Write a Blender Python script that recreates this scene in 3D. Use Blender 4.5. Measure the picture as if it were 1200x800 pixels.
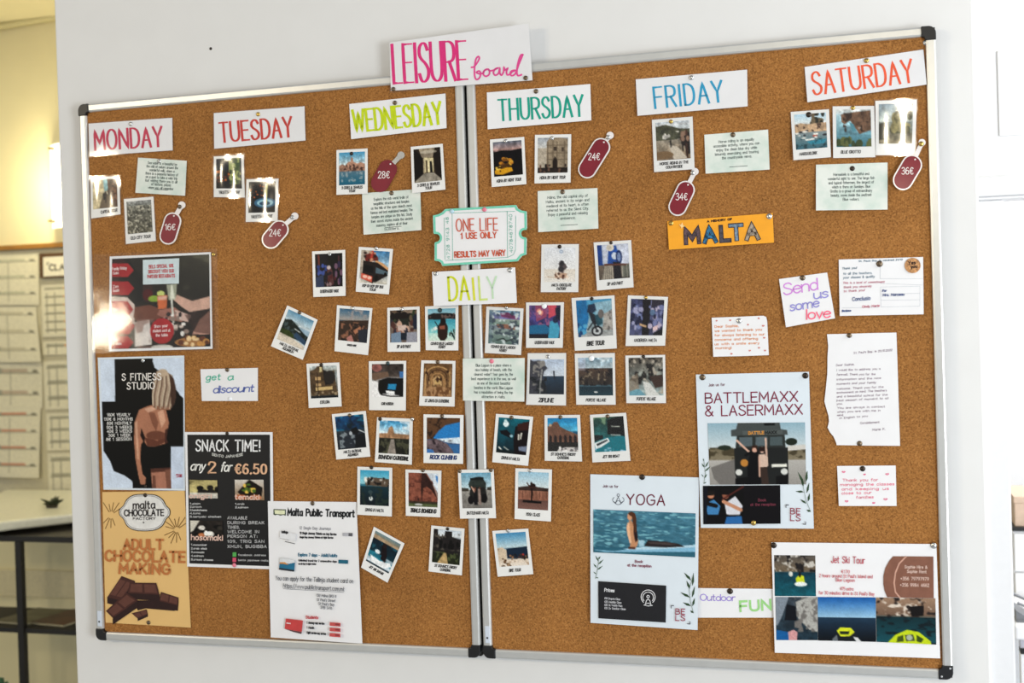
import bpy, bmesh, math, random
import numpy as np
from mathutils import Vector, Matrix
from mathutils.geometry import tessellate_polygon

for o in list(bpy.data.objects): bpy.data.objects.remove(o)
SC = bpy.context.scene
COL = SC.collection

# ---------------------------------------------------------------- camera, light, exposure
FPX = 1430.0                                    # focal length in pixels of a 1200 wide frame
CAM = Vector((1.66741, -2.36680, 1.56725))
ROT = Matrix(((0.96119463, 0.02665364, 0.27458053),
              (0.27418736, 0.01750012, -0.96151705),
              (-0.03043313, 0.99949154, 0.00951293)))
cd = bpy.data.cameras.new('camera'); cam = bpy.data.objects.new('camera', cd); COL.objects.link(cam)
cam.matrix_world = Matrix.Translation(CAM) @ ROT.to_4x4()
cd.sensor_fit = 'HORIZONTAL'; cd.sensor_width = 36.0; cd.lens = FPX / 1200 * 36
cd.clip_start = 0.05
cd.dof.use_dof = True; cd.dof.focus_distance = 2.40; cd.dof.aperture_fstop = 4.0
SC.camera = cam
SC.view_settings.view_transform = 'Standard'
try: SC.view_settings.look = 'None'
except Exception: pass
SC.view_settings.exposure = 0.0; SC.view_settings.gamma = 1.0
SC.view_settings.use_curve_mapping = False

W = bpy.data.worlds.new('world'); SC.world = W; W.use_nodes = True
W.node_tree.nodes['Background'].inputs[0].default_value = (0.92, 0.96, 1.0, 1)
W.node_tree.nodes['Background'].inputs[1].default_value = 0.40

def area(name, loc, target, sx, sy, power, col, disk=False):
    l = bpy.data.lights.new(name, 'AREA'); l.shape = 'DISK' if disk else 'RECTANGLE'
    l.size = sx
    if not disk: l.size_y = sy
    l.energy = power; l.color = col
    o = bpy.data.objects.new(name, l); COL.objects.link(o)
    o.location = loc
    o.rotation_euler = (Vector(target) - Vector(loc)).to_track_quat('-Z', 'Y').to_euler()
    return o
area('window_daylight', (4.5, -3.1, 1.0), (1.0, 0.0, 1.3), 1.2, 1.5, 112, (0.89, 0.95, 1.0))
area('office_daylight', (3.6, -0.4, 2.5), (2.2, 1.0, 1.9), 0.9, 0.9, 34, (1.0, 1.0, 0.98))
area('office_fill_light', (3.1, 1.9, 2.85), (3.0, 2.2, 0.5), 0.8, 0.8, 60, (1.0, 1.0, 1.0))  # unseen fill light added to whiten the office walls
# ceiling lamps of the room behind the photographer (they shine back in the laminated sheets)
area('ceiling_lamp_a', (1.885, -4.0, 2.50), (1.4, 0, 1.5), 0.20, 0, 16, (1.0, 0.88, 0.66), True)
area('ceiling_lamp_b', (-1.70, -4.0, 2.50), (0.6, 0, 1.5), 0.24, 0, 22, (1.0, 0.85, 0.60), True)
area('ceiling_lamp_c', (-2.75, -4.0, 2.78), (0.6, 0, 1.5), 0.26, 0, 24, (1.0, 0.85, 0.60), True)
area('wall_lamp_behind', (-2.82, -4.0, 1.78), (0.6, 0, 1.5), 0.26, 0, 8, (1.0, 0.86, 0.62), True)

# ---------------------------------------------------------------- helpers
CORK = 0.006            # y of the cork face; the frames' front is y = 0
WALLY = 0.026           # y of the painted wall
def at(px, py, Y):
    """the point on the plane y = Y seen at a pixel of the 1200 x 800 photograph"""
    d = ROT @ Vector(((px - 600) / FPX, -(py - 400) / FPX, -1.0))
    return CAM + d * ((Y - CAM.y) / d.y)
def Z(x0, y0, k):
    return lambda x, y: (x0 + x / k, y0 + y / k)
def lin(c):
    r = []
    for v in c[:3]:
        v = v / 255.0
        r.append(v / 12.92 if v <= 0.04045 else ((v + 0.055) / 1.055) ** 2.4)
    return (r[0], r[1], r[2], 1.0)

MATS = {}
def new_mat(name):
    m = bpy.data.materials.new(name); m.use_nodes = True
    return m, m.node_tree, m.node_tree.nodes['Principled BSDF']
def plain(name, col, rough=0.5, metal=0.0, coat=0.0, vary=0.06, scale=60, bump=0.0, spec=0.5):
    key = ('p', name)
    if key in MATS: return MATS[key]
    m, nt, b = new_mat(name)
    tc = nt.nodes.new('ShaderNodeTexCoord')
    n = nt.nodes.new('ShaderNodeTexNoise'); n.inputs['Scale'].default_value = scale; n.inputs['Detail'].default_value = 3
    nt.links.new(tc.outputs['Object'], n.inputs['Vector'])
    r = nt.nodes.new('ShaderNodeValToRGB')
    c = lin(col)
    r.color_ramp.elements[0].position = 0.3; r.color_ramp.elements[1].position = 0.7
    r.color_ramp.elements[0].color = tuple(min(1, v * (1 - vary)) for v in c[:3]) + (1,)
    r.color_ramp.elements[1].color = tuple(min(1, v * (1 + vary)) for v in c[:3]) + (1,)
    nt.links.new(n.outputs['Fac'], r.inputs['Fac']); nt.links.new(r.outputs['Color'], b.inputs['Base Color'])
    b.inputs['Roughness'].default_value = rough; b.inputs['Metallic'].default_value = metal
    b.inputs['Coat Weight'].default_value = coat; b.inputs['Coat Roughness'].default_value = 0.12
    b.inputs['Specular IOR Level'].default_value = spec
    if bump:
        bp = nt.nodes.new('ShaderNodeBump'); bp.inputs['Strength'].default_value = bump; bp.inputs['Distance'].default_value = 0.002
        nt.links.new(n.outputs['Fac'], bp.inputs['Height']); nt.links.new(bp.outputs['Normal'], b.inputs['Normal'])
    MATS[key] = m
    return m
def ink(col, rough=0.5, vary=0.08):
    return plain('ink_%02x%02x%02x' % tuple(int(v) for v in col[:3]), col, rough, vary=vary, scale=90, spec=0.3)
def print_mat(coat=0.12):
    key = ('print', coat)
    if key in MATS: return MATS[key]
    m, nt, b = new_mat('printed_photo')
    a = nt.nodes.new('ShaderNodeVertexColor'); a.layer_name = 'ink'
    nt.links.new(a.outputs['Color'], b.inputs['Base Color'])
    b.inputs['Roughness'].default_value = 0.5; b.inputs['Coat Weight'].default_value = coat; b.inputs['Coat Roughness'].default_value = 0.12
    b.inputs['Specular IOR Level'].default_value = 0.15
    MATS[key] = m
    return m
def cork_mat():
    m, nt, b = new_mat('cork')
    tc = nt.nodes.new('ShaderNodeTexCoord')
    v = nt.nodes.new('ShaderNodeTexVoronoi'); v.inputs['Scale'].default_value = 400; v.inputs['Randomness'].default_value = 1
    n = nt.nodes.new('ShaderNodeTexNoise'); n.inputs['Scale'].default_value = 300; n.inputs['Detail'].default_value = 5; n.inputs['Roughness'].default_value = 0.65
    big = nt.nodes.new('ShaderNodeTexNoise'); big.inputs['Scale'].default_value = 9; big.inputs['Detail'].default_value = 3
    for k in (v, n, big): nt.links.new(tc.outputs['Object'], k.inputs['Vector'])
    sep = nt.nodes.new('ShaderNodeSeparateColor'); nt.links.new(v.outputs['Color'], sep.inputs['Color'])
    r1 = nt.nodes.new('ShaderNodeValToRGB')
    e = r1.color_ramp.elements
    e[0].position = 0.0; e[0].color = lin((104, 67, 31)); e[1].position = 1.0; e[1].color = lin((193, 138, 79))
    x = e.new(0.3); x.color = lin((146, 96, 48)); x = e.new(0.75); x.color = lin((168, 115, 60))
    nt.links.new(sep.outputs['Red'], r1.inputs['Fac'])
    r2 = nt.nodes.new('ShaderNodeValToRGB')
    r2.color_ramp.elements[0].position = 0.34; r2.color_ramp.elements[0].color = lin((111, 69, 32))
    r2.color_ramp.elements[1].position = 0.66; r2.color_ramp.elements[1].color = lin((189, 132, 71))
    nt.links.new(n.outputs['Fac'], r2.inputs['Fac'])
    mx = nt.nodes.new('ShaderNodeMix'); mx.data_type = 'RGBA'; mx.inputs[0].default_value = 0.5  # grain
    nt.links.new(r1.outputs['Color'], mx.inputs[6]); nt.links.new(r2.outputs['Color'], mx.inputs[7])
    r3 = nt.nodes.new('ShaderNodeValToRGB')
    r3.color_ramp.elements[0].position = 0.25; r3.color_ramp.elements[0].color = (0.86, 0.84, 0.8, 1)
    r3.color_ramp.elements[1].position = 0.75; r3.color_ramp.elements[1].color = (1.08, 1.06, 1.02, 1)
    nt.links.new(big.outputs['Fac'], r3.inputs['Fac'])
    ml = nt.nodes.new('ShaderNodeMix'); ml.data_type = 'RGBA'; ml.blend_type = 'MULTIPLY'; ml.inputs[0].default_value = 1
    nt.links.new(mx.outputs[2], ml.inputs[6]); nt.links.new(r3.outputs['Color'], ml.inputs[7])
    nt.links.new(ml.outputs[2], b.inputs['Base Color'])
    b.inputs['Roughness'].default_value = 0.85; b.inputs['Specular IOR Level'].default_value = 0.2
    bp = nt.nodes.new('ShaderNodeBump'); bp.inputs['Strength'].default_value = 0.5; bp.inputs['Distance'].default_value = 0.0012
    nt.links.new(n.outputs['Fac'], bp.inputs['Height']); nt.links.new(bp.outputs['Normal'], b.inputs['Normal'])
    return m
def clear_mat():
    """clear laminating film: see-through with a glossy, slightly wavy face"""
    if 'clear' in MATS: return MATS['clear']
    m = bpy.data.materials.new('clear_film'); m.use_nodes = True; nt = m.node_tree
    nt.nodes.clear()
    out = nt.nodes.new('ShaderNodeOutputMaterial'); mx = nt.nodes.new('ShaderNodeMixShader')
    tr = nt.nodes.new('ShaderNodeBsdfTransparent'); gl = nt.nodes.new('ShaderNodeBsdfGlossy')
    gl.inputs['Roughness'].default_value = 0.08
    lw = nt.nodes.new('ShaderNodeLayerWeight'); pw = nt.nodes.new('ShaderNodeMath'); pw.operation = 'POWER'; pw.inputs[1].default_value = 4
    fr = nt.nodes.new('ShaderNodeMath'); fr.operation = 'MULTIPLY_ADD'; fr.inputs[1].default_value = 0.6; fr.inputs[2].default_value = 0.05
    nt.links.new(lw.outputs['Facing'], pw.inputs[0]); nt.links.new(pw.outputs[0], fr.inputs[0])
    tc = nt.nodes.new('ShaderNodeTexCoord')
    n = nt.nodes.new('ShaderNodeTexNoise'); n.inputs['Scale'].default_value = 16; n.inputs['Detail'].default_value = 1
    nt.links.new(tc.outputs['Object'], n.inputs['Vector'])
    bp = nt.nodes.new('ShaderNodeBump'); bp.inputs['Strength'].default_value = 0.16; bp.inputs['Distance'].default_value = 0.004
    nt.links.new(n.outputs['Fac'], bp.inputs['Height'])
    nt.links.new(bp.outputs['Normal'], gl.inputs['Normal'])
    nt.links.new(fr.outputs[0], mx.inputs[0]); nt.links.new(tr.outputs[0], mx.inputs[1]); nt.links.new(gl.outputs[0], mx.inputs[2])
    nt.links.new(mx.outputs[0], out.inputs['Surface'])
    MATS['clear'] = m
    return m
def mint_mat():
    if 'mint' in MATS: return MATS['mint']
    m, nt, b = new_mat('mint_card')
    tc = nt.nodes.new('ShaderNodeTexCoord')
    n = nt.nodes.new('ShaderNodeTexNoise'); n.inputs['Scale'].default_value = 22; n.inputs['Detail'].default_value = 4
    nt.links.new(tc.outputs['Object'], n.inputs['Vector'])
    r = nt.nodes.new('ShaderNodeValToRGB')
    r.color_ramp.elements[0].position = 0.42; r.color_ramp.elements[0].color = lin((226, 230, 222))
    r.color_ramp.elements[1].position = 0.72; r.color_ramp.elements[1].color = lin((190, 210, 198))
    nt.links.new(n.outputs['Fac'], r.inputs['Fac']); nt.links.new(r.outputs['Color'], b.inputs['Base Color'])
    b.inputs['Roughness'].default_value = 0.5; b.inputs['Coat Weight'].default_value = 0.15
    MATS['mint'] = m
    return m
PAPER = lambda: plain('white_paper', (236, 235, 236), 0.6, vary=0.015, scale=25, spec=0.3)
GLOSS = lambda: plain('glossy_photo_paper', (234, 233, 230), 0.45, coat=0.3, vary=0.015, scale=25)
COOL = lambda: plain('cool_white_paper', (218, 227, 234), 0.5, coat=0.1, vary=0.015, scale=25)

def link_mesh(name, verts, faces, mat, parent=None, smooth=False, loc=None):
    me = bpy.data.meshes.new(name); me.from_pydata([tuple(v) for v in verts], [], faces); me.update()
    if mat: me.materials.append(mat)
    if smooth:
        for p in me.polygons: p.use_smooth = True
        me.set_sharp_from_angle(angle=math.radians(40))
    o = bpy.data.objects.new(name, me); COL.objects.link(o)
    if parent: o.parent = parent
    if loc is not None: o.location = loc
    return o
def tag(o, label=None, cat=None, group=None, kind=None):
    if label: o['label'] = label
    if cat: o['category'] = cat
    if group: o['group'] = group
    if kind: o['kind'] = kind
    return o
def empty(name, loc, label=None, cat=None, group=None):
    o = bpy.data.objects.new(name, None); COL.objects.link(o); o.location = loc; o.empty_display_size = 0.02
    return tag(o, label, cat, group)

class MB:
    """collects shapes, links them as one mesh"""
    def __init__(s): s.v = []; s.f = []
    def add(s, vs, fs):
        n = len(s.v); s.v += [Vector(v) for v in vs]; s.f += [tuple(i + n for i in f) for f in fs]
    def box(s, a, b):
        x0, y0, z0 = a; x1, y1, z1 = b
        s.add([(x0,y0,z0),(x1,y0,z0),(x1,y1,z0),(x0,y1,z0),(x0,y0,z1),(x1,y0,z1),(x1,y1,z1),(x0,y1,z1)],
              [(0,3,2,1),(4,5,6,7),(0,1,5,4),(1,2,6,5),(2,3,7,6),(3,0,4,7)])
    def prism(s, pts, axis, a, b):
        """outline pts (2D) extruded along an axis from a to b"""
        def mk(p, h):
            if axis == 'x': return (h, p[0], p[1])
            if axis == 'y': return (p[0], h, p[1])
            return (p[0], p[1], h)
        n = len(pts)
        vs = [mk(p, a) for p in pts] + [mk(p, b) for p in pts]
        fs = [tuple(range(n))[::-1], tuple(range(n, 2 * n))] + [(i, (i + 1) % n, n + (i + 1) % n, n + i) for i in range(n)]
        s.add(vs, fs)
    def tube(s, pts, r, seg=10):
        rings = []
        pts = [Vector(p) for p in pts]
        for i, p in enumerate(pts):
            d = (pts[min(i + 1, len(pts) - 1)] - pts[max(i - 1, 0)]).normalized()
            u = d.cross(Vector((0, 0, 1)) if abs(d.z) < 0.9 else Vector((1, 0, 0))).normalized(); w = d.cross(u)
            rr = r[i] if isinstance(r, (list, tuple)) else r
            rings.append([p + (u * math.cos(2 * math.pi * k / seg) + w * math.sin(2 * math.pi * k / seg)) * rr for k in range(seg)])
        vs = [q for ring in rings for q in ring]; fs = []
        for i in range(len(rings) - 1):
            for k in range(seg):
                fs.append((i * seg + k, i * seg + (k + 1) % seg, (i + 1) * seg + (k + 1) % seg, (i + 1) * seg + k))
        fs.append(tuple(range(seg))[::-1]); fs.append(tuple((len(rings) - 1) * seg + k for k in range(seg)))
        s.add(vs, fs)
    def lathe(s, prof, axis=(0, -1, 0), at_=(0, 0, 0), seg=20):
        a = Vector(axis).normalized(); u = a.cross(Vector((0, 0, 1)) if abs(a.z) < 0.9 else Vector((1, 0, 0))).normalized(); w = a.cross(u)
        o = Vector(at_); vs = []; fs = []
        for r, h in prof:
            vs += [o + a * h + (u * math.cos(2 * math.pi * k / seg) + w * math.sin(2 * math.pi * k / seg)) * max(r, 1e-5) for k in range(seg)]
        for i in range(len(prof) - 1):
            for k in range(seg):
                fs.append((i * seg + k, i * seg + (k + 1) % seg, (i + 1) * seg + (k + 1) % seg, (i + 1) * seg + k))
        fs.append(tuple(range(seg))[::-1]); fs.append(tuple((len(prof) - 1) * seg + k for k in range(seg)))
        s.add(vs, fs)
    def build(s, name, mat, parent=None, loc=None, smooth=False, bevel=0, seg=2, fixn=True):
        off = Vector(loc) if loc is not None else None
        vs = [v - off for v in s.v] if off is not None else s.v
        o = link_mesh(name, vs, s.f, mat, parent, smooth, loc)
        if fixn:
            bm = bmesh.new(); bm.from_mesh(o.data); bmesh.ops.recalc_face_normals(bm, faces=bm.faces); bm.to_mesh(o.data); bm.free()
        if bevel:
            md = o.modifiers.new('bevel', 'BEVEL'); md.width = bevel; md.segments = seg; md.limit_method = 'ANGLE'
        return o

# ---------------------------------------------------------------- a single-stroke alphabet
GL = {
'A':(6,"0,0 3,10 6,0|1.1,3.6 4.9,3.6"),
'B':(5.4,"0,0 0,10|~0,10 3,10 4.6,8.9 4.6,6.5 3,5.3 0,5.3|~0,5.3 3.4,5.3 5.4,4 5.4,1.4 3.4,0 0,0"),
'C':(5.8,"~5.8,8 4.6,9.6 3,10 1,8.8 0,6.5 0,3.5 1,1.2 3,0 4.6,.4 5.8,2"),
'D':(5.8,"0,0 0,10|~0,10 2.6,10 5,8.4 5.8,5 5,1.6 2.6,0 0,0"),
'E':(4.8,"4.8,10 0,10 0,0 4.8,0|0,5.2 4.2,5.2"),
'F':(4.8,"4.8,10 0,10 0,0|0,5.2 4.2,5.2"),
'G':(6.2,"~5.8,8 4.6,9.6 3,10 1,8.8 0,6.5 0,3.5 1,1.2 3,0 5,.6 6.2,2.2 6.2,4.6|6.2,4.6 3.4,4.6"),
'H':(6,"0,0 0,10|6,0 6,10|0,5.2 6,5.2"),
'I':(.6,".3,0 .3,10"),
'J':(4,"~4,10 4,3 3.4,.8 2,0 .6,.6 0,2.4"),
'K':(5.5,"0,0 0,10|5.2,10 0,4.2|1.6,5.8 5.5,0"),
'L':(4.6,"0,10 0,0 4.6,0"),
'M':(7,"0,0 .2,10 3.5,3 6.8,10 7,0"),
'N':(6,"0,0 0,10 6,0 6,10"),
'O':(6.6,"~3.3,10 1,8.7 0,5 1,1.3 3.3,0 5.6,1.3 6.6,5 5.6,8.7 3.3,10"),
'P':(5.2,"0,0 0,10|~0,10 3.2,10 5.2,8.8 5.2,6 3.2,4.8 0,4.8"),
'Q':(6.6,"~3.3,10 1,8.7 0,5 1,1.3 3.3,0 5.6,1.3 6.6,5 5.6,8.7 3.3,10|4.2,2.4 6.8,-.6"),
'R':(5.5,"0,0 0,10|~0,10 3.2,10 5.2,8.8 5.2,6 3.2,4.8 0,4.8|2.6,4.8 5.5,0"),
'S':(5.2,"~5,8.3 4,9.7 2.4,10 .7,9 .4,7.1 1.6,5.8 3.6,4.7 5.2,3 4.7,1 2.7,0 1,.3 0,1.9"),
'T':(6,"0,10 6,10|3,10 3,0"),
'U':(6,"~0,10 0,3.2 .9,.8 3,0 5.1,.8 6,3.2 6,10"),
'V':(6,"0,10 3,0 6,10"),
'W':(8.6,"0,10 2.1,0 4.3,9 6.5,0 8.6,10"),
'X':(5.8,"0,10 5.8,0|5.8,10 0,0"),
'Y':(6,"0,10 3,4.8 6,10|3,4.8 3,0"),
'Z':(5.6,"0,10 5.6,10 0,0 5.6,0"),
'a':(4.6,"~4.4,5.6 2.6,6.6 .6,5.4 0,3 .7,.7 2.2,0 4,1.4 4.5,4|4.5,6.5 4.5,1 5,.1"),
'b':(4.6,"0,10 0,0|~0,4.6 1.6,6.4 3.6,6 4.6,3.4 3.8,.7 2,0 0,1.4"),
'c':(4.2,"~4.2,5.4 2.6,6.6 .8,5.8 0,3.3 .8,.8 2.6,0 4.2,1.2"),
'd':(4.6,"4.6,10 4.6,0|~4.6,4.6 3,6.5 1,6 0,3.4 .8,.7 2.6,0 4.6,1.6"),
'e':(4.5,"~0,3.6 4.4,3.8 4.2,5.6 2.4,6.6 .6,5.4 0,3.3 .8,.8 2.6,0 4.4,1.2"),
'f':(3.2,"~3.2,9.5 2.2,10 1.3,9 1.2,6 1.2,0|0,6.3 2.9,6.3"),
'g':(4.6,"~4.5,5.4 2.6,6.6 .6,5.4 0,3.3 .8,.8 2.4,.2 4.5,2|~4.6,6.5 4.6,-1.4 3.6,-3 1.8,-3.2 .4,-2.4"),
'h':(4.4,"0,10 0,0|~0,4.4 1.6,6.4 3.6,6.2 4.4,4.4 4.4,0"),
'i':(.6,".3,6.5 .3,0|.3,8.4 .3,9"),
'j':(1.6,"~1.4,6.5 1.4,-1.6 .8,-3 -.6,-3|1.4,8.4 1.4,9"),
'k':(4.2,"0,10 0,0|3.8,6.5 0,2.8|1.4,4 4.2,0"),
'l':(.6,".3,10 .3,0"),
'm':(7.4,"0,6.5 0,0|~0,4.4 1.4,6.4 3,6.2 3.7,4.4 3.7,0|~3.7,4.4 5.1,6.4 6.7,6.2 7.4,4.4 7.4,0"),
'n':(4.4,"0,6.5 0,0|~0,4.4 1.6,6.4 3.6,6.2 4.4,4.4 4.4,0"),
'o':(4.8,"~2.4,6.6 .6,5.6 0,3.3 .6,1 2.4,0 4.2,1 4.8,3.3 4.2,5.6 2.4,6.6"),
'p':(4.6,"0,6.5 0,-3|~0,4.6 1.6,6.4 3.6,6 4.6,3.4 3.8,.7 2,0 0,1.4"),
'q':(4.6,"4.6,6.5 4.6,-3|~4.6,4.6 3,6.5 1,6 0,3.4 .8,.7 2.6,0 4.6,1.6"),
'r':(3,"0,6.5 0,0|~0,4 1.2,6.2 3,6.4"),
's':(3.8,"~3.6,5.6 2.4,6.6 .8,6.2 .4,4.8 1.6,3.7 3.2,2.8 3.6,1.2 2.2,0 .8,.1 0,1.1"),
't':(3,"~1.2,9.4 1.2,1.4 2,0 3,.4|0,6.4 2.8,6.4"),
'u':(4.4,"~0,6.5 0,2 .9,.2 2.4,.1 4.4,2.2|4.4,6.5 4.4,0"),
'v':(4.2,"0,6.5 2.1,0 4.2,6.5"),
'w':(6.6,"0,6.5 1.6,0 3.3,6 5,0 6.6,6.5"),
'x':(4.2,"0,6.5 4.2,0|4.2,6.5 0,0"),
'y':(4.2,"0,6.5 2.2,.2|~4.2,6.5 2.2,.2 1.2,-2.4 0,-3"),
'z':(4,"0,6.5 4,6.5 0,0 4,0"),
'0':(5,"~2.5,10 .6,8.6 0,5 .6,1.4 2.5,0 4.4,1.4 5,5 4.4,8.6 2.5,10"),
'1':(2.6,"0,7.6 2,10 2,0"),
'2':(4.8,"~.2,7.6 1,9.6 2.6,10 4.3,9 4.4,7 3,4.6 0,0|0,0 4.8,0"),
'3':(4.8,"~.2,8.6 1.6,10 3.6,9.7 4.3,7.6 3,5.6 1.8,5.3 3.6,4.9 4.8,3 4,.8 2,0 0,1.2"),
'4':(5,"3.8,0 3.8,10 0,3.2 5,3.2"),
'5':(4.8,"4.4,10 .6,10 .3,5.6|~.3,5.6 2.2,6.3 4.2,5.4 4.8,3.2 4,.9 2,0 0,1"),
'6':(4.8,"~4.2,9.2 2.6,10 .8,8 0,4.4 .4,1.4 2.2,0 4.2,.8 4.8,3 4,5.2 2.2,5.8 .4,4.4"),
'7':(4.8,"0,10 4.8,10 1.6,0"),
'8':(4.8,"~2.4,5.4 .6,6.6 .6,8.8 2.4,10 4.2,8.8 4.2,6.6 2.4,5.4 .4,4 .2,1.6 2.4,0 4.6,1.6 4.4,4 2.4,5.4"),
'9':(4.8,"~4.4,6 2.6,4.4 .8,5 0,7.2 .8,9.4 2.6,10 4.3,9 4.6,6 3.8,1.8 1.6,0"),
'\u20ac':(5.4,"~5.4,8.6 4.2,9.8 2.8,9.8 1.4,8 1,5 1.4,2 2.8,.2 4.2,.2 5.4,1.4|0,6 4,6|0,4 3.7,4"),
'.':(.8,".2,0 .6,.5"), ',':(1,".6,.8 .1,-1.4"), ':':(.8,".4,.2 .4,.9|.4,5 .4,5.7"), '!':(.8,".4,10 .4,3.2|.4,.1 .4,.8"),
"'":(.8,".5,10 .3,7.6"), '-':(3,"0,4.4 3,4.4"), '/':(4,"0,-1 4,10.5"), '&':(6.4,"~6.2,0 1.4,7.4 1.6,9.4 3,10 4.2,8.8 3.6,6.8 1,4.6 .1,2.6 1,.6 2.8,0 4.8,1.2 6,4.2"),
'(':(1.6,"~1.6,10.5 .2,7.6 0,4.6 .4,1.4 1.6,-1.5"), ')':(1.6,"~0,10.5 1.4,7.6 1.6,4.6 1.2,1.4 0,-1.5"), '+':(4.4,"2.2,7 2.2,2.2|0,4.6 4.4,4.6"),
'?':(4,"~0,8 .8,9.8 2.6,10 4,8.4 3.4,6.4 2,5 2,3|2,.2 2,.8"), ' ':(3.4,""), '%':(6,"5.4,10 .6,0|~1.2,9.8 .2,8 1.2,6.4 2.2,8 1.2,9.8|~4.8,3.6 3.8,1.8 4.8,.2 5.8,1.8 4.8,3.6"),
'*':(3,"1.5,7 1.5,3|0,6 3,4|3,6 0,4"), '\u2665':(5,"~2.5,0 0,4 .6,7 2.5,5.6 4.4,7 5,4 2.5,0"),
}
def catmull(p, n):
    r = []
    for i in range(len(p) - 1):
        a = p[max(i - 1, 0)]; b = p[i]; c = p[i + 1]; d = p[min(i + 2, len(p) - 1)]
        if i == 0 and p[0] == p[-1]: a = p[-2]
        if i == len(p) - 2 and p[0] == p[-1]: d = p[1]
        for k in range(n):
            t = k / n
            r.append(tuple(0.5 * (2 * b[j] + (c[j] - a[j]) * t + (2 * a[j] - 5 * b[j] + 4 * c[j] - d[j]) * t * t + (3 * b[j] - a[j] - 3 * c[j] + d[j]) * t ** 3) for j in (0, 1)))
    r.append(p[-1])
    return r
def strokes(text, n=3, gap=2.0):
    """polylines (cap height 10) of a line of text and its width"""
    x = 0; out = []
    for ch in text:
        g = GL.get(ch) or GL.get(ch.upper()) or GL[' ']
        for part in g[1].split('|'):
            if not part: continue
            sm = part[0] == '~'
            p = [tuple(float(q) for q in w.split(',')) for w in part.lstrip('~').split()]
            if sm: p = catmull(p, n)
            out.append([(x + q[0], q[1]) for q in p])
        x += g[0] + gap
    return out, max(x - gap, 1)
def resample(line, mx):
    r = [line[0]]
    for a, b in zip(line[:-1], line[1:]):
        n = max(1, int(math.ceil(math.dist(a, b) / mx)))
        r += [(a[0] + (b[0]-a[0]) * k / n, a[1] + (b[1]-a[1]) * k / n) for k in range(1, n + 1)]
    return r
def ribbon(line, w, contrast=0.0, cap=0.4):
    """left and right edge of a pen stroke; w in the line's units"""
    p = [Vector(q) for q in line]
    q = [p[0]]
    for a in p[1:]:
        if (a - q[-1]).length > 1e-4: q.append(a)
    p = q
    if len(p) < 2: p = [p[0], p[0] + Vector((w * .5, 0))]
    closed = (p[0] - p[-1]).length < 1e-3
    if not closed:
        p[0] = p[0] - (p[1] - p[0]).normalized() * w * cap; p[-1] = p[-1] + (p[-1] - p[-2]).normalized() * w * cap
    L = []; R = []
    n = len(p)
    for i in range(n):
        if closed: d0 = (p[i] - p[i - 1 if i else n - 2]); d1 = (p[(i + 1) if i < n - 1 else 1] - p[i])
        else: d0 = p[i] - p[max(i - 1, 0)]; d1 = p[min(i + 1, n - 1)] - p[i]
        if d0.length < 1e-9: d0 = d1
        if d1.length < 1e-9: d1 = d0
        d0 = d0.normalized(); d1 = d1.normalized()
        t = d0 + d1
        if t.length < 0.15: t = d1
        t.normalize()
        k = 1 / max(0.45, abs(t.dot(d1)))
        ww = w * (1 - contrast * (1 - abs(t.y))) * 0.5 * min(k, 1.8)
        nn = Vector((-t.y, t.x))
        L.append(p[i] + nn * ww); R.append(p[i] - nn * ww)
    return L, R

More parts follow.
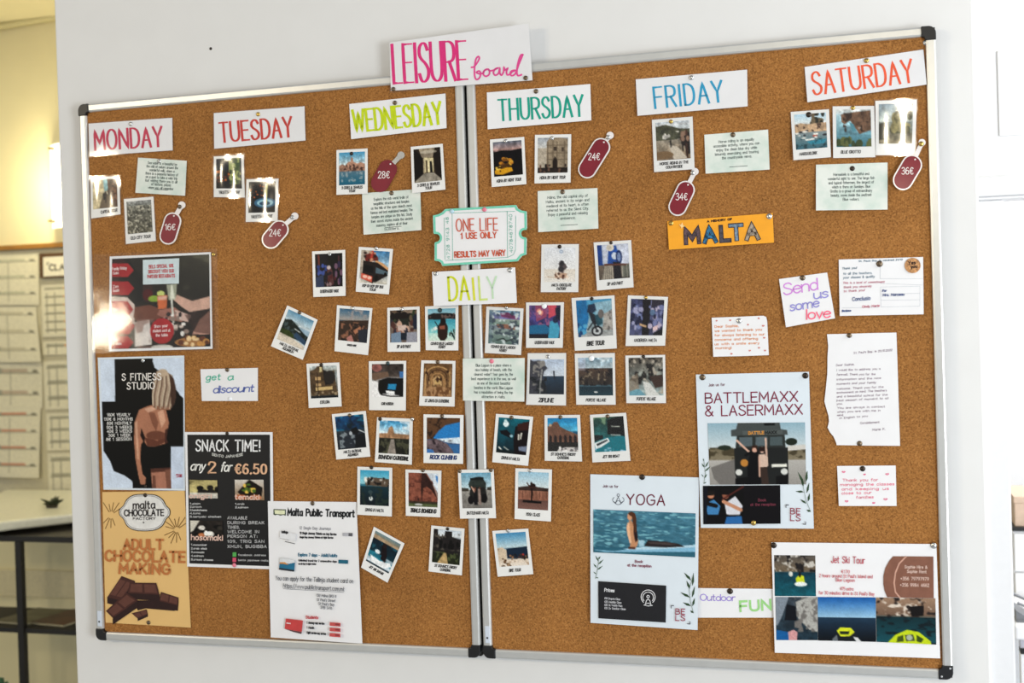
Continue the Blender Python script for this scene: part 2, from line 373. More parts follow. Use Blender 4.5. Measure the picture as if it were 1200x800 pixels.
# ---------------------------------------------------------------- painter for the printed pictures (colours of the print, one with film glare painted in)
def vnoise(w, h, sx, sy, seed):
    rs = np.random.RandomState(seed)
    g = rs.rand(int(sy) + 2, int(sx) + 2)
    ys = np.linspace(0, sy, h, endpoint=False); xs = np.linspace(0, sx, w, endpoint=False)
    yi = ys.astype(int); xi = xs.astype(int); fy = (ys - yi)[:, None]; fx = (xs - xi)[None, :]
    fy = fy * fy * (3 - 2 * fy); fx = fx * fx * (3 - 2 * fx)
    a = g[np.ix_(yi, xi)]; b = g[np.ix_(yi, xi + 1)]; c = g[np.ix_(yi + 1, xi)]; d = g[np.ix_(yi + 1, xi + 1)]
    return (a * (1 - fx) + b * fx) * (1 - fy) + (c * (1 - fx) + d * fx) * fy
class Pic:
    SS = 3
    def __init__(s, nx, ny, top=(200,200,200), bot=None):
        s.nx, s.ny = nx, ny
        s.w, s.h = nx * s.SS, ny * s.SS
        s.X, s.Y = np.meshgrid((np.arange(s.w) + .5) / s.w, (np.arange(s.h) + .5) / s.h)
        s.a = np.zeros((s.h, s.w, 3)); s.g(0, 1, top, bot or top)
    def g(s, y0, y1, c0, c1, x0=0, x1=1):
        m = (s.Y >= y0) & (s.Y < y1) & (s.X >= x0) & (s.X <= x1)
        t = np.clip((s.Y - y0) / max(y1 - y0, 1e-6), 0, 1)[..., None]
        c = np.array(c0, float) * (1 - t) + np.array(c1, float) * t
        s.a[m] = c[m]; return s
    def mix(s, m, col, al=1.0):
        m = m[..., None] * al
        s.a = s.a * (1 - m) + np.array(col, float) * m; return s
    def po(s, pts, col, al=1.0):
        ins = np.zeros(s.X.shape, bool); n = len(pts)
        for i in range(n):
            x0, y0 = pts[i]; x1, y1 = pts[(i + 1) % n]
            if y0 == y1: continue
            c = ((y0 > s.Y) != (y1 > s.Y)) & (s.X < (x1 - x0) * (s.Y - y0) / (y1 - y0) + x0)
            ins ^= c
        return s.mix(ins.astype(float), col, al)
    def el(s, x, y, rx, ry, col, al=1.0, soft=0.0):
        d = np.sqrt(((s.X - x) / rx) ** 2 + ((s.Y - y) / ry) ** 2)
        m = (d < 1).astype(float) if not soft else np.clip((1 - d) / soft, 0, 1)
        return s.mix(m, col, al)
    def ln(s, pts, wd, col, al=1.0):
        m = np.zeros(s.X.shape, bool); k = s.h / s.w
        for (x0, y0), (x1, y1) in zip(pts[:-1], pts[1:]):
            dx, dy = x1 - x0, (y1 - y0) * k
            t = np.clip(((s.X - x0) * dx + (s.Y - y0) * k * dy) / max(dx * dx + dy * dy, 1e-9), 0, 1)
            m |= ((s.X - x0 - t * dx) ** 2 + ((s.Y - y0) * k - t * dy) ** 2) < (wd / 2) ** 2
        return s.mix(m.astype(float), col, al)
    def nz(s, amp, sx, sy=None, seed=1, box=(0, 0, 1, 1)):
        sy = sy or sx
        n = (vnoise(s.w, s.h, sx, sy, seed) * .6 + vnoise(s.w, s.h, sx * 2.1, sy * 2.1, seed + 5) * .4 - .5) * 2 * amp
        m = (s.X >= box[0]) & (s.X <= box[2]) & (s.Y >= box[1]) & (s.Y <= box[3])
        s.a = s.a * (1 + np.where(m, n, 0)[..., None]); return s
    def tex(s, col, sx, sy, thr, seed=1, box=(0, 0, 1, 1), al=1.0, soft=.12):
        """patches of another colour where a noise passes a threshold"""
        n = vnoise(s.w, s.h, sx, sy, seed) * .65 + vnoise(s.w, s.h, sx * 2.3, sy * 2.3, seed + 9) * .35
        m = np.clip((n - thr) / soft, 0, 1)
        m = m * ((s.X >= box[0]) & (s.X <= box[2]) & (s.Y >= box[1]) & (s.Y <= box[3]))
        return s.mix(m, col, al)
    def sp(s, n, box, cols, r, seed=1, asp=1.0, al=1.0):
        rn = random.Random(seed)
        for i in range(n):
            s.el(rn.uniform(box[0], box[2]), rn.uniform(box[1], box[3]), r * rn.uniform(.6, 1.3), r * asp * rn.uniform(.6, 1.3), rn.choice(cols), al)
        return s
    def done(s):
        n = np.random.RandomState(s.nx + int(s.a.sum()) % 997).rand(s.ny, s.nx)[..., None].repeat(3, 2)
        s.a = (s.a - 118) * 1.16 + 108
        a = np.clip(s.a, 0, 255).reshape(s.ny, s.SS, s.nx, s.SS, 3).mean(axis=(1, 3)) / 255.0
        a = np.clip(a * (1 + (n - .5) * (.17 if s.nx < 60 else .08)), 0, 1); lm = a.mean(axis=2, keepdims=True); a = a * .88 + lm * .12
        return np.where(a <= 0.04045, a / 12.92, ((a + 0.055) / 1.055) ** 2.4)

# ---------------------------------------------------------------- sheets of paper pinned to the boards
def inv_bilin(q, x, y):
    (x0, y0), (x1, y1), (x2, y2), (x3, y3) = q
    s = t = 0.5
    for _ in range(6):
        fx = (1-s)*(1-t)*x0 + s*(1-t)*x1 + s*t*x2 + (1-s)*t*x3 - x
        fy = (1-s)*(1-t)*y0 + s*(1-t)*y1 + s*t*y2 + (1-s)*t*y3 - y
        a = (1-t)*(x1-x0) + t*(x2-x3); b = (1-s)*(x3-x0) + s*(x2-x1)
        c = (1-t)*(y1-y0) + t*(y2-y3); d = (1-s)*(y3-y0) + s*(y2-y1)
        D = a * d - b * c
        s -= (fx * d - fy * b) / D; t -= (fy * a - fx * c) / D
    return s, t
PXM = 590.0                                    # pixels per metre on the boards, for pen widths only
class Sheet:
    def __init__(s, name, label, cat, q, base=0.0012, lift=(.0008, .0008, .006, .006), bow=0.0, wave=0.0, ph=0.0, group=None,
                 mat=None, outline=None, nx=14, ny=14, part='sheet', th=0.0004, plane=None):
        plane = CORK if plane is None else plane
        s.q = q; s.base = base; s.lift = lift; s.bow = bow; s.wave = wave; s.ph = ph
        s.c = [at(p[0], p[1], plane - base - l) for p, l in zip(q, lift)]
        s.O = (s.c[0] + s.c[1] + s.c[2] + s.c[3]) / 4
        s.O = Vector((s.O.x, plane, s.O.z))
        s.root = empty(name, s.O, label, cat, group)
        s.layers = 0
        mat = mat or PAPER()
        if outline is None:
            vs = []; fs = []
            for k in (0, 1):
                for j in range(ny + 1):
                    for i in range(nx + 1): vs.append(s.P(i / nx, j / ny, -th * k))
            N = (nx + 1) * (ny + 1); I = lambda i, j: j * (nx + 1) + i
            for j in range(ny):
                for i in range(nx):
                    f = (I(i, j), I(i, j + 1), I(i + 1, j + 1), I(i + 1, j))
                    fs.append(f); fs.append(tuple(N + a for a in f[::-1]))
            rim = [I(i, 0) for i in range(nx)] + [I(nx, j) for j in range(ny)] + [I(i, ny) for i in range(nx, 0, -1)] + [I(0, j) for j in range(ny, 0, -1)]
            for a, b in zip(rim, rim[1:] + rim[:1]): fs.append((a, b, N + b, N + a))
            s.sheet = link_mesh(part, vs, fs, mat, s.root, True)
        else:
            s.sheet = s.slab(part, outline, mat, 0, th)
        s.sheet.data.update()
        s.paper = s.sheet
    def P(s, u, v, h=0.0):
        a, b, c, d = s.c
        p = a * ((1-u)*(1-v)) + b * (u*(1-v)) + c * (u*v) + d * ((1-u)*v)
        off = h - s.bow * (1 - (2*u - 1) ** 2) + s.wave * math.sin(u * 7 + s.ph) * math.sin(v * 3.1)
        return Vector((p.x, p.y - off, p.z)) - s.O
    def st(s, x, y): return inv_bilin(s.q, x, y)
    def pp(s, x, y, h=0.0):
        u, v = s.st(x, y); return s.P(u, v, h)
    def h(s):
        s.layers += 1
        return 0.00022 * s.layers + 0.0001
    def slab(s, name, pts, mat, h=0.0, th=0.0003, parent=None):
        """flat cut-out with thickness; pts in pixels"""
        n = len(pts)
        tri = tessellate_polygon([[Vector((x, y, 0)) for x, y in pts]])
        vs = [s.pp(x, y, h) for x, y in pts] + [s.pp(x, y, h - th) for x, y in pts]
        fs = [tuple(t) for t in tri] + [tuple(n + i for i in t[::-1]) for t in tri] + [(i, (i + 1) % n, n + (i + 1) % n, n + i) for i in range(n)]
        o = link_mesh(name, vs, fs, mat, parent or s.root)
        bm = bmesh.new(); bm.from_mesh(o.data); bmesh.ops.recalc_face_normals(bm, faces=bm.faces); bm.to_mesh(o.data); bm.free()
        return o
    def polys(s, name, polys, mat, label=None, h=None):
        """printed flat shapes, one mesh; each shape a list of pixels"""
        h = h if h is not None else s.h(); vs = []; fs = []
        for pts in polys:
            n = len(vs)
            vs += [s.pp(x, y, h) for x, y in pts]
            for t in tessellate_polygon([[Vector((x, y, 0)) for x, y in pts]]):
                a, b, c = (pts[i] for i in t)
                if (b[0]-a[0])*(c[1]-a[1]) - (b[1]-a[1])*(c[0]-a[0]) > 0: t = t[::-1]
                fs.append(tuple(n + i for i in t))
        o = link_mesh(name, vs, fs, mat, s.root)
        if label: o['label'] = label
        return o
    def picture(s, name, pic, q=None, box=None, mat=None, label=None, h=None):
        """a printed picture; q four pixel corners or box (u0,v0,u1,v1)"""
        a = pic.done(); ny, nx = a.shape[:2]; h = h if h is not None else s.h()
        if box: uq = [(box[0], box[1]), (box[2], box[1]), (box[2], box[3]), (box[0], box[3])]
        else: uq = [s.st(*p) for p in q]
        vs = []
        for j in range(ny):
            v = j / (ny - 1)
            for i in range(nx):
                u = i / (nx - 1)
                vs.append(s.P((1-u)*(1-v)*uq[0][0] + u*(1-v)*uq[1][0] + u*v*uq[2][0] + (1-u)*v*uq[3][0],
                              (1-u)*(1-v)*uq[0][1] + u*(1-v)*uq[1][1] + u*v*uq[2][1] + (1-u)*v*uq[3][1], h))
        fs = [(j*nx+i, (j+1)*nx+i, (j+1)*nx+i+1, j*nx+i+1) for j in range(ny-1) for i in range(nx-1)]
        o = link_mesh(name, vs, fs, mat or print_mat(), s.root, True)
        at_ = o.data.color_attributes.new('ink', 'FLOAT_COLOR', 'POINT')
        c = np.ones((nx * ny, 4), np.float32); c[:, :3] = a.reshape(-1, 3)
        at_.data.foreach_set('color', c.ravel())
        if label: o['label'] = label
        return o
    def text(s, name, lines, col, w=1.0, n=3, gap=2.0, contrast=0.0, slant=0.0, label=None, mat=None, jit=0.0, h=None, arch=0.0):
        """pen strokes; each line (text, x0, y0, x1, y1, height): baseline from x0,y0 to x1,y1 in pixels"""
        h = h if h is not None else s.h(); vs = []; fs = []
        rn = random.Random(len(lines) * 7 + len(lines[0][0]))
        for (tx, x0, y0, x1, y1, ht) in lines:
            sk, tw = strokes(tx, n, gap)
            d = Vector((x1 - x0, y1 - y0)); L = d.length; e = d / L; up = Vector((e.y, -e.x))
            kx = L / tw; ky = ht / 10.0
            for line in sk:
                jx = rn.uniform(-jit, jit); jy = rn.uniform(-jit, jit)
                pl = []
                for a, b in line:
                    xx = a * kx + slant * b * ky + jx; f = a * kx / L
                    yy = b * ky + jy + arch * 4 * f * (1 - f)
                    pl.append((xx, yy))
                Lr, Rr = ribbon(resample(pl, 5.0), w, contrast)
                k = len(vs)
                for a, b in zip(Lr, Rr):
                    for p in (a, b):
                        q = Vector((x0, y0)) + e * p.x + up * p.y
                        vs.append(s.pp(q.x, q.y, h))
                for i in range(len(Lr) - 1): fs.append((k + 2*i, k + 2*i + 1, k + 2*i + 3, k + 2*i + 2))
        o = link_mesh(name, vs, fs, mat or ink(col), s.root)
        if label: o['label'] = label
        return o
    def lines(s, name, polylines, col, w=1.0, label=None, mat=None, h=None):
        h = h if h is not None else s.h(); vs = []; fs = []
        for pl in polylines:
            Lr, Rr = ribbon(resample([(x, -y) for x, y in pl], 6.0), w, 0, 0.2)
            k = len(vs)
            for a, b in zip(Lr, Rr):
                for p in (a, b): vs.append(s.pp(p.x, -p.y, h))
            for i in range(len(Lr) - 1): fs.append((k + 2*i, k + 2*i + 1, k + 2*i + 3, k + 2*i + 2))
        o = link_mesh(name, vs, fs, mat or ink(col), s.root)
        if label: o['label'] = label
        return o
    def pouch(s, e=2.2, h=0.0011, amp=0.6, label='clear laminating film', ext=None):
        """the clear plastic pouch a sheet is laminated in, wider than the sheet by e pixels"""
        ex = ext or (e, e, e, e)      # left, top, right, bottom
        q = s.q; rn = random.Random(int(q[0][0]))
        wpx = math.dist(q[0], q[1]); hpx = math.dist(q[0], q[3])
        u0, v0, u1, v1 = -ex[0]/wpx, -ex[1]/hpx, 1 + ex[2]/wpx, 1 + ex[3]/hpx
        n = 12; vs = []; fs = []
        for k in (0, 1):
            for j in range(n + 1):
                for i in range(n + 1):
                    u = u0 + (u1-u0)*i/n; v = v0 + (v1-v0)*j/n
                    if i in (0, n): u += rn.uniform(-.25, .25) * amp / wpx
                    if j in (0, n): v += rn.uniform(-.25, .25) * amp / hpx
                    vs.append(s.P(u, v, h - k * 0.00008))
        N = (n + 1) ** 2; I = lambda i, j: j * (n + 1) + i
        for j in range(n):
            for i in range(n): fs.append((I(i, j), I(i, j+1), I(i+1, j+1), I(i+1, j)))
        o = link_mesh('laminate', vs[:N], fs, clear_mat(), s.root, True)
        o['label'] = label
        return o
# ---------------------------------------------------------------- the setting
def struct(o): o['kind'] = 'structure'; return o
WHITE = plain('white_wall_paint', (226, 225, 223), 0.7, vary=0.012, scale=14, bump=0.04)
WARM_LIT = plain('warm_lit_wall', (222, 212, 172), 0.75, vary=0.02, scale=6)  # white wall with the warm lamplight tint put into its colour
TRIM = plain('white_gloss_paint', (238, 238, 240), 0.4, vary=0.01)
XL, XR = at(63, 2, WALLY).x, at(1141, 2, WALLY).x
m = MB(); m.box((XL, WALLY, 0), (XR, WALLY + 0.16, 3.0)); struct(m.build('wall_front', WHITE, bevel=0.005, seg=3))
m = MB(); m.box((-4.5, -4.6, -0.02), (4.6, 3.6, 0)); struct(m.build('floor', plain('grey_floor_tile', (176, 180, 186), 0.4)))
m = MB(); m.box((-4.5, WALLY + 0.16, 3.0), (XR, 2.4, 3.04)); struct(m.build('ceiling', WARM_LIT))
m = MB(); m.box((-4.5, 2.3, 0), (1.6, 2.38, 3.0)); struct(m.build('wall_far', WARM_LIT))
m = MB(); m.box((-4.5, 2.285, 0.435), (1.6, 2.3, 0.556))
struct(m.build('trim_1', plain('beige_trunking', (205, 194, 158), 0.6), bevel=0.003))
# the doorway on the right
YC = 0.9
hz0, hz1 = at(1150, 232, YC).z, at(1150, 209, YC).z
jx0, jx1 = at(1148, 400, YC).x, at(1179, 400, YC).x
m = MB(); m.prism([(XR - 0.25, 0), (jx0 + 0.02, 0), (jx0 + 0.02, hz0), (4.2, hz0), (4.2, 3.0), (XR - 0.25, 3.0)], 'y', YC, YC + 0.14); struct(m.build('wall_right', TRIM))
m = MB(); m.box((jx0 - 0.012, YC - 0.035, hz0), (3.2, YC, hz1)); m.box((jx0 - 0.006, YC - 0.028, hz0 - 0.008), (3.2, YC, hz0))
struct(m.build('trim_2', TRIM, bevel=0.006, seg=3))
m = MB(); m.box((jx0 + 0.004, YC - 0.02, 0), (jx1, YC + 0.14, hz0 - 0.008)); m.box((jx0 - 0.004, YC - 0.026, 0), (jx0 + 0.006, YC, hz0 - 0.008))
struct(m.build('trim_3', TRIM, bevel=0.004))
p0 = at(1168, 60, YC); p1 = at(1170, 160, YC)
m = MB(); m.box((p0.x, YC - 0.004, p1.z), (p0.x + 0.5, YC, p0.z))
struct(m.build('trim_4', TRIM, bevel=0.003))
m = MB(); m.box((1.7, 2.9, 0), (4.4, 2.96, 3.0)); struct(m.build('wall_back', TRIM))

# ---------------------------------------------------------------- the two cork boards
ALU = plain('brushed_aluminium', (206, 206, 203), 0.34, metal=0.5, vary=0.03, scale=40)
BLK = plain('black_plastic', (14, 15, 18), 0.42, vary=0.1)
CORKM = cork_mat()
SCREW = plain('bright_screw', (210, 210, 212), 0.3, metal=0.8)
CLIP = plain('pale_grey_clip', (206, 214, 226), 0.45)
BW, FW, CP = 0.9045, 0.0185, 0.026
def cork_board(x0, label, clip_at):
    x1 = x0 + BW; z0, z1 = 0.9, 2.1
    o = Vector((x0 + BW / 2, WALLY, z0))
    r = empty('cork_board', o, label, 'notice board', 'pair of cork boards')
    m = MB(); m.box((x0 + 0.01, CORK, z0 + 0.01), (x1 - 0.01, 0.0095, z1 - 0.01)); m.build('cork_panel', CORKM, r)
    m = MB(); m.box((x0 + 0.0012, 0.0098, z0 + 0.0012), (x1 - 0.0012, WALLY, z1 - 0.0012)); m.build('backing_board', plain('seam_shade_dark', (30, 28, 26), 0.8), r)  # backing coloured near black so the seam gap looks deeply shaded
    for k in r.children:
        for v in k.data.vertices: v.co -= o
    prof = [(0, 0.009), (0, 0.004), (0.0012, 0.0012), (0.004, 0.0), (0.0145, 0.0), (0.0175, 0.0014), (FW, 0.004), (FW, WALLY)]
    for side in ('b', 't', 'l', 'r'):
        m = MB()
        if side == 'b': m.prism([(y, z0 + w) for w, y in prof], 'x', x0 + CP, x1 - CP)
        if side == 't': m.prism([(y, z1 - w) for w, y in prof], 'x', x0 + CP, x1 - CP)
        if side == 'l': m.prism([(x0 + w, y) for w, y in prof], 'z', z0 + CP, z1 - CP)
        if side == 'r': m.prism([(x1 - w, y) for w, y in prof], 'z', z0 + CP, z1 - CP)
        m.v = [v - o for v in m.v]; m.build('frame_rail', ALU, r)
    for sx in (0, 1):
        for sz in (0, 1):
            R = 0.014; pts = []
            for k in range(9):
                a = math.pi + k * math.pi / 16
                pts.append((R + R * math.cos(a), R + R * math.sin(a)))
            T = FW + 0.001
            pts += [(CP, 0), (CP, T), (T + 0.004, T), (T + 0.001, T + 0.001), (T, T + 0.004), (T, CP), (0, CP)]
            P = []
            for a, b in pts: P.append(((x0 + a) if not sx else (x1 - a), (z0 + b) if not sz else (z1 - b)))
            m = MB(); m.prism(P, 'y', -0.0022, WALLY); m.v = [v - o for v in m.v]
            c = m.build('corner_cap', BLK, r, bevel=0.0015)
            if sx and not sz and x0 > 0.5:
                for a, b in ((0.0055, 0.0215), (0.0205, 0.006)):
                    m = MB(); m.lathe([(0.002, -0.002), (0.0018, 0.0006), (0.0004, 0.0009)], (0, -1, 0), (x1 - a, -0.0022, z0 + b), 12)
                    m.v = [v - o for v in m.v]; m.build('screw', SCREW, c)
    if clip_at:
        m = MB(); m.box((x0 + 0.005, -0.0014, z0 + 0.031), (x0 + 0.0155, 0.002, z0 + 0.066)); m.v = [v - o for v in m.v]
        c = m.build('mounting_clip', CLIP, r, bevel=0.0012)
        m = MB(); m.lathe([(0.0021, -0.001), (0.0021, 0.0003), (0.001, 0.0005)], (0, -1, 0), (x0 + 0.010, -0.0014, z0 + 0.042), 12)
        m.v = [v - o for v in m.v]; k = m.build('screw', BLK, c); k['label'] = 'black screw head'
    return r
cork_board(0.0, 'aluminium framed cork board on the left, from MONDAY to WEDNESDAY', True)
cork_board(1.815 - BW, 'aluminium framed cork board on the right, from THURSDAY to SATURDAY', True)

# a screw hole left in the wall above the boards
p = at(247, 57, WALLY)
m = MB(); m.lathe([(0.0032, -0.004), (0.0032, 0.0008), (0.0022, 0.0012)], (0, -1, 0), p, 14)
tag(m.build('wall_plug', plain('dark_wall_plug', (40, 34, 30), 0.7)), 'small dark wall plug in the white wall above the left cork board', 'wall plug')

# ---------------------------------------------------------------- the room seen past the wall's left end
DBR = plain('dark_brown_wood', (84, 56, 22), 0.5, vary=0.15, scale=20)
NB = 2.272
a = at(-60, 293, NB); b = at(150, 285, NB); zt = at(35, 292, NB).z; zb = at(35, 596, NB).z
nb = empty('notice_board', (b.x, NB, zb), 'brown framed notice board of timetables on the cream far wall', 'notice board')
o = Vector((b.x, NB, zb))
m = MB(); m.box((a.x, NB, zb), (b.x + 0.1, 2.3, zt)); m.v = [v - o for v in m.v]; m.build('backing', plain('pale_felt', (196, 188, 160), 0.9), nb)
for q in ((a.x, zt, b.x + 0.1, zt + 0.022), (a.x, zb - 0.022, b.x + 0.1, zb)):
    m = MB(); m.box((q[0], NB - 0.016, q[1]), (q[2], 2.3, q[3])); m.v = [v - o for v in m.v]; m.build('frame_rail', plain('golden_brown_wood', (150, 104, 36), 0.5, vary=0.15, scale=20), nb, bevel=0.003)
def timetable(label, q, rows, tint, lift=(0, 0, .004, .004)):
    s = Sheet('timetable_sheet', label, 'timetable', q, base=0.002, lift=lift, plane=NB, group='timetables on the far notice board', mat=plain('cream_paper', (214, 208, 184), 0.7, vary=0.02))
    c = Pic(60, 20 + rows * 14, (214, 208, 184))
    for k in range(rows):
        f, g = (k + .2) / rows, (k + .42) / rows
        c.po([(.05, f), (.36, f), (.36, g), (.05, g)], (150, 147, 130), .75).po([(.36, f + .04 / rows), (.78, f + .04 / rows), (.78, g - .05 / rows), (.36, g - .05 / rows)], tint, .85)
        c.ln([(.04, g), (.96, g)], .016, (128, 124, 108)).po([(.86, f + .08 / rows), (.94, f + .08 / rows), (.94, g - .03 / rows), (.86, g - .03 / rows)], (130, 126, 110))
    for u in (.08, .22, .5): c.ln([(u, .14), (u, .95)], .014, (150, 146, 128))
    s.picture('printed_table', c, box=(.02, .03, .98, .97), mat=print_mat(0.0))
    return s
timetable('top timetable in the left column of the notice board', [(-26, 300), (45, 296.5), (46, 357), (-25, 358)], 3, (176, 176, 152))
timetable('second timetable down the left column, with a curled right edge', [(-26, 359), (42, 359), (48, 424), (-25, 425)], 3, (186, 178, 152), (0, 0, .02, .004))
timetable('third timetable down the left column of the notice board', [(-24, 425.5), (49, 425), (50, 478), (-24, 478)], 2, (180, 160, 140))
timetable('lowest timetable in the left column, hanging loose with reddish entries', [(-24, 477), (47.5, 476), (45.5, 560), (-24, 558.5)], 4, (196, 130, 104), (.004, .004, .02, .02))
timetable('timetable of orange rows below the CLA sign', [(48, 334), (118, 330), (120, 393), (50, 395)], 6, (214, 150, 104))
timetable('short strip timetable below the orange rows', [(50, 400), (120, 398), (120, 414), (50.5, 416)], 1, (214, 150, 104))
timetable('greyish timetable beside the third sheet of the left column', [(50.5, 423), (121, 420), (123, 478), (53, 480)], 3, (150, 160, 156))
timetable('greyish timetable beside the loose hanging sheet', [(54, 484), (123, 482), (125, 526), (55, 528)], 3, (146, 158, 150))
timetable('lowest timetable in the right column, just above the white counter', [(55.5, 531), (125, 529), (127, 588), (57, 590)], 3, (150, 160, 150))
cs = Sheet('wooden_sign', 'brown framed white sign reading CLA, cut off by the wall end', 'sign', [(46, 297), (130, 293.5), (131, 322), (47, 326)], base=0.0135, lift=(0, 0, 0, 0), plane=NB, mat=DBR, part='frame', th=0.01)
cs.polys('sign_face', [[(50.5, 301.5), (126, 297), (126, 319.5), (51, 324)]], plain('sign_white', (222, 216, 196), 0.6))
cs.text('lettering', [('CLA', 58.5, 317, 76, 316, 7)], (44, 40, 34), 1.4)
cs.lines('corner_mark', [[(55.5, 311), (55.5, 308), (58, 307.8)]], (70, 64, 56), 1.0)
# glowing wall lamp
q0 = at(53, 170, 2.22); q1 = at(100, 265, 2.22)
wl = empty('wall_lamp', ((q0.x + q1.x) / 2, 2.3, q1.z), 'frosted glass wall lamp glowing on the cream wall above the notice board', 'lamp')
o = wl.location.copy()
m = MB(); n = 8
pr = []
for k in range(n + 1):
    t = k / n; pr.append((q0.x + (q1.x - q0.x) * t, 2.22 + 0.03 - 0.05 * math.sin(math.pi * t)))
prf = pr + [(x, y + 0.004) for x, y in pr[::-1]]
m.prism(prf, 'z', q1.z, q0.z); m.v = [v - o for v in m.v]
gm, nt, bs = new_mat('lit_frosted_glass'); bs.inputs['Base Color'].default_value = (0.9, 0.88, 0.8, 1)
bs.inputs['Emission Color'].default_value = (1.0, 0.92, 0.68, 1); bs.inputs['Emission Strength'].default_value = 1.3
m.build('lamp_shade', gm, wl, smooth=False)
m = MB(); m.box((q0.x + 0.05, 2.26, q1.z + 0.08), (q1.x - 0.05, 2.3, q0.z - 0.08)); m.v = [v - o for v in m.v]; m.build('back_plate', SCREW, wl)
BR = plain('dull_brass', (120, 104, 50), 0.4, metal=0.6)
for py in (174, 259):
    c = at(60.5, py, 2.205); m = MB(); m.box((c.x - 0.009, 2.19, c.z - 0.005), (c.x + 0.009, 2.26, c.z + 0.005)); m.v = [v - o for v in m.v]; m.build('clip', BR, wl, bevel=0.002)
l = bpy.data.lights.new('wall_lamp_bulb', 'POINT'); l.energy = 11; l.color = (1.0, 0.88, 0.56); l.shadow_soft_size = 0.06
lo = bpy.data.objects.new('wall_lamp_bulb', l); COL.objects.link(lo); lo.location = ((q0.x + q1.x) / 2 , 2.12, (q0.z + q1.z) / 2)
l = bpy.data.lights.new('corridor_ceiling_lamp', 'AREA'); l.shape = 'DISK'; l.size = 0.4; l.energy = 12; l.color = (1.0, 0.90, 0.58)
lo = bpy.data.objects.new('corridor_ceiling_lamp', l); COL.objects.link(lo); lo.location = (-2.0, 0.9, 2.95)
# pipes along the top of the far wall
m = MB(); a = at(-40, 37, 2.25); b = at(110, 12, 2.25); m.tube([a, b], 0.014, 10)
tag(m.build('pipe', plain('painted_pipe', (196, 186, 140), 0.5), loc=a), 'thin cream pipe running along the top of the far wall', 'pipe')
m = MB(); a = at(-40, 30, 2.27); b = at(110, 9, 2.27); m.tube([a, b], 0.008, 8)
tag(m.build('cable', plain('grey_cable', (104, 96, 66), 0.6), loc=a), 'dark cable just above the cream pipe on the far wall', 'cable')
# white counter
f0 = at(-40, 614.5, 1.25)
def edge_at(px, py, z):
    d = ROT @ Vector(((px - 600) / FPX, -(py - 400) / FPX, -1.0)); return CAM + d * ((z - CAM.z) / d.z)
f0 = edge_at(0, 611, 0.925); f1 = edge_at(81, 602, 0.925); dv = (f1 - f0)
g0 = f0 - dv * 1.0; g1 = f1 + dv * 0.9
pb0 = Vector((g0.x - 0.5, 2.24, 0.925)); pb1 = Vector((g1.x + 0.15, 2.24, 0.925))
g1.y = min(g1.y, 2.2)
m = MB(); m.prism([(g0.x, g0.y), (g1.x, g1.y), (pb1.x, pb1.y), (pb0.x, pb0.y)], 'z', 0.925 - 0.037, 0.925)
tag(m.build('counter', plain('white_counter', (222, 220, 200), 0.35, coat=0.2), loc=(g0.x, g0.y, 0.888), bevel=0.010, seg=4), 'thick white countertop with a rounded edge above the black shelf', 'counter')
# black shelf unit
SB = plain('black_steel', (22, 20, 18), 0.5)
YS = 1.42
sz = at(40, 631, YS).z; s2 = at(40, 738, YS).z; pxm = at(25, 700, YS).x
su = empty('shelf_unit', (pxm, YS, 0), 'black metal shelf unit standing under the white counter', 'shelf'); o = Vector((pxm, YS, 0))
X0, X1, Y1 = pxm - 0.62, pxm + 0.75, YS + 0.30
def sub(name, a, b, mt, bev=0.002):
    m = MB(); m.box(a, b); m.v = [v - o for v in m.v]; return m.build(name, mt, su, bevel=bev)
sub('top_rail', (X0, YS - 0.012, sz - 0.011), (X1, YS + 0.012, sz + 0.011), SB)
sub('top_rail', (X0, Y1 - 0.012, sz - 0.011), (X1, Y1 + 0.012, sz + 0.011), SB)
sub('shade_panel', (X0, YS + 0.012, sz - 0.006), (X1, Y1 - 0.012, sz + 0.004), plain('gap_shade_grey', (62, 58, 50), 0.6))  # dark panel added to stand for the shade between counter and rail
for x in (X0, pxm, X1):
    for y in (YS, Y1):
        if x == pxm and y == Y1: continue
        sub('post', (x - 0.013, y - 0.012, 0), (x + 0.013, y + 0.012, sz - 0.011), SB)
sub('shelf_board', (X0, YS - 0.005, s2 - 0.012), (X1, Y1, s2 + 0.006), SB)
for j, (px, lab, col, col2) in enumerate(((28, 'greenish grey magazine lying on the black shelf', (104, 98, 66), (136, 128, 92)), (70, 'reddish brown magazine lying beside the greenish one on the shelf', (96, 58, 34), (120, 80, 52)))):
    c = at(px, 725, YS + 0.10); zz = s2 + 0.0065
    t = empty('magazine', (c.x, YS + 0.16, zz), lab, 'magazine', 'magazines on the black shelf')
    m = MB(); m.box((-0.078, -0.115, 0), (0.078, 0.100, 0.007)); k = m.build('pages', plain('magazine_pages', (190, 182, 150), 0.7), t)
    m = MB(); m.box((-0.080, -0.117, 0.007), (0.080, 0.102, 0.0085)); k2 = m.build('cover', plain('cover_%d' % j, col, 0.35, vary=0.5, scale=14), t)
    t.rotation_euler = (0, 0, -0.12)
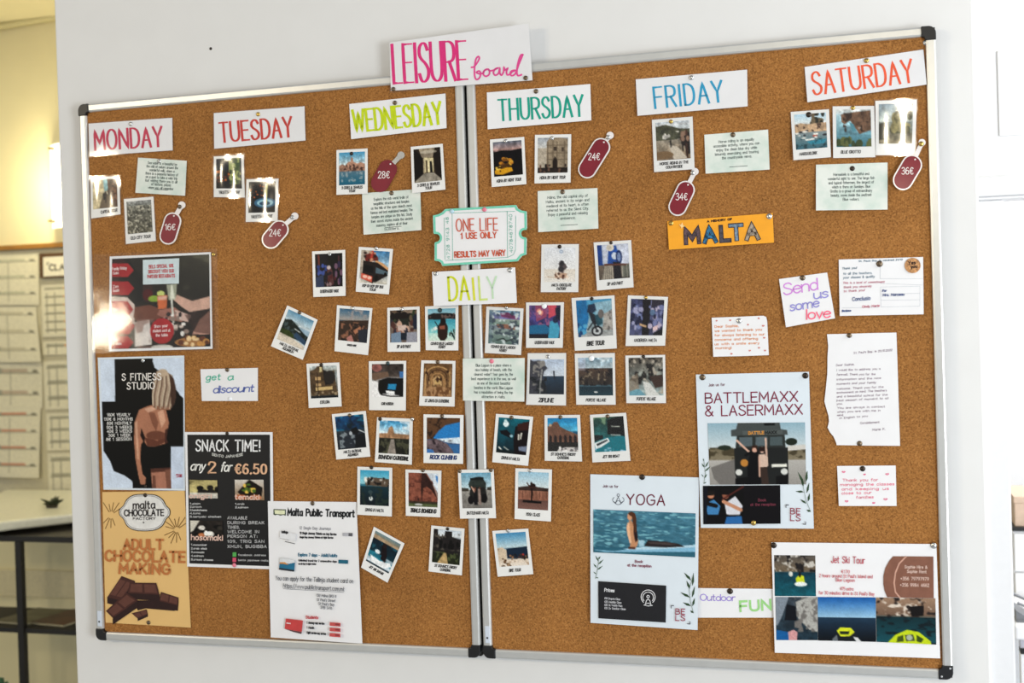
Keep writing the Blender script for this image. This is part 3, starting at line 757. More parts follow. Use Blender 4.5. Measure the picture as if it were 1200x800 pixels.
# succulent on the counter
LEAF = plain('dark_green_leaf', (34, 44, 22), 0.5, vary=0.3)
c = edge_at(61, 594.5, 0.925); 
sp = empty('succulent', (c.x, c.y, 0.925), 'small dark succulent standing at the back of the white counter', 'plant')
rn = random.Random(5)
m = MB(); m.lathe([(0.02, 0), (0.024, 0.012), (0.022, 0.014)], (0, 0, 1), (0, 0, 0), 14); m.build('pot', plain('dark_pot', (50, 44, 34), 0.6), sp)
m = MB()
for k in range(26):
    a = rn.uniform(0, 6.28); e = rn.uniform(.15, .75); L = rn.uniform(.03, .055)
    d = Vector((math.cos(a) * math.cos(e), math.sin(a) * math.cos(e), math.sin(e)))
    m.tube([Vector((0, 0, .012)), Vector((0, 0, .012)) + d * L * .5, Vector((0, 0, .010)) + d * L], [.004, .0065, .001], 6)
m.build('leaves', LEAF, sp, smooth=True)
# leafy plant low at the frame's left edge
c = at(2, 798, 1.30)
pl = empty('potted_plant', (c.x - 0.10, 1.32, 0), 'green split-leaf plant reaching in at the lower left corner', 'plant')
m = MB(); m.lathe([(0.07, 0), (0.09, 0.16), (0.082, 0.16), (0.078, 0.14)], (0, 0, 1), (0, 0, 0), 20); m.build('pot', plain('clay_pot', (150, 100, 70), 0.7), pl)
for k, (dx, dy, hh) in enumerate(((0.10, -0.02, c.z), (-0.06, 0.05, 0.36), (-0.02, -0.10, 0.30))):
    m = MB(); m.tube([(0, 0, 0.14), (dx * .4, dy * .4, hh * .7), (dx, dy, hh - 0.03)], 0.003, 6); st = m.build('stem', LEAF, pl)
    m = MB(); pts = []
    for i in range(28):
        a = 2 * math.pi * i / 28; r = 0.042 * (1 - 0.32 * (i % 4 == 2)) * (0.8 + 0.25 * math.cos(a))
        pts.append((dx + r * math.sin(a) * .9, hh - 0.03 + r * math.cos(a)))
    m.prism(pts, 'y', dy - 0.0008, dy + 0.0008); m.build('leaf_blade', plain('green_leaf', (44, 84, 50), 0.4, vary=0.2), st)

# ---------------------------------------------------------------- the office seen through the doorway on the right
YB = 1.55
c0 = at(1190, 617, YB); c1 = at(1190, 582, YB)
zt = c0.z
cb = empty('drawer_cabinet', (c0.x + 0.3, YB + 0.2, 0), 'white drawer cabinet beyond the doorway at the right edge', 'cabinet'); o = cb.location.copy()
def cub(name, a, b, mt, bev=0.002):
    m = MB(); m.box(a, b); m.v = [v - o for v in m.v]; return m.build(name, mt, cb, bevel=bev)
cub('body', (c0.x - 0.01, YB, 0), (c0.x + 0.7, YB + 0.4, zt - 0.012), TRIM)
cub('top_edge', (c0.x - 0.01, YB - 0.01, zt - 0.012), (c0.x + 0.7, YB + 0.4, zt), BLK)
zs = [zt - 0.016, at(1190, 669, YB).z, at(1190, 715, YB).z, 0.35, 0.05]
for z1_, z0_ in zip(zs[:-1], zs[1:]):
    cub('drawer', (c0.x - 0.006, YB - 0.014, z0_ + 0.003), (c0.x + 0.69, YB, z1_ - 0.003), TRIM)
m = MB(); m.box((0, 0, 0), (0.5, 0.25, c1.z - c0.z)); 
bx = empty('storage_box', (c0.x, YB + 0.01, zt), 'beige storage box on top of the white drawer cabinet', 'box')
BEI = plain('beige_card', (214, 188, 166), 0.7)
m = MB(); m.box((0, 0, 0), (0.5, 0.25, c1.z - c0.z - 0.02)); m.build('box_body', BEI, bx, bevel=0.002)
m = MB(); m.box((-0.003, -0.003, c1.z - c0.z - 0.02), (0.503, 0.253, c1.z - c0.z)); m.build('lid', BEI, bx, bevel=0.002)
YD = 1.15
d1 = at(1191, 733, YD); d0 = at(1193, 750, YD); d2 = at(1193, 765, YD)
dk = empty('desk', (d1.x + 0.3, YD, 0), 'white desk with a dark rail under its top, in the office on the right', 'desk'); o = dk.location.copy()
def dub(name, a, b, mt, bev=0.003):
    m = MB(); m.box(a, b); m.v = [v - o for v in m.v]; return m.build(name, mt, dk, bevel=bev)
dub('desk_top', (d1.x - 0.004, YD, d0.z), (d1.x + 0.9, YD + 0.37, d1.z), TRIM, 0.006)
dub('apron', (d1.x + 0.01, YD + 0.02, d2.z + 0.008), (d1.x + 0.88, YD + 0.04, d0.z), plain('lilac_grey', (196, 194, 204), 0.5))
dub('rail', (d1.x + 0.01, YD + 0.012, d2.z - 0.006), (d1.x + 0.88, YD + 0.05, d2.z + 0.008), BLK)
for x in (d1.x + 0.025, d1.x + 0.86):
    for y in (YD + 0.03, YD + 0.33): dub('leg', (x - 0.015, y - 0.015, 0), (x + 0.015, y + 0.015, d2.z - 0.006), TRIM)
st = empty('laptop_stand', (d1.x + 0.05, YD + 0.05, d1.z), 'grey slanted laptop stand on the white desk', 'stand')
GR = plain('grey_steel', (120, 122, 126), 0.4, metal=0.5)
hs = at(1192, 706, YD + 0.05).z - d1.z
m = MB(); m.tube([(-0.04, 0, hs), (0.06, 0, 0.004)], 0.004, 8); m.build('strut', GR, st)
m = MB(); m.tube([(-0.04, 0.12, hs), (0.06, 0.12, 0.004)], 0.004, 8); m.build('strut', GR, st)
m = MB(); m.box((-0.045, -0.01, 0), (0.10, 0.14, 0.005)); m.build('base', GR, st)
m = MB(); m.prism([(-0.045, 0.005), (-0.005, 0.005), (-0.045, hs * .6)], 'y', -0.005, 0.13); m.build('support', GR, st)
# ---------------------------------------------------------------- thumbtacks
PINM = {
 'bronze': plain('bronze_tack', (112, 98, 82), 0.32, metal=0.9, vary=0.15),
 'dark': plain('dark_bronze_tack', (62, 54, 48), 0.32, metal=0.8, vary=0.15),
 'silver': plain('silver_tack', (206, 206, 204), 0.22, metal=0.95),
 'gold': plain('brass_tack', (196, 164, 90), 0.25, metal=0.95),
 'white': plain('white_tack', (238, 240, 244), 0.3, coat=0.5),
 'pink': plain('pink_tack', (226, 120, 140), 0.35, coat=0.4),
 'red': plain('red_tack', (206, 70, 66), 0.35, coat=0.4),
 'teal': plain('dark_teal_tack', (28, 54, 58), 0.35, coat=0.4),
 'clear': plain('pale_blue_tack', (176, 206, 220), 0.25, coat=0.6),
}
PCOL = {'bronze': 'bronze', 'dark': 'dark bronze', 'silver': 'silver', 'gold': 'brass', 'white': 'white', 'pink': 'pink', 'red': 'red', 'teal': 'dark teal', 'clear': 'pale blue'}
_pm = {}
def pin(x, y, where, kind='bronze', r=0.0046, h=0.0024):
    """a domed thumbtack pushed in at a pixel; h = height of the sheet it holds above the cork"""
    if 'head' not in _pm:
        m = MB(); m.lathe([(0.0046, 0), (0.0047, 0.0005), (0.0043, 0.0014), (0.0032, 0.0023), (0.0016, 0.0028), (0.0003, 0.0029)], (0, -1, 0), (0, 0, 0), 18)
        o = m.build('head', None, smooth=True); _pm['head'] = o.data; bpy.data.objects.remove(o)
        m = MB(); m.lathe([(0.0005, 0.0), (0.0005, -0.006), (0.0001, -0.0075)], (0, -1, 0), (0, 0, 0), 8)
        o = m.build('needle', PINM['silver']); _pm['needle'] = o.data; bpy.data.objects.remove(o)
    key = 'head_' + kind
    if key not in _pm:
        d = _pm['head'].copy(); d.materials.clear(); d.materials.append(PINM[kind]); _pm[key] = d
    p = at(x, y, CORK - h)
    t = empty('thumbtack', p, '%s thumbtack %s' % (PCOL[kind], where), 'thumbtack', 'thumbtacks in the cork boards')
    t.scale = (r / 0.0046, 1, r / 0.0046)
    for nm, d in (('head', _pm[key]), ('needle', _pm['needle'])):
        o = bpy.data.objects.new(nm, d); COL.objects.link(o); o.parent = t
    return t

# ---------------------------------------------------------------- the day headings
def heading(word, q, tbox, col, ht, label, w=2.9, pinat=None, kind='bronze', pouch=True, contrast=0.35, lift=(.0008, .0008, .006, .006), bow=0.0, wave=0.0, base=0.0012, gap=2.2, mat=None):
    s = Sheet('paper_sign', label, 'sign', q, base=base, lift=lift, bow=bow, wave=wave, group='hand lettered signs on the cork boards', mat=mat or PAPER())
    s.text('lettering', [(word, tbox[0], tbox[1], tbox[2], tbox[3], ht)], col, w, n=4, gap=gap, contrast=contrast)
    if pouch: s.pouch(1.2)
    if pinat: pin(pinat[0], pinat[1], 'at the top of the %s sign' % word, kind, h=base + .0022)
    return s
heading('MONDAY', [(103.7,144.8),(201.8,138),(202.3,176),(104.8,183)], (112, 175.5, 190.5, 171), (196, 42, 78), 22.5, 'white laminated MONDAY sign lettered in crimson', pinat=(153.2,145.3), kind='silver', lift=(.001,.001,.004,.004), wave=.0006)
heading('TUESDAY', [(250.5,132.5),(356.8,124.5),(358,164.5),(251,174.3)], (259, 166.5, 343, 159.5), (200, 52, 40), 22.5, 'white laminated TUESDAY sign lettered in red', pinat=(302.5,133.8), kind='gold', lift=(.001,.001,.003,.006), wave=.0010)
heading('WEDNESDAY', [(409.3,121.8),(522,109.5),(523.3,150),(411.5,163)], (415.5, 154.5, 518, 144.5), (196, 214, 20), 25, 'white WEDNESDAY sign lettered in lime yellow', pinat=(462.8,120.5), pouch=False, w=3.4)
heading('THURSDAY', [(570.5,108.3),(691.7,98.4),(693,140.9),(571.5,151.4)], (585.5, 141, 684, 135.5), (22, 158, 136), 24, 'white THURSDAY sign lettered in sea green', pinat=(628.2,107), pouch=False)
heading('FRIDAY', [(745,93),(875.5,81.6),(876.1,124.5),(747.1,135.6)], (768.5, 126.5, 848, 118.5), (38, 158, 200), 24, 'white laminated FRIDAY sign lettered in blue', pinat=(810.4,91), kind='silver', gap=2.6)
heading('SATURDAY', [(942.9,78.5),(1082,58),(1085.9,99),(946.2,119.8)], (954, 111, 1071, 95.5), (240, 92, 52), 26, 'white laminated SATURDAY sign lettered in orange red', pinat=(1015.4,71), kind='gold', wave=.0008)
pin(1084.6, 50, 'alone in the cork under the top right corner cap', 'silver', r=.0050, h=0.0)
# DAILY
dl = Sheet('paper_sign', 'white DAILY sign over the seam, lettered in fading yellow green', 'sign', [(506.3,318.6),(603.7,313.2),(605.7,354.8),(508.2,358.4)], base=0.0085, group='hand lettered signs on the cork boards')
zz = Z(490,230,6.154)
dl.text('lettering', [('DA', *zz(228,750), *zz(372,742), 27)], (206, 214, 40), 2.9, contrast=.2)
dl.text('lettering', [('I', *zz(405,745), *zz(418,744), 25)], (216, 218, 60), 2.7)
dl.text('lettering', [('L', *zz(450,745), *zz(500,742), 27)], (206, 224, 120), 2.2)
dl.text('lettering', [('Y', *zz(510,735), *zz(575,731), 25)], (196, 226, 190), 2.0)
pin(510.8,320.7,'at the left end of the DAILY sign','silver',h=.0102); pin(597.7,316.6,'at the right end of the DAILY sign','silver',r=.0052,h=.0102)
# LEISURE board
ls = Sheet('paper_sign', 'large white laminated sign LEISURE board lettered in pink over the top frame', 'sign', [(456.5,50),(619.5,27.5),(624,94),(458,106.5)], base=0.0085, lift=(.004,.006,.0006,.0006), wave=.0012, group='hand lettered signs on the cork boards')
z5 = Z(440,20,6)
PK = (224, 30, 122)
ls.text('lettering', [('LEISURE', *z5(132,466), *z5(652,436), 45)], PK, 3.9, n=5, gap=1.8, contrast=.55)
bl = catmull([(680,352),(700,348),(722,320),(738,288),(728,276),(712,300),(704,360),(706,415),(718,438),(738,428),(748,396),(736,378),(718,388),(738,398),(764,392),(776,372),(796,364),(770,378),(766,402),(784,416),(806,402),(808,376),(796,364),(812,376),(838,372),(868,356),(846,366),(836,390),(848,408),(870,396),(880,358),(880,392),(892,408),(906,384),(908,352),(916,372),(934,360),(926,384),(932,406),(952,400),(966,384),(988,374),(962,378),(952,398),(964,412),(988,396),(1012,330),(1034,276),(1038,264),(1022,272),(1004,330),(998,386),(1006,412),(1032,404)], 4)
ls.lines('script_lettering', [[z5(*p) for p in bl]], (232, 70, 150), 2.0)
ls.pouch(1.5, ext=(1.5, 1.5, 1.5, 2.5))
pin(461,104.5,'at the lower left corner of the LEISURE board sign',h=.0106); pin(616,91.3,'at the lower right corner of the LEISURE board sign',h=.0106)

# ONE LIFE ticket
z = Z(490,230,6.154)
tq = [z(100,90), z(785,60), z(790,470), z(110,505)]
def arc(c, rx, ry, a0, a1, n=8): return [(c[0] + rx * math.cos(math.radians(a0 + (a1-a0) * k / n)), c[1] + ry * math.sin(math.radians(a0 + (a1-a0) * k / n))) for k in range(n + 1)]
out = [z(195,93), z(710,64), z(722,88), z(750,104), z(784,110)] + [z(786,232)] + [z(*p) for p in arc((780,268),36,36,-90,-270)] + [z(784,305), z(782,418), z(752,428), z(722,466)] + [z(175,500), z(165,478), z(145,466), z(118,462), z(118,340)] + [z(*p) for p in arc((122,300),36,38,90,-90)] + [z(110,262), z(106,140), z(140,132), z(172,116)]
tk = Sheet('paper_sign', 'ticket shaped sign ONE LIFE edged in mint green across the seam', 'sign', tq, base=0.0085, lift=(.001,.001,.004,.004), outline=out, group='hand lettered signs on the cork boards')
cx, cy = z(450, 283)
ins = lambda k, dx=0: [(cx + (x - cx) * k + dx, cy + (y - cy) * k) for x, y in out]
tk.lines('mint_border', [ins(.97) + ins(.97)[:1]], (120, 208, 180), 2.6)
TE = (106, 180, 160)
tk.lines('ruled_lines', [[z(190,155), z(196,455)], [z(248,112), z(252,462)], [z(645,106), z(648,440)], [z(706,140), z(704,385), z(690,420), z(648,440)], [z(250,120), z(700,108)], [z(198,462), z(648,440)]], TE, 0.55)
tk.text('number', [('4728 9143 48', *z(232,450), *z(222,150), 3.4)], TE, .5, n=2)
tk.text('number', [('40784678740', *z(685,405), *z(680,130), 3.4)], TE, .5, n=2)
RO = (206, 84, 50)
tk.text('lettering', [('ONE LIFE', *z(280,252), *z(578,244), 14.2), ('1 USE ONLY', *z(314,306), *z(568,298), 6.6), ('RESULTS MAY VARY', *z(268,440), *z(632,426), 6.4)], RO, 1.25, n=4, gap=2.0)
pin(567.7,245.4,'at the top of the ONE LIFE ticket','pink',h=.0105); pin(529.5,247.5,'at the top left corner of the ONE LIFE ticket','clear',h=.0105)

# ---------------------------------------------------------------- printed text cards
TXT = (84, 98, 96)
def info(label, q, lines_, pinat=None, kind='bronze', rule=True, base=.0012, box=(.14,.86), v0=.14, dv=.105, lift=(.0008,.0008,.006,.006), where='', bow=0.0, ht=3.0, ls=True, foot=None):
    s = Sheet('text_card', label, 'card', q, base=base, lift=lift, bow=bow, mat=mint_mat(), group='mint green text cards under the day signs')
    B = lambda u, v: tuple(q[0][k]*(1-u)*(1-v) + q[1][k]*u*(1-v) + q[2][k]*u*v + q[3][k]*(1-u)*v for k in (0, 1))
    mx = max(len(t) for t in lines_); L = []
    for k, t in enumerate(lines_):
        hw = (box[1] - box[0]) / 2 * max(.35, len(t) / mx); c = (box[0] + box[1]) / 2; v = v0 + dv * (k + .6)
        L.append((t, *B(c - hw, v), *B(c + hw, v), ht))
    s.text('printed_text', L, TXT, .42, n=2, gap=1.6)
    if rule: s.lines('rule', [[B(.38, .87), B(.66, .87)]], TXT, .6)
    if pinat: pin(pinat[0], pinat[1], where, kind, h=base + .0014)
    return s
info('mint text card under the MONDAY sign', [(161.8,184.6),(218.8,188.3),(216.8,229.3),(158.6,225.8)], ['Sea water is a beautiful by','the wild of nature around the','wonderful walk, where a','there is a peaceful history of','on a spot to take a wide trip','but visiting there you is all','of historic places','where you will remember'], (186.5,188.8), 'silver', where='on the text card under MONDAY', lift=(.0008,.001,.006,.006), box=(.18,.84), v0=.1, dv=.1)
info('mint text card under the maroon 28 euro tag', [(424.3,226.3),(492.5,221.3),(493.8,269.5),(426,275)], ['Explore the rich world trails of','megalithic structures and temples','on the hills of the open island\'s most','famous and best maintained temples. The','temples are unique on this list. Study','their secret stories inside the ancient','masonry, explore all of their','builders.'], (458.8,226.3), where='on the text card under the 28 euro tag', base=.0026)
info('mint text card below the THURSDAY photos', [(630,223.8),(700.1,220.2),(701.2,267.7),(630.8,271.9)], ['Mdina, the old capital city of','Malta, ancient in its origin and','medieval at its heart, is often','referred to as the Silent City.','Enjoy a peaceful and relaxing','ambience.'], (659.4,224.9), where='on the text card below the THURSDAY photos')
info('mint text card to the right of the horse riding photo', [(825.4,157.8),(900.1,151.8),(901.9,198.6),(826.9,203.4)], ['Horse riding is an equally','accessible activity, where you can','enjoy the clean blue sky while','leisurely exercising and touring','the countryside views.'], (859,158), where='on the text card beside the horse riding photo', v0=.18)
info('mint text card below the SATURDAY photos', [(956.2,192.9),(1040.1,190.3),(1040.1,245.5),(956.2,246.5)], ['Marsaxlokk is a beautiful and','wonderful sight to see. The large fish','and typical fishermen, the largest of','which is there on Sundays. Blue','Grotto is a group of extraordinary','beauty, caves inside the seafront','Blue waters.'], (998.8,197.4), 'dark', where='on the text card below the SATURDAY photos', rule=False, v0=.2, dv=.09, box=(.17,.82))
info('mint text card pinned across the seam in the middle', [(542.3,420),(614.9,419.3),(614.4,470.4),(542.6,469.2)], ['Blue Lagoon is a place where a','nice holiday of beach, with the','clearest water? Year goes by, the','best experience is in the sea, as well','as one of the most beautiful','beaches in the world. Blue Lagoon','has a reputation of being the top','attraction in Malta.'], (576.2,423.1), 'pink', where='on the text card across the seam', base=.0085, rule=False, v0=.13)

# ---------------------------------------------------------------- price tags
MAR = plain('maroon_card', (122, 34, 46), 0.45, coat=0.04, vary=0.18, scale=18, spec=0.25)
TAGW = plain('white_tag_card', (232, 226, 224), 0.45, coat=0.2)
def price(txt, a, b, r, hd, label, base=.003, border=True, td=0, tilt=-.16, tsz=8.5):
    """a capsule from a to b, radius r, with a loop handle ending at hd; pixels"""
    ax = Vector((b[0]-a[0], b[1]-a[1])); ang = math.degrees(math.atan2(ax.y, ax.x))
    def capsule(r): return arc(a, r, r, ang + 90, ang + 270, 12) + arc(b, r, r, ang - 90, ang + 90, 12)
    H = Vector(hd); A = Vector(a); d = (A - H).normalized(); n = Vector((-d.y, d.x))
    E = A + (H - A).normalized() * (r - 1.2)
    wN, wH = 2.6, 4.3
    ha = math.degrees(math.atan2(-d.y, -d.x))
    handle = [tuple(E + n * wN)] + [tuple(H + d * 4 + n * wN)] + arc(tuple(H), wH, wH, ha - 100, ha + 100, 10)[::1] + [tuple(H + d * 4 - n * wN), tuple(E - n * wN)]
    # order the loop so that it does not cross itself
    first = Vector(handle[2]) - (H + n * wH)
    if first.length > wH: handle = [handle[0], handle[1]] + handle[2:-2][::-1] + handle[-2:]
    xs = [a[0]-r, b[0]-r, a[0]+r, b[0]+r, hd[0]-6, hd[0]+6]; ys = [a[1]-r, b[1]-r, a[1]+r, b[1]+r, hd[1]-6, hd[1]+6]
    x0, x1, y0, y1 = min(xs), max(xs), min(ys), max(ys)
    s = Sheet('price_tag', label, 'price tag', [(x0,y0),(x1,y0),(x1,y1),(x0,y1)], base=base, lift=(0, 0, .004, .004), outline=capsule(r), mat=TAGW if border else MAR, group='maroon price tags', part='tag_body', th=.0008)
    s.slab('tag_loop', handle, TAGW if border else PINM['silver'], 0.0004, .0007)
    if border: s.polys('maroon_face', [capsule(r - 1.6)], MAR, h=.0004)
    s.polys('eyelet', [arc((a[0] - (ax.normalized() * r * .62).x, a[1] - (ax.normalized() * r * .62).y), 1.0, 1.0, 0, 330, 10)], ink((236, 226, 222)), h=.0006)
    m = ((a[0] + b[0]) / 2, (a[1] + b[1]) / 2 + td); hw = tsz * .78
    s.text('price', [(txt, m[0] - hw, m[1] + tsz*.42 - tilt * hw * -1, m[0] + hw, m[1] + tsz*.42 + tilt * hw, tsz * .92)], (244, 236, 232), .85, n=4, gap=1.6, h=.0007)
    return s
price('16\u20ac', (202.2,259), (197,276.3), 10.2, (213.1,240.2), 'maroon price tag reading 16 euro under MONDAY', tilt=-.25, tsz=7.5)
pin(210.6,242.2,'in the loop of the 16 euro tag','bronze',h=.0045)
price('24\u20ac', (327.5,268.8), (317.5,280.5), 10.9, (345.5,253.2), 'maroon price tag reading 24 euro under the TUESDAY photos', tilt=-.1, td=-1)
pin(342.5,254.5,'in the loop of the TUESDAY 24 euro tag','silver',h=.0045)
price('28\u20ac', (454.5,198), (445.5,214.3), 10.8, (470.0,181.8), 'unbordered maroon price tag reading 28 euro between the WEDNESDAY photos', border=False, base=.0014)
price('24\u20ac', (704.3,172.4), (688.3,198.1), 10.9, (715.0,158.6), 'maroon price tag reading 24 euro under the THURSDAY sign', tilt=-.22)
pin(712.5,160.8,'in the loop of the THURSDAY 24 euro tag','silver',h=.0045)
price('34\u20ac', (803.5,222.6), (794.2,242.1), 10.9, (814.5,201.0), 'maroon price tag reading 34 euro below the horse riding photo', base=.0042, tilt=-.25)
pin(811.8,202.4,'in the loop of the 34 euro tag','silver',h=.0056)
price('36\u20ac', (1068.7,193.2), (1058.3,210.8), 12.0, (1080.5,167.0), 'maroon price tag reading 36 euro at the lower edge of the SATURDAY photos', base=.006, tilt=-.22)
pin(1079.5,168.5,'in the loop of the 36 euro tag','gold',h=.0075)
# ---------------------------------------------------------------- the small instant photos
INKC = (38, 36, 38)
def photo(label, q, pic, cap, pinat=None, kind='bronze', box=(.085, .065, .915, .79), base=.0014, lift=(.0008,.0008,.007,.007), bow=0.0, wave=0.0, ph=0.0,
          film=False, where=None, r=.0040, cw=.62, ch=3.3, cu=.5, cv=.885, csl=.15, pw=.62, ext=None, col=INKC):
    s = Sheet('instant_photo', label, 'photo', q, base=base, lift=lift, bow=bow, wave=wave, ph=ph, mat=GLOSS(), part='print', group='small instant photos on the cork boards')
    s.picture('picture', pic, box=box)
    B = lambda u, v: tuple(q[0][k]*(1-u)*(1-v) + q[1][k]*u*(1-v) + q[2][k]*u*v + q[3][k]*(1-u)*v for k in (0, 1))
    n = len(cap); L = []
    for k, t in enumerate(cap):
        v = cv + (k - (n - 1) / 2) * .075 + .03; hw = cw / 2 * (1 if k == 0 else max(.3, min(1, len(t) / max(1, len(cap[0])))))
        L.append((t, *B(cu - hw, v), *B(cu + hw, v), ch if n == 1 else ch * .88))
    if cap: s.text('caption', L, col, pw, n=2, gap=1.5, slant=csl)
    if film: s.pouch(1.6, ext=ext, amp=2.0)
    if pinat: pin(pinat[0], pinat[1], where or 'holding the photo captioned ' + ' '.join(cap), kind, r=r, h=base + .0014)
    return s
N = 40; M = 46
def P(top=(200,200,200), bot=None, nx=N, ny=M): return Pic(nx, ny, top, bot)

# -- MONDAY
c = P((216, 214, 196), (190, 178, 140)); c.po([(.55,0),(1,0),(1,1),(.62,.95),(.6,.5)], (104,72,52)).po([(0,0),(.42,0),(.46,.55),(.3,1),(0,1)], (206,190,150)).po([(.42,0),(.6,0),(.62,.38),(.48,.42)], (150,190,192))
c.nz(.3,8,seed=3); c.sp(14,(.6,.1,1,.8),[(60,44,40),(140,104,80)],.05,2,1.4).po([(.4,.55),(.72,.5),(.8,1),(.25,1)], (120,104,84)).sp(8,(.45,.45,.72,.75),[(40,36,36),(70,60,56)],.04,4,2)
photo('film-covered photo of a narrow street, leftmost under MONDAY', [(105.8,207.3),(139.8,206.4),(141.2,251),(106.7,256)], c, ['CAPITAL TOUR'], film=True, lift=(.001,.001,.0025,.0025), wave=.0006, cw=.55, cu=.62)
c = P((112,112,104), (98,94,78)); c.g(0,.16,(150,152,150),(120,122,116)).nz(.5,14,18,7).tex((206,200,180),16,20,.6,5,(0,.15,1,1),.9).tex((50,48,40),14,16,.62,8,(0,.2,1,1),.8)
photo('grey aerial city photo beside the 16 euro tag', [(145.2,233.2),(179.8,230.3),(182.6,282.1),(147.5,285.8)], c, ['OLD CITY TOUR'], film=True, wave=.0003, lift=(.001,.001,.0015,.0015), cw=.66)
# -- TUESDAY
c = P((18,36,58), (24,22,24)); c.g(.2,.55,(30,52,70),(44,34,26)).nz(.4,8,seed=2).sp(26,(0,.42,.5,.75),[(214,120,50),(120,60,28),(60,40,30)],.045,3,.8).po([(.62,.0),(.95,.0),(.9,1),(.5,1)], (96,120,60), .7).tex((190,196,120),7,9,.5,4,(.5,0,1,1),.8).g(.85,1,(20,28,20),(14,18,16))  # yellow-green band on the right is film glare painted into the picture
photo('film-covered night fountain photo, upper left below TUESDAY', [(250.5,183.3),(285.5,181.3),(287,231.3),(250.5,230.8)], c, ['VALLETTA BY NIGHT'], film=True, wave=.0010, lift=(.002,.002,.0012,.0012), cw=.66)
c = P((20,22,30), (16,18,22)); c.nz(.4,8,seed=3).sp(40,(0,.1,.6,.7),[(200,110,50),(110,60,34),(60,34,24)],.03,9,.7).el(.62,.68,.4,.16,(60,110,140)).el(.62,.68,.3,.11,(150,196,210)).el(.6,.7,.2,.07,(40,80,110)).ln([(.66,.1),(.64,.7)],.08,(200,196,130)).ln([(.58,.3),(.6,.7)],.04,(170,170,120)).g(.84,1,(20,22,20),(10,12,12))
photo('film-covered night photo of a lit pool, lower right below TUESDAY', [(288.8,210),(326.3,209.3),(325.3,258.8),(288,260)], c, ['VALLETTA BY NIGHT'], film=True, wave=.0010, ph=.72, lift=(.0015,.0015,.0026,.0026), cw=.66)
# -- WEDNESDAY
c = P((86,156,190), (196,214,216)); c.g(.0,.42,(70,150,190),(214,222,220)).po([(0,.42),(.12,.36),(.25,.4),(.36,.3),(.44,.3),(.46,.2),(.5,.14),(.54,.2),(.56,.3),(.7,.36),(.82,.32),(1,.38),(1,.6),(0,.6)], (176,134,112)).nz(.3,14,14,3,(0,.1,1,.6)).tex((84,60,54),14,10,.58,3,(0,.36,1,.6)).g(.58,1,(92,124,140),(30,104,130)).tex((170,176,176),10,14,.55,5,(.1,.58,.9,.9),.7)
photo('photo of a domed harbour town mirrored in teal water', [(394.3,175.8),(430.8,173.8),(430.8,226.8),(394.3,228.3)], c, ['3 CITIES & TEMPLES','TOUR'], (412,180), 'dark', where='on the harbour town photo under WEDNESDAY', cw=.66)
c = P((44,36,30), (96,84,70)); c.po([(.2,.0),(.8,.0),(.7,.28),(.3,.28)], (150,136,116)).po([(.38,.28),(.72,.3),(.72,.72),(.38,.72)], (206,192,150)).po([(.44,.36),(.5,.36),(.5,.72),(.44,.72)], (70,56,44)).po([(.58,.4),(.66,.4),(.68,.78),(.58,.76)], (22,18,16)).po([(.72,.2),(1,.05),(1,1),(.78,.86)], (40,32,28)).po([(0,0),(.22,.15),(.34,.3),(.36,.75),(.1,.9),(0,.95)], (30,26,24)).po([(.36,.3),(.4,.28),(.4,.74),(.34,.76)], (176,160,130)).po([(.1,.92),(.36,.74),(.72,.74),(.95,.92),(1,1),(0,1)], (150,142,128)).nz(.25,9,seed=4).el(.55,.12,.3,.05,(206,196,176),.6)
photo('sepia photo of a columned hall, right of the 28 euro tag', [(481.3,172),(518.8,168.3),(522,222),(483,226.3)], c, ['3 CITIES & TEMPLES','TOUR'], cw=.66)
# -- THURSDAY
c = P((120,124,140), (20,20,24)); c.g(0,.22,(92,100,112),(180,150,146)).g(.22,.34,(190,150,140),(60,58,62)).po([(0,.3),(.3,.26),(.6,.28),(1,.24),(1,1),(0,1)], (26,24,28)).nz(.3,9,seed=4).sp(16,(.2,.48,.66,.72),[(220,170,60),(196,130,40),(130,84,30)],.06,6,.7).po([(.04,.82),(.3,.72),(.62,.76),(.66,.86),(.3,.95),(.05,.92)], (214,156,30)).po([(.1,.72),(.5,.62),(.6,.72),(.2,.8)], (90,62,20)).sp(8,(.1,.7,.6,.85),[(240,200,80),(60,40,20)],.04,4,.6)
photo('photo of a yellow boat on a dark night, left under THURSDAY', [(574.1,163.5),(614.3,160.3),(616.9,215.7),(576.2,219.1)], c, ['MDINA BY NIGHT TOUR'], (592.8,165.3), 'silver', where='on the yellow night boat photo under THURSDAY', cw=.7)
c = P((172,176,180), (150,146,138)); c.g(0,.3,(150,156,164),(196,194,188)).po([(.3,.12),(.4,.02),(.58,.0),(.72,.0),(.98,.05),(1,1),(.3,1)], (150,134,112)).po([(0,.3),(.3,.3),(.3,1),(0,1)], (176,164,146)).nz(.16,12,seed=6)
for x in (.34,.5,.64,.88): c.ln([(x,.12),(x,.85)],.025,(104,90,74))
for y in (.22,.44,.62): c.ln([(.3,y),(1,y)],.025,(112,98,82))
c.po([(.5,.66),(.57,.52),(.66,.66),(.66,.84),(.5,.84)], (52,44,40)).po([(.53,.26),(.62,.26),(.62,.38),(.53,.38)], (70,60,54)).po([(.78,.28),(.86,.28),(.86,.4),(.78,.4)], (84,72,62)).g(.84,1,(44,38,36),(66,58,52)).sp(18,(0,.78,1,.98),[(30,28,30),(110,84,70),(60,50,50)],.035,3,1.2)
photo('photo of a baroque church front, right under THURSDAY', [(626.9,158),(669.4,157.2),(668.6,213.9),(626.4,214.9)], c, ['MDINA BY NIGHT TOUR'], (647,161.9), 'silver', where='on the church front photo under THURSDAY', cw=.7)
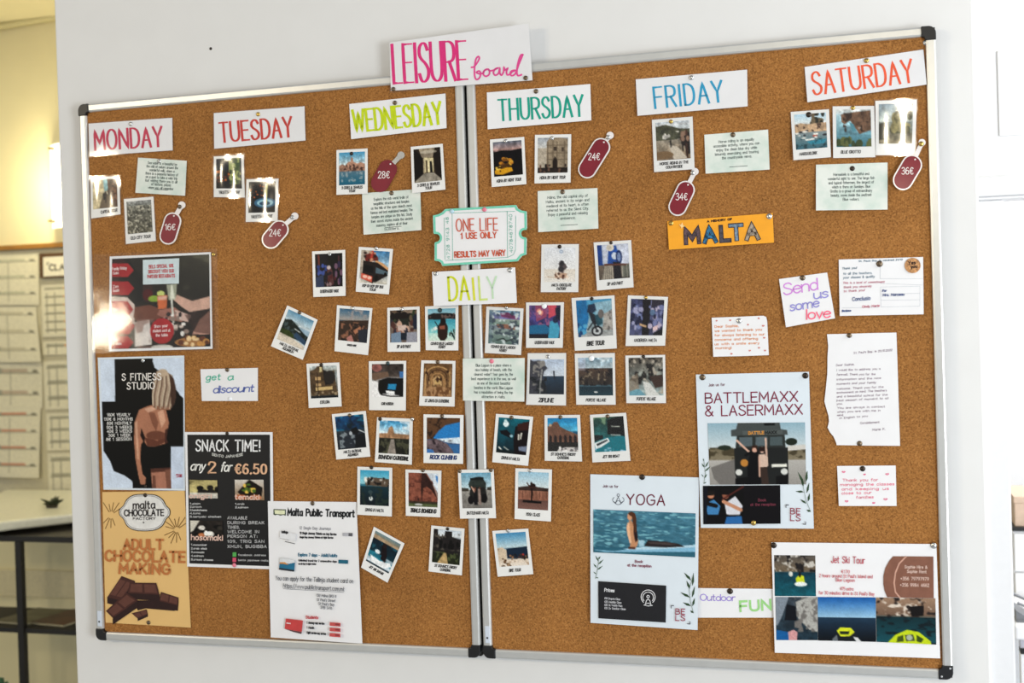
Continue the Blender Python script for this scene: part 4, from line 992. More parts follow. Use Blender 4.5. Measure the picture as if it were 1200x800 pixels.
# -- FRIDAY
c = P((206,214,218), (150,144,130)); c.g(0,.1,(196,206,214),(206,206,204)).po([(0,.12),(.3,.08),(.7,.2),(1,.22),(1,.5),(0,.5)], (84,84,66)).tex((206,200,190),8,8,.55,3,(.2,.26,1,.5)).g(.48,1,(150,140,124),(140,120,96)).nz(.35,10,seed=2).po([(.36,.6),(.62,.66),(.9,.98),(.5,.98)], (196,184,166)).el(.2,.86,.3,.1,(130,104,74)).po([(.72,.36),(.86,.28),(1,.34),(1,.86),(.86,.9),(.84,.66),(.74,.62)], (50,38,32)).po([(.4,.5),(.45,.48),(.46,.66),(.42,.68)], (40,36,32)).sp(8,(.74,.3,1,.6),[(90,64,50),(26,22,22),(150,120,100)],.05,7,1.5).ln([(.88,.6),(.9,.95)],.05,(80,52,36)).ln([(.76,.55),(.78,.78)],.04,(44,34,30))
photo('film-covered photo of horse riders on a hillside below FRIDAY', [(763.9,140.4),(811.6,136.5),(814,198),(766.6,201.6)], c, ['HORSE RIDING IN THE','COUNTRYSIDE'], (786.4,142.5), 'gold', film=True, where='on the horse riding photo', cw=.7, lift=(.001,.001,.005,.005), wave=.0005)
# -- SATURDAY
c = P((196,216,226), (206,200,190)); c.g(0,.36,(176,208,226),(230,228,220)).sp(14,(.55,.02,.92,.36),[(84,80,60),(120,104,80),(60,60,50)],.07,3,1.3).po([(0,.3),(.2,.26),(.4,.3),(1,.28),(1,.52),(0,.52)], (196,164,130)).nz(.25,14,10,3,(0,.25,1,.55)).tex((90,70,60),14,10,.6,2,(0,.3,1,.52)).g(.52,1,(140,150,150),(60,110,124)).sp(12,(0,.46,1,.7),[(230,226,216),(60,60,66),(176,90,70)],.07,5,.35).po([(.35,.78),(.98,.74),(.9,.86),(.5,.88)], (56,140,160)).po([(.3,.72),(.6,.7),(.6,.74),(.34,.76)], (230,228,220)).tex((30,60,66),9,9,.6,7,(0,.7,1,1),.7)
photo('photo of boats in a fishing harbour, leftmost of the three under SATURDAY', [(926.6,131.1),(971.5,127.9),(973.8,184.1),(929.9,187.7)], c, ['MARSAXLOKK'], (947.8,134.4), 'dark', film=True, where='on the fishing harbour photo', r=.0052, cw=.46, cu=.4)
c = P((206,214,214), (120,164,176)); c.g(0,.14,(214,214,208),(190,206,210)).g(.14,1,(170,200,208),(64,120,136)).po([(.14,.14),(.5,.08),(.98,.04),(1,.55),(.86,.6),(.66,.66),(.55,.5),(.4,.3),(.25,.4),(.16,.34)], (120,92,72)).nz(.35,8,seed=3,box=(.1,0,1,.68)).tex((70,54,44),8,8,.55,4,(.2,.1,1,.6)).po([(.38,.34),(.5,.4),(.58,.58),(.46,.6)], (90,144,158)).sp(14,(0,.8,1,1),[(70,84,50),(104,110,64),(50,64,44)],.08,5,1.2).tex((220,230,230),8,8,.66,3,(.1,.4,.7,.8),.6)
photo('photo of a sea arch over teal water, middle of the three under SATURDAY', [(975.7,124.6),(1024.5,124),(1025.8,184.1),(976.4,185.1)], c, ['BLUE GROTTO'], (999.5,126.5), 'gold', film=True, where='on the sea arch photo', cw=.46, cu=.42, ext=(1.5,1.5,1.5,1.5))
c = P((150,164,172), (120,118,96)); c.g(0,.45,(120,138,150),(190,196,186)).sp(18,(.4,.3,.95,.75),[(110,104,70),(150,140,96),(84,84,60)],.1,3,1.1).g(.74,1,(110,104,86),(150,140,112)).nz(.3,8,seed=4).po([(0,.5),(.2,.46),(.22,.9),(0,.9)], (70,68,56))
photo('glaring film-covered photo of palm trees, rightmost under SATURDAY', [(1025.8,118.1),(1074.5,116.5),(1072.2,181.5),(1026.1,181.8)], c, [], film=True, base=.0026, wave=.0005, lift=(.001,.001,.0012,.0012))
# -- daily, left board
c = P((24,22,34), (28,22,30)); c.nz(.5,8,seed=4).ln([(.14,.05),(.15,.5)],.06,(120,60,50)).ln([(.86,.1),(.86,.5)],.05,(96,56,60)).sp(10,(.05,.35,.4,.6),[(50,70,130),(70,90,160)],.05,3,1.2).po([(.42,.4),(.54,.36),(.62,.5),(.68,.9),(.52,1),(.46,.75)], (96,60,62)).el(.5,.42,.07,.06,(196,180,180)).sp(16,(.35,.5,.75,.95),[(150,120,120),(90,40,44),(40,30,50)],.05,8,1).po([(.02,.7),(.3,.62),(.32,1),(.02,1)], (52,66,96)).sp(6,(.7,.3,.95,.9),[(120,90,110),(60,50,80)],.05,3,2)
photo('dark purple night photo of figures, alone upper left of the bus photo', [(365.7,294.5),(404.5,292.6),(405,346.5),(367.2,347.9)], c, ['UNDERWATER WALK'], (386.5,297.9), 'silver', where='on the dark purple night photo', cw=.56)
c = P((88,140,180), (206,196,180)); c.g(0,.5,(70,130,176),(170,190,200)).po([(0,0),(.3,0),(.46,.1),(.5,.5),(0,.75)], (190,176,160)).nz(.3,9,seed=2).po([(.5,.28),(.78,.36),(1,.5),(1,.62),(.55,.5)], (214,160,110)).po([(.12,.16),(.44,.04),(.6,.2),(.62,.3),(.18,.34)], (120,50,44)).po([(.1,.32),(.6,.36),(1,.58),(1,.72),(.5,1),(.1,.86)], (48,40,40)).po([(.16,.44),(.46,.48),(.48,.68),(.14,.64)], (24,26,30)).po([(.06,.7),(.46,.78),(.46,.96),(.06,.86)], (214,96,74)).el(.2,.8,.08,.05,(240,190,170)).el(.36,.83,.07,.05,(240,190,170)).po([(.56,.5),(.98,.62),(.98,.7),(.56,.68)], (90,110,120)).el(.6,.82,.07,.09,(20,20,22)).el(.9,.7,.05,.07,(20,20,22)).g(.95,1,(190,184,170),(190,184,170),.5,1).ln([(.4,0),(.36,.3)],.08,(190,70,60)).sp(8,(.05,.05,.5,.32),[(60,40,40),(200,140,110)],.05,3,.8)
photo('photo of a red open-top bus', [(420.6,289.1),(460.6,291.6),(455.7,344.8),(416.8,341.6)], c, ['HOP ON HOP OFF BUS','TOUR'], (441,290.9), 'silver', where='on the red bus photo', cw=.62)
c = P((120,160,186), (196,204,206)); c.g(0,.38,(96,146,176),(206,214,214)).po([(0,.34),(.24,.26),(.5,.36),(.8,.5),(1,.56),(1,.8),(0,.74)], (38,48,44)).tex((70,84,84),9,9,.55,3,(0,.3,1,.7)).po([(0,.62),(.3,.6),(.62,.72),(.5,.8),(0,.76)], (60,74,34)).po([(.55,.56),(.98,.7),(.98,.84),(.5,.72)], (56,80,104)).ln([(.45,.48),(.68,.52)],.03,(200,204,200)).po([(0,.76),(.5,.78),(.96,.86),(1,1),(0,1)], (206,194,176)).nz(.12,9,seed=3)
photo('strongly tilted photo of a low round building by the sea', [(336.6,357.6),(372.2,374.5),(354.8,421.5),(317.4,405.5)], c, ['MALTA NATIONAL','AQUARIUM'], (351.1,366.1), 'bronze', where='on the strongly tilted aquarium photo', cw=.58)
c = P((96,130,160), (84,66,54)); c.g(0,.36,(60,104,136),(170,160,150)).tex((160,150,146),7,8,.5,3,(0,0,1,.34),.8).po([(0,.4),(.3,.36),(.7,.33),(1,.3),(1,1),(0,1)], (70,56,48)).tex((150,104,80),7,8,.55,4,(0,.4,1,1)).tex((40,34,36),6,6,.55,7,(0,.45,1,1),.8).po([(.5,.66),(.74,.5),(.76,.62),(.58,.76)], (176,120,90)).po([(.3,.9),(.45,.78),(.56,1),(.34,1)], (176,120,110)).po([(.66,.62),(1,.56),(1,1),(.72,1)], (52,56,66))
photo('photo of brown cliffs at dusk with a very small caption', [(394.9,357.4),(436.4,360.9),(431.3,416),(391.9,411.3)], c, ['GOZO HIKE'], (413.3,361.1), 'silver', where='on the brown cliffs photo', cw=.26, ch=2.0, cv=.82, pw=.6, box=(.085,.06,.93,.75))
c = P((150,130,112), (120,104,96)); c.nz(.2,5,seed=2).sp(26,(0,0,1,.3),[(110,90,74),(40,34,34),(60,70,50)],.09,3,1).el(.52,.18,.14,.12,(40,32,32)).po([(.38,.28),(.68,.26),(.7,.5),(.4,.5)], (48,52,46)).sp(20,(.05,.3,.95,.7),[(196,160,140),(90,60,54),(150,110,96),(60,56,66)],.09,5,1).po([(.3,.48),(.6,.46),(.58,.62),(.3,.64)], (200,176,164)).po([(.05,.72),(.4,.66),(.42,1),(.05,1)], (120,140,160)).po([(.4,.7),(.62,.7),(.62,.92),(.4,.92)], (40,48,60)).po([(.62,.7),(.98,.68),(.98,1),(.6,1)], (150,150,160)).po([(.84,.2),(1,.12),(1,.6),(.86,.6)], (44,48,66))
photo('photo of a crowd at a food table, left of the blue lagoon one', [(453.8,360.6),(491.7,358.9),(492.4,411.8),(454.1,412.1)], c, ['SIP AND PAINT'], (471,362.2), 'silver', where='on the crowded table photo', cw=.42)
c = P((130,190,200), (110,186,190)); c.g(0,.22,(120,176,196),(160,200,208)).po([(.0,.2),(.2,.14),(.8,.15),(1,.2),(1,.34),(.7,.32),(.55,.36),(.3,.34),(0,.33)], (44,40,42)).tex((110,90,84),10,8,.6,3,(0,.15,1,.33)).g(.34,.75,(60,150,170),(130,200,200)).g(.75,1,(170,214,206),(206,216,200)).tex((206,226,214),6,6,.55,5,(0,.6,1,1),.7).po([(.34,.56),(.44,.44),(.5,.36),(.6,.36),(.66,.46),(.72,.56),(.7,.88),(.6,.98),(.46,.98),(.36,.86)], (58,38,34)).el(.55,.4,.1,.09,(36,28,28)).po([(.42,.54),(.62,.52),(.62,.64),(.4,.64)], (150,90,70)).ln([(.26,.4),(.42,.62)],.03,(40,40,44)).po([(.18,.6),(.3,.54),(.36,.62),(.26,.68)], (214,220,214)).sp(9,(.76,.6,.98,.92),[(40,60,60),(70,80,74)],.025,6,2.2)
photo('photo of a person seen from behind at a blue lagoon, just left of the seam', [(498,358.9),(537.1,357.3),(537.1,410.5),(498.9,410.2)], c, ['COMINO BLUE LAGOON','FERRY'], (515.6,363.5), 'teal', where='on the blue lagoon photo left of the seam', r=.0048, cw=.68)
c = P((190,206,210), (70,58,44)); c.g(0,.2,(196,206,206),(150,150,140)).po([(0,.16),(.2,.1),(.3,.0),(.5,0),(.5,.2),(.9,.16),(.96,.9),(0,.9)], (92,74,54)).nz(.3,12,seed=3).po([(.5,.12),(.66,.2),(.82,.16),(.84,.56),(.55,.6),(.5,.3)], (44,40,40)).el(.72,.36,.2,.2,(52,48,46)).po([(.2,.34),(.4,.34),(.4,.44),(.2,.44)], (196,160,110)).po([(.22,.54),(.4,.54),(.4,.62),(.22,.62)], (190,156,110)).po([(.2,.66),(.8,.64),(.8,.74),(.2,.76)], (206,176,120)).ln([(.28,.2),(.28,.9)],.02,(50,40,34)).sp(14,(0,.8,1,.92),[(120,104,84),(50,44,40),(160,140,110)],.05,4,.7).g(.92,1,(36,46,52),(30,38,44)).po([(.38,.04),(.46,.04),(.46,.18),(.36,.2)], (206,190,140))
photo('photo of a stone building with a dark sphere, leftmost in its row', [(359.1,426.1),(397.6,424.5),(400.4,476),(361.9,477.9)], c, ['ESPLORA'], (376.5,427.5), 'dark', where='on the stone building photo', cw=.28, ch=3.2)
c = P((70,62,58), (220,220,218)); c.g(0,.4,(64,56,54),(90,80,74)).el(.16,.12,.16,.12,(140,90,84)).nz(.3,8,seed=4).g(.62,1,(226,224,222),(234,232,230)).po([(0,.28),(.5,.24),(.55,.38),(.1,.5),(0,.44)], (120,96,80)).po([(.22,.5),(.5,.42),(1,.44),(1,.96),(.56,.9),(.26,.9),(.2,.7)], (26,26,30)).el(.3,.7,.1,.22,(14,14,16)).po([(.52,.6),(.78,.6),(.74,.78),(.5,.76)], (44,140,186)).po([(.44,.8),(.72,.82),(.72,.92),(.46,.88)], (236,236,234)).po([(.86,.24),(1,.24),(1,.42),(.88,.42)], (70,120,176)).ln([(.3,.92),(.6,.97),(.98,.97)],.04,(20,20,22)).po([(0,.5),(.2,.54),(.2,1),(0,1)], (228,226,224))
photo('photo of a dark vintage car on white', [(432.2,423.1),(476,422.6),(475.5,480.9),(432.6,480.3)], c, ['CAR MUSEUM'], (454.5,425.5), 'teal', where='on the vintage car photo', cw=.32, box=(.085,.06,.93,.73), cv=.86, ch=2.8, pw=.7)
c = P((120,88,56), (150,116,80)); c.nz(.3,12,seed=2)
for k in range(4): c.ln([(.5 - .42 + k*.1, .95 - k*.1), (.5 - .42 + k*.1, .4 + k*.02)] + [(.5 + (.42 - k*.1) * math.cos(math.pi * (1 - j/8)), .4 + k*.05 - (.3 - k*.05) * math.sin(math.pi * j/8)) for j in range(9)] + [(.92 - k*.1, .95 - k*.1)], .035, [(196,154,100),(84,58,38),(176,134,86),(206,170,120)][k])
c.po([(.0,1),(.2,.7),(.8,.7),(1,1)], (176,136,96)).tex((120,84,54),14,8,.52,4,(0,.7,1,1)).po([(.42,.5),(.58,.5),(.6,.62),(.4,.62)], (206,170,110)).el(.5,.5,.05,.07,(90,64,44)).sp(14,(.05,.1,.95,.6),[(70,48,34),(190,150,100)],.035,5,1.3)
photo('photo of a golden vaulted cathedral interior', [(493.7,422),(533.8,422.7),(532.7,476.3),(491.2,475.2)], c, ['ST JOHNS CO CATHEDRAL'], (513,424), 'bronze', where='on the golden cathedral interior photo', cw=.68)
c = P((16,70,110), (40,50,60)); c.tex((40,120,150),5,5,.5,3,(0,0,1,.5)).tex((24,54,66),6,6,.55,6,(.4,0,1,.4)).g(.44,1,(60,70,76),(26,30,38)).nz(.4,8,seed=4).po([(.06,.6),(.4,.46),(.6,.4),(1,.52),(1,1),(.04,1)], (52,58,66)).tex((150,160,164),9,12,.56,5,(.1,.5,.8,1),.8).po([(.52,.42),(.7,.36),(.8,.5),(.7,.6),(.56,.54)], (26,30,34)).ln([(.78,.46),(1,.56)],.025,(220,226,226)).el(.5,.54,.05,.06,(170,176,180)).po([(.66,.6),(1,.56),(1,1),(.6,1)], (28,34,40))
photo('photo of a dark blue aquarium tank, left of the cathedral garden one', [(388.8,485.2),(428.7,481.2),(434,534.8),(394.1,538.3)], c, ['MALTA NATIONAL','AQUARIUM'], (409.8,486.6), 'bronze', where='on the aquarium tank photo', cw=.52)
c = P((70,150,190), (60,60,50)); c.g(0,.4,(50,140,190),(214,226,230)).tex((226,234,238),5,4,.5,3,(0,0,1,.4),.8).po([(0,.4),(.28,.38),(.32,.22),(.4,.16),(.46,.22),(.5,.38),(1,.4),(1,.56),(0,.54)], (170,130,96)).nz(.25,14,8,4,(0,.1,1,.56)).g(.53,1,(50,52,44),(40,40,34)).tex((84,84,66),9,7,.55,5,(0,.55,1,1)).po([(.4,.56),(.5,.56),(.58,1),(.3,1)], (150,140,130)).nz(.2,10,seed=9)
photo('photo of a dome and garden path, pinned at both top corners', [(441.9,488.7),(483.7,490.5),(482.6,544.4),(439.2,541.2)], c, ['DOMINICAN CATHEDRAL'], (445.4,490.8), 'dark', where='at the left corner of the garden path photo', cw=.8, ch=4.2, pw=1.1)
pin(483.3,491,'at the right corner of the garden path photo','silver',r=.0040,h=.003)
c = P((96,70,52), (60,110,170)); c.po([(0,0),(1,0),(1,.1),(.62,.16),(.4,.44),(.2,.6),(0,.62)], (104,74,52)).tex((60,44,34),9,9,.55,3,(0,0,.6,.6)).po([(.36,.38),(.56,.22),(1,.12),(1,.6),(.5,.62),(.2,.58)], (46,130,196)).po([(.3,.6),(1,.54),(1,.72),(.66,.7)], (206,220,230)).po([(0,.64),(.3,.6),(.6,.72),(.82,.94),(.8,1),(0,1)], (112,96,100)).nz(.3,10,seed=4,box=(0,.6,.8,1)).tex((60,50,56),10,9,.58,6,(0,.62,.8,1)).po([(.66,.74),(1,.74),(1,1),(.84,1)], (60,110,160)).po([(0,.88),(.2,.9),(.24,1),(0,1)], (70,120,180))
photo('photo of a sea cave with blue water, close left of the seam', [(496.3,485.3),(543.2,486.1),(542.6,543.4),(496.3,542.2)], c, ['ROCK CLIMBING'], (518,487.5), 'bronze', where='on the sea cave photo', cw=.66, ch=4.4, pw=1.1, base=.0085, col=(30,54,110))
c = P((80,170,196), (24,50,60)); c.g(0,.4,(60,160,196),(150,206,214)).po([(.16,.3),(.3,.2),(.7,.22),(1,.24),(1,.46),(.2,.44)], (104,88,74)).tex((226,224,214),12,8,.55,3,(.15,.2,1,.45)).tex((40,36,34),10,8,.6,5,(.15,.2,1,.46)).g(.46,1,(30,64,74),(18,36,44)).tex((44,60,56),7,7,.55,6,(0,.5,1,1)).el(.38,.8,.06,.06,(226,230,226)).el(.36,.62,.08,.05,(60,80,84)).ln([(.38,.65),(.37,.8)],.04,(70,84,84))
photo('half underwater photo of a rock, lower left at the bus fares poster', [(418.8,546.6),(459.7,547.9),(459.1,605.1),(418.4,602.8)], c, ['DIVING IN MALTA'], (435.3,547.5), 'dark', where='on the half underwater rock photo', cw=.52)
c = P((206,214,220), (120,84,66)); c.po([(0,0),(.6,0),(.74,.2),(.9,.5),(1,.8),(1,1),(0,1)], (146,88,70)).tex((110,64,52),7,12,.52,3,(0,.0,1,.85)).po([(.46,0),(.58,.04),(.8,.3),(.98,.76),(.78,.5),(.62,.4),(.5,.45),(.46,.9),(.42,.4)], (66,42,38)).po([(.6,.0),(1,0),(1,.6),(.8,.24)], (206,214,222)).po([(.9,.06),(.98,.1),(.98,.3),(.92,.2)], (70,130,190)).g(.83,.9,(70,56,44),(64,60,44)).g(.9,1,(84,96,60),(110,116,84)).el(.35,.93,.14,.03,(190,190,184)).el(.34,.78,.02,.04,(30,28,30)).nz(.15,10,seed=8)
photo('photo of a red rock wall', [(475.1,549.8),(517.3,551.3),(515.9,606),(475.6,604.1)], c, ['TRIALS BOARDING'], (495.6,550.9), 'bronze', where='on the red rock wall photo', cw=.74, ch=4.2, pw=1.1)
c = P((30,70,84), (206,214,220)); c.g(0,.18,(110,140,150),(150,130,100)).po([(0,.1),(1,.16),(1,.24),(0,.22)], (176,150,120)).g(.22,.62,(16,44,56),(24,60,70)).tex((40,90,104),9,9,.58,3,(0,.22,1,.62)).po([(.0,.62),(.3,.6),(.6,.7),(1,.72),(1,.84),(.4,.86),(0,.78)], (44,130,150)).po([(.1,.74),(.5,.78),(.9,.7),(1,.78),(.7,.94),(.2,.92)], (230,232,232)).po([(.4,.3),(.56,.28),(.7,.56),(.72,.76),(.5,.72),(.44,.5)], (38,28,34)).el(.5,.3,.07,.07,(50,34,34)).el(.32,.56,.1,.06,(214,220,222)).po([(.2,.66),(.5,.6),(.5,.7),(.2,.74)], (36,110,130)).g(.94,1,(20,44,54),(30,60,70)).nz(.12,10,seed=5)
photo('strongly tilted photo of a rider on a white jet ski', [(438.1,616.9),(474.1,636.6),(454.1,682.5),(423.1,664.7)], c, ['JET SKI SAFARI'], None, cw=.5, cv=.87, ch=2.6, pw=.7, box=(.085,.06,.915,.8))
c = P((200,210,216), (40,36,34)); c.g(0,.2,(196,206,214),(206,210,212)).po([(0,0),(.16,.0),(.18,.22),(.4,.2),(.42,.04),(.66,.04),(.68,.2),(1,.26),(1,1),(0,1)], (46,42,42)).tex((90,84,76),12,10,.6,3,(0,.1,1,.6)).sp(10,(.1,.36,.9,.5),[(20,18,20)],.05,3,1.6).g(.7,1,(44,48,34),(50,56,36)).tex((84,92,60),10,8,.55,5,(0,.66,1,1)).po([(.42,.68),(.5,.68),(.58,1),(.2,1)], (190,160,110)).nz(.15,12,seed=6)
photo('photo of a dark church with a sandy path, lowest on the left board', [(505.4,615.4),(544.4,619.1),(541.2,674),(502.2,669.3)], c, ["ST DOMINIC'S PRIORY",'CATHEDRAL'], (524.5,619.5), 'dark', where='on the dark church photo', cw=.66, r=.0034)
# -- across the seam
c = P((150,190,206), (140,138,132)); c.g(0,.48,(110,164,190),(190,206,208)).g(.48,1,(150,146,138),(120,116,110)).po([(.24,.32),(.3,.2),(.72,.16),(.82,.3),(.82,.44),(.26,.42)], (56,64,60)).po([(.3,.42),(.8,.42),(.84,.76),(.78,.84),(.32,.82),(.26,.6)], (46,46,44)).po([(.3,.16),(.6,.12),(.74,.14),(.74,.2),(.3,.22)], (36,40,40)).el(.3,.76,.1,.12,(30,28,30)).el(.74,.72,.1,.13,(26,24,26)).po([(.4,.5),(.5,.46),(.52,.9),(.4,.9)], (30,28,32)).po([(.54,.46),(.62,.46),(.64,.88),(.54,.9)], (150,130,120)).sp(7,(.38,.42,.66,.5),[(196,150,130),(120,80,66)],.03,4).ln([(.34,.4),(.42,.54)],.04,(190,150,130)).po([(0,.42),(.24,.44),(.24,.52),(0,.52)], (70,66,58)).po([(.84,.42),(1,.4),(1,.5),(.84,.5)], (70,66,58)).nz(.15,10,seed=5)
photo('photo of people before an army truck, pinned across the seam', [(536.5,550.3),(578.5,549.7),(581.3,606.9),(539.1,607.5)], c, ['BATTLEMAXX MALTA'], (538.7,551.8), 'bronze', base=.0085, where='at the left corner of the army truck photo', cw=.6)
pin(575.3,550.7,'at the right corner of the army truck photo','bronze',r=.0040,h=.0100)
# -- daily, right board
c = P((220,222,226), (226,222,216)); c.nz(.05,5,seed=3).g(.62,1,(216,206,192),(226,220,212)).po([(.46,.46),(.56,.4),(.68,.48),(.74,.58),(.64,.66),(.62,.74),(.46,.7),(.5,.6)], (96,84,84)).el(.56,.46,.08,.08,(56,50,54)).el(.54,.62,.09,.08,(60,54,58)).po([(.36,.72),(.74,.74),(.7,.88),(.34,.88)], (196,160,134)).sp(12,(.34,.72,.76,.9),[(96,60,44),(230,210,190),(130,90,70)],.035,5).el(.54,.13,.055,.05,(130,150,176)).el(.54,.13,.03,.03,(216,222,230)).ln([(.1,.84),(.34,.86)],.02,(180,150,120))
photo('film-covered pale photo of a chocolate maker', [(634.6,286.3),(678.3,285.9),(677.7,342.2),(633.7,342.2)], c, ['MALTA CHOCOLATE','FACTORY'], (655.8,289), 'dark', where='on the pale chocolate maker photo', film=True, cw=.52, cu=.55)
c = P((20,50,140), (150,146,136)); c.po([(.0,0),(.16,0),(.18,.6),(0,.62)], (24,70,140)).po([(.16,0),(1,0),(1,.6),(.16,.56)], (196,200,214)).po([(.36,.06),(.6,.04),(.66,.24),(.7,.56),(.3,.56),(.34,.3)], (34,84,160)).el(.42,.1,.12,.1,(206,196,180)).el(.54,.34,.09,.1,(206,214,226)).el(.68,.38,.1,.2,(26,50,104)).el(.68,.38,.06,.13,(120,140,180)).g(.58,1,(120,104,90),(90,80,70)).po([(.2,.62),(.46,.58),(.48,1),(.1,1)], (170,160,144)).po([(.48,.5),(.7,.54),(.74,1),(.48,1)], (34,28,34)).po([(.74,.62),(1,.6),(1,.96),(.74,.96)], (150,146,132))
for k in range(5): c.ln([(.2+k*.055,.64),(.13+k*.07,1)],.015,(96,88,78)).ln([(.8+k*.045,.62),(.8+k*.045,.95)],.02,(60,64,56))
c.po([(.2,.54),(.9,.58),(.9,.63),(.2,.6)], (110,66,50)).nz(.15,10,seed=3)
photo('film-covered photo of a figure in blue beside striped stools', [(695.6,284),(739.6,281.2),(742.5,336.5),(699.7,340.3)], c, ['SIP AND PAINT'], (716,284.4), 'dark', film=True, where='on the figure in blue photo', r=.0034, cw=.42, ext=(2.5,1,1.5,1))
c = P((150,150,170), (110,130,124)); c.g(0,.3,(120,160,176),(110,96,150)).po([(.36,.1),(.6,.06),(.94,.2),(.9,.26),(.4,.2)], (120,60,100)).nz(.3,7,11,3).g(.26,.44,(150,160,150),(110,140,126)).po([(.26,.42),(.6,.4),(.9,.46),(.88,.56),(.3,.52)], (150,104,84)).g(.56,1,(140,156,150),(96,120,112)).tex((60,70,84),7,9,.55,5,(0,0,1,1),.8).tex((196,206,206),8,10,.62,8).ln([(.3,.88),(.5,.82),(.6,.9),(.84,.8)],.04,(50,60,56)).po([(0,.0),(.12,.0),(.14,1),(0,1)], (96,120,130),.5)
photo('film-covered hazy photo of boats at Comino, right of the seam', [(570,359),(613.5,361.3),(610.6,415.8),(568.1,413.4)], c, ['COMINO BLUE LAGOON','FERRY'], (593.4,360.5), 'silver', film=True, where='on the hazy Comino boats photo', cw=.66, r=.0036)
c = P((120,60,110), (24,60,100)); c.g(0,.6,(96,70,120),(60,60,120)).nz(.4,8,seed=4).po([(.2,0),(.6,.0),(.56,.36),(.24,.5)], (150,70,104)).el(.34,.22,.1,.11,(230,150,130)).el(.34,.22,.05,.06,(250,220,196)).po([(.6,0),(.86,0),(.84,.3),(.62,.4)], (206,80,96)).po([(0,.62),(.5,.56),(.66,.7),(.6,.86),(0,.9)], (26,110,150)).g(.86,1,(16,30,56),(12,18,34)).po([(.66,.5),(.86,.42),(.98,.7),(.94,1),(.62,1)], (70,160,190)).el(.84,.44,.09,.1,(30,44,80)).po([(.82,.1),(1,.04),(1,.5),(.86,.4)], (24,30,60)).tex((150,90,130),9,9,.6,6,(0,.1,.66,.6))
photo('film-covered pink and blue photo of an underwater helmet diver', [(616.5,354.3),(660.9,354),(659.4,407.4),(616.5,407.4)], c, ['UNDERWATER WALK'], (637.8,358.6), 'white', film=True, where='on the pink and blue underwater photo', r=.0052, cw=.52)
c = P((96,160,190), (170,170,164)); c.g(0,.5,(70,150,190),(120,170,186)).po([(0,0),(.3,0),(.34,.5),(.2,1),(0,1)], (20,116,170)).po([(.5,.1),(1,.05),(1,.8),(.56,.7)], (140,176,190)).po([(.34,.14),(.52,.12),(.56,.3),(.44,.38),(.3,.34)], (40,60,84)).po([(.34,.32),(.5,.4),(.62,.6),(.5,.7),(.4,.56)], (36,44,54)).po([(.5,.44),(.7,.36),(.72,.66),(.56,.74)], (40,84,96)).el(.68,.4,.08,.12,(110,104,100)).po([(.76,.4),(1,.3),(1,.84),(.7,.84)], (170,164,156)).tex((110,104,100),9,9,.55,4,(.72,.3,1,.9)).g(.88,1,(150,152,150),(170,172,170)).el(.55,.85,.16,.14,(26,26,32)).el(.55,.85,.11,.095,(190,194,194)).el(.55,.85,.05,.04,(60,60,64)).ln([(.3,.8),(.46,.6),(.55,.84)],.04,(30,34,40)).sp(10,(.02,.6,.26,.95),[(80,160,196),(16,80,130)],.05,5,1.2).nz(.12,9,seed=5)
photo('film-covered photo of a mountain biker on blue', [(669.7,349.1),(720,345.9),(722.8,408.1),(673.7,410.9)], c, ['BIKE TOUR'], (693.5,350), 'dark', film=True, where='on the mountain biker photo', r=.0036, cw=.40, ch=4.6, pw=1.1, box=(.10,.055,.93,.75))
c = P((70,74,110), (84,88,120)); c.nz(.4,8,seed=3).po([(.36,0),(.6,0),(.58,1),(.38,1)], (30,24,30)).sp(24,(0,.15,.36,.9),[(120,130,170),(40,44,74),(160,160,190)],.05,6,1.5).sp(24,(.6,.15,1,.9),[(120,126,166),(44,46,76),(180,170,190)],.06,9,1.3).el(.66,.36,.08,.08,(96,120,150)).po([(.3,.66),(.5,.72),(.5,.78),(.3,.72)], (196,160,120)).po([(.7,.76),(.84,.7),(.84,.84),(.7,.86)], (220,190,190)).po([(.6,0),(1,0),(1,.12),(.62,.24)], (56,50,64)).po([(.74,.9),(1,.8),(1,1),(.7,1)], (28,28,34)).ln([(.62,.02),(.6,.3)],.02,(120,120,150))
photo('film-covered bluish photo of a performer in silver, right end of its row', [(735.9,345.9),(782.8,347.8),(779.4,404.9),(733.1,405.3)], c, ['UNDERSEA MALTA'], (757,348.5), 'gold', film=True, where='on the bluish performer photo', cw=.56, r=.0034)
c = P((180,196,214), (40,56,72)); c.g(0,.48,(176,190,210),(206,214,222)).g(.48,1,(50,74,94),(24,38,50)).po([(0,.0),(.1,.06),(.3,.04),(.42,.14),(.52,.26),(.42,.36),(.38,.6),(.44,.9),(.36,1),(0,1)], (70,70,78)).tex((140,136,130),8,10,.55,4,(.1,.05,.5,.9)).tex((30,36,42),6,9,.5,6,(0,.5,.5,1)).ln([(.36,.3),(.32,.7),(.32,1)],.03,(176,176,170)).ln([(.7,.38),(.72,.56)],.035,(30,34,44)).el(.7,.36,.03,.025,(30,34,44)).nz(.1,9,seed=3)
photo('film-covered photo of a cliff with a hanging figure over dark sea', [(618.4,413.7),(663.4,413.5),(663.2,475),(616.5,474.1)], c, ['ZIPLINE'], (642.2,417.8), 'silver', film=True, where='on the cliff zipline photo', cw=.36, ch=4.4, pw=1.1, box=(.07,.12,.95,.79), cv=.91)
c = P((150,170,180), (36,64,74)); c.g(0,.28,(130,160,176),(170,184,190)).tex((206,214,216),6,5,.55,3,(0,0,1,.28),.7).g(.28,.72,(96,76,62),(56,50,46)).nz(.3,10,seed=4).tex((150,134,110),12,12,.58,6,(.1,.38,.9,.72)).tex((40,34,34),10,9,.56,8,(0,.28,1,.74)).g(.76,1,(30,56,66),(40,74,84)).el(.5,.9,.05,.02,(226,226,222)).po([(0,0),(.22,0),(.22,.34),(0,.34)], (190,190,214),.4)
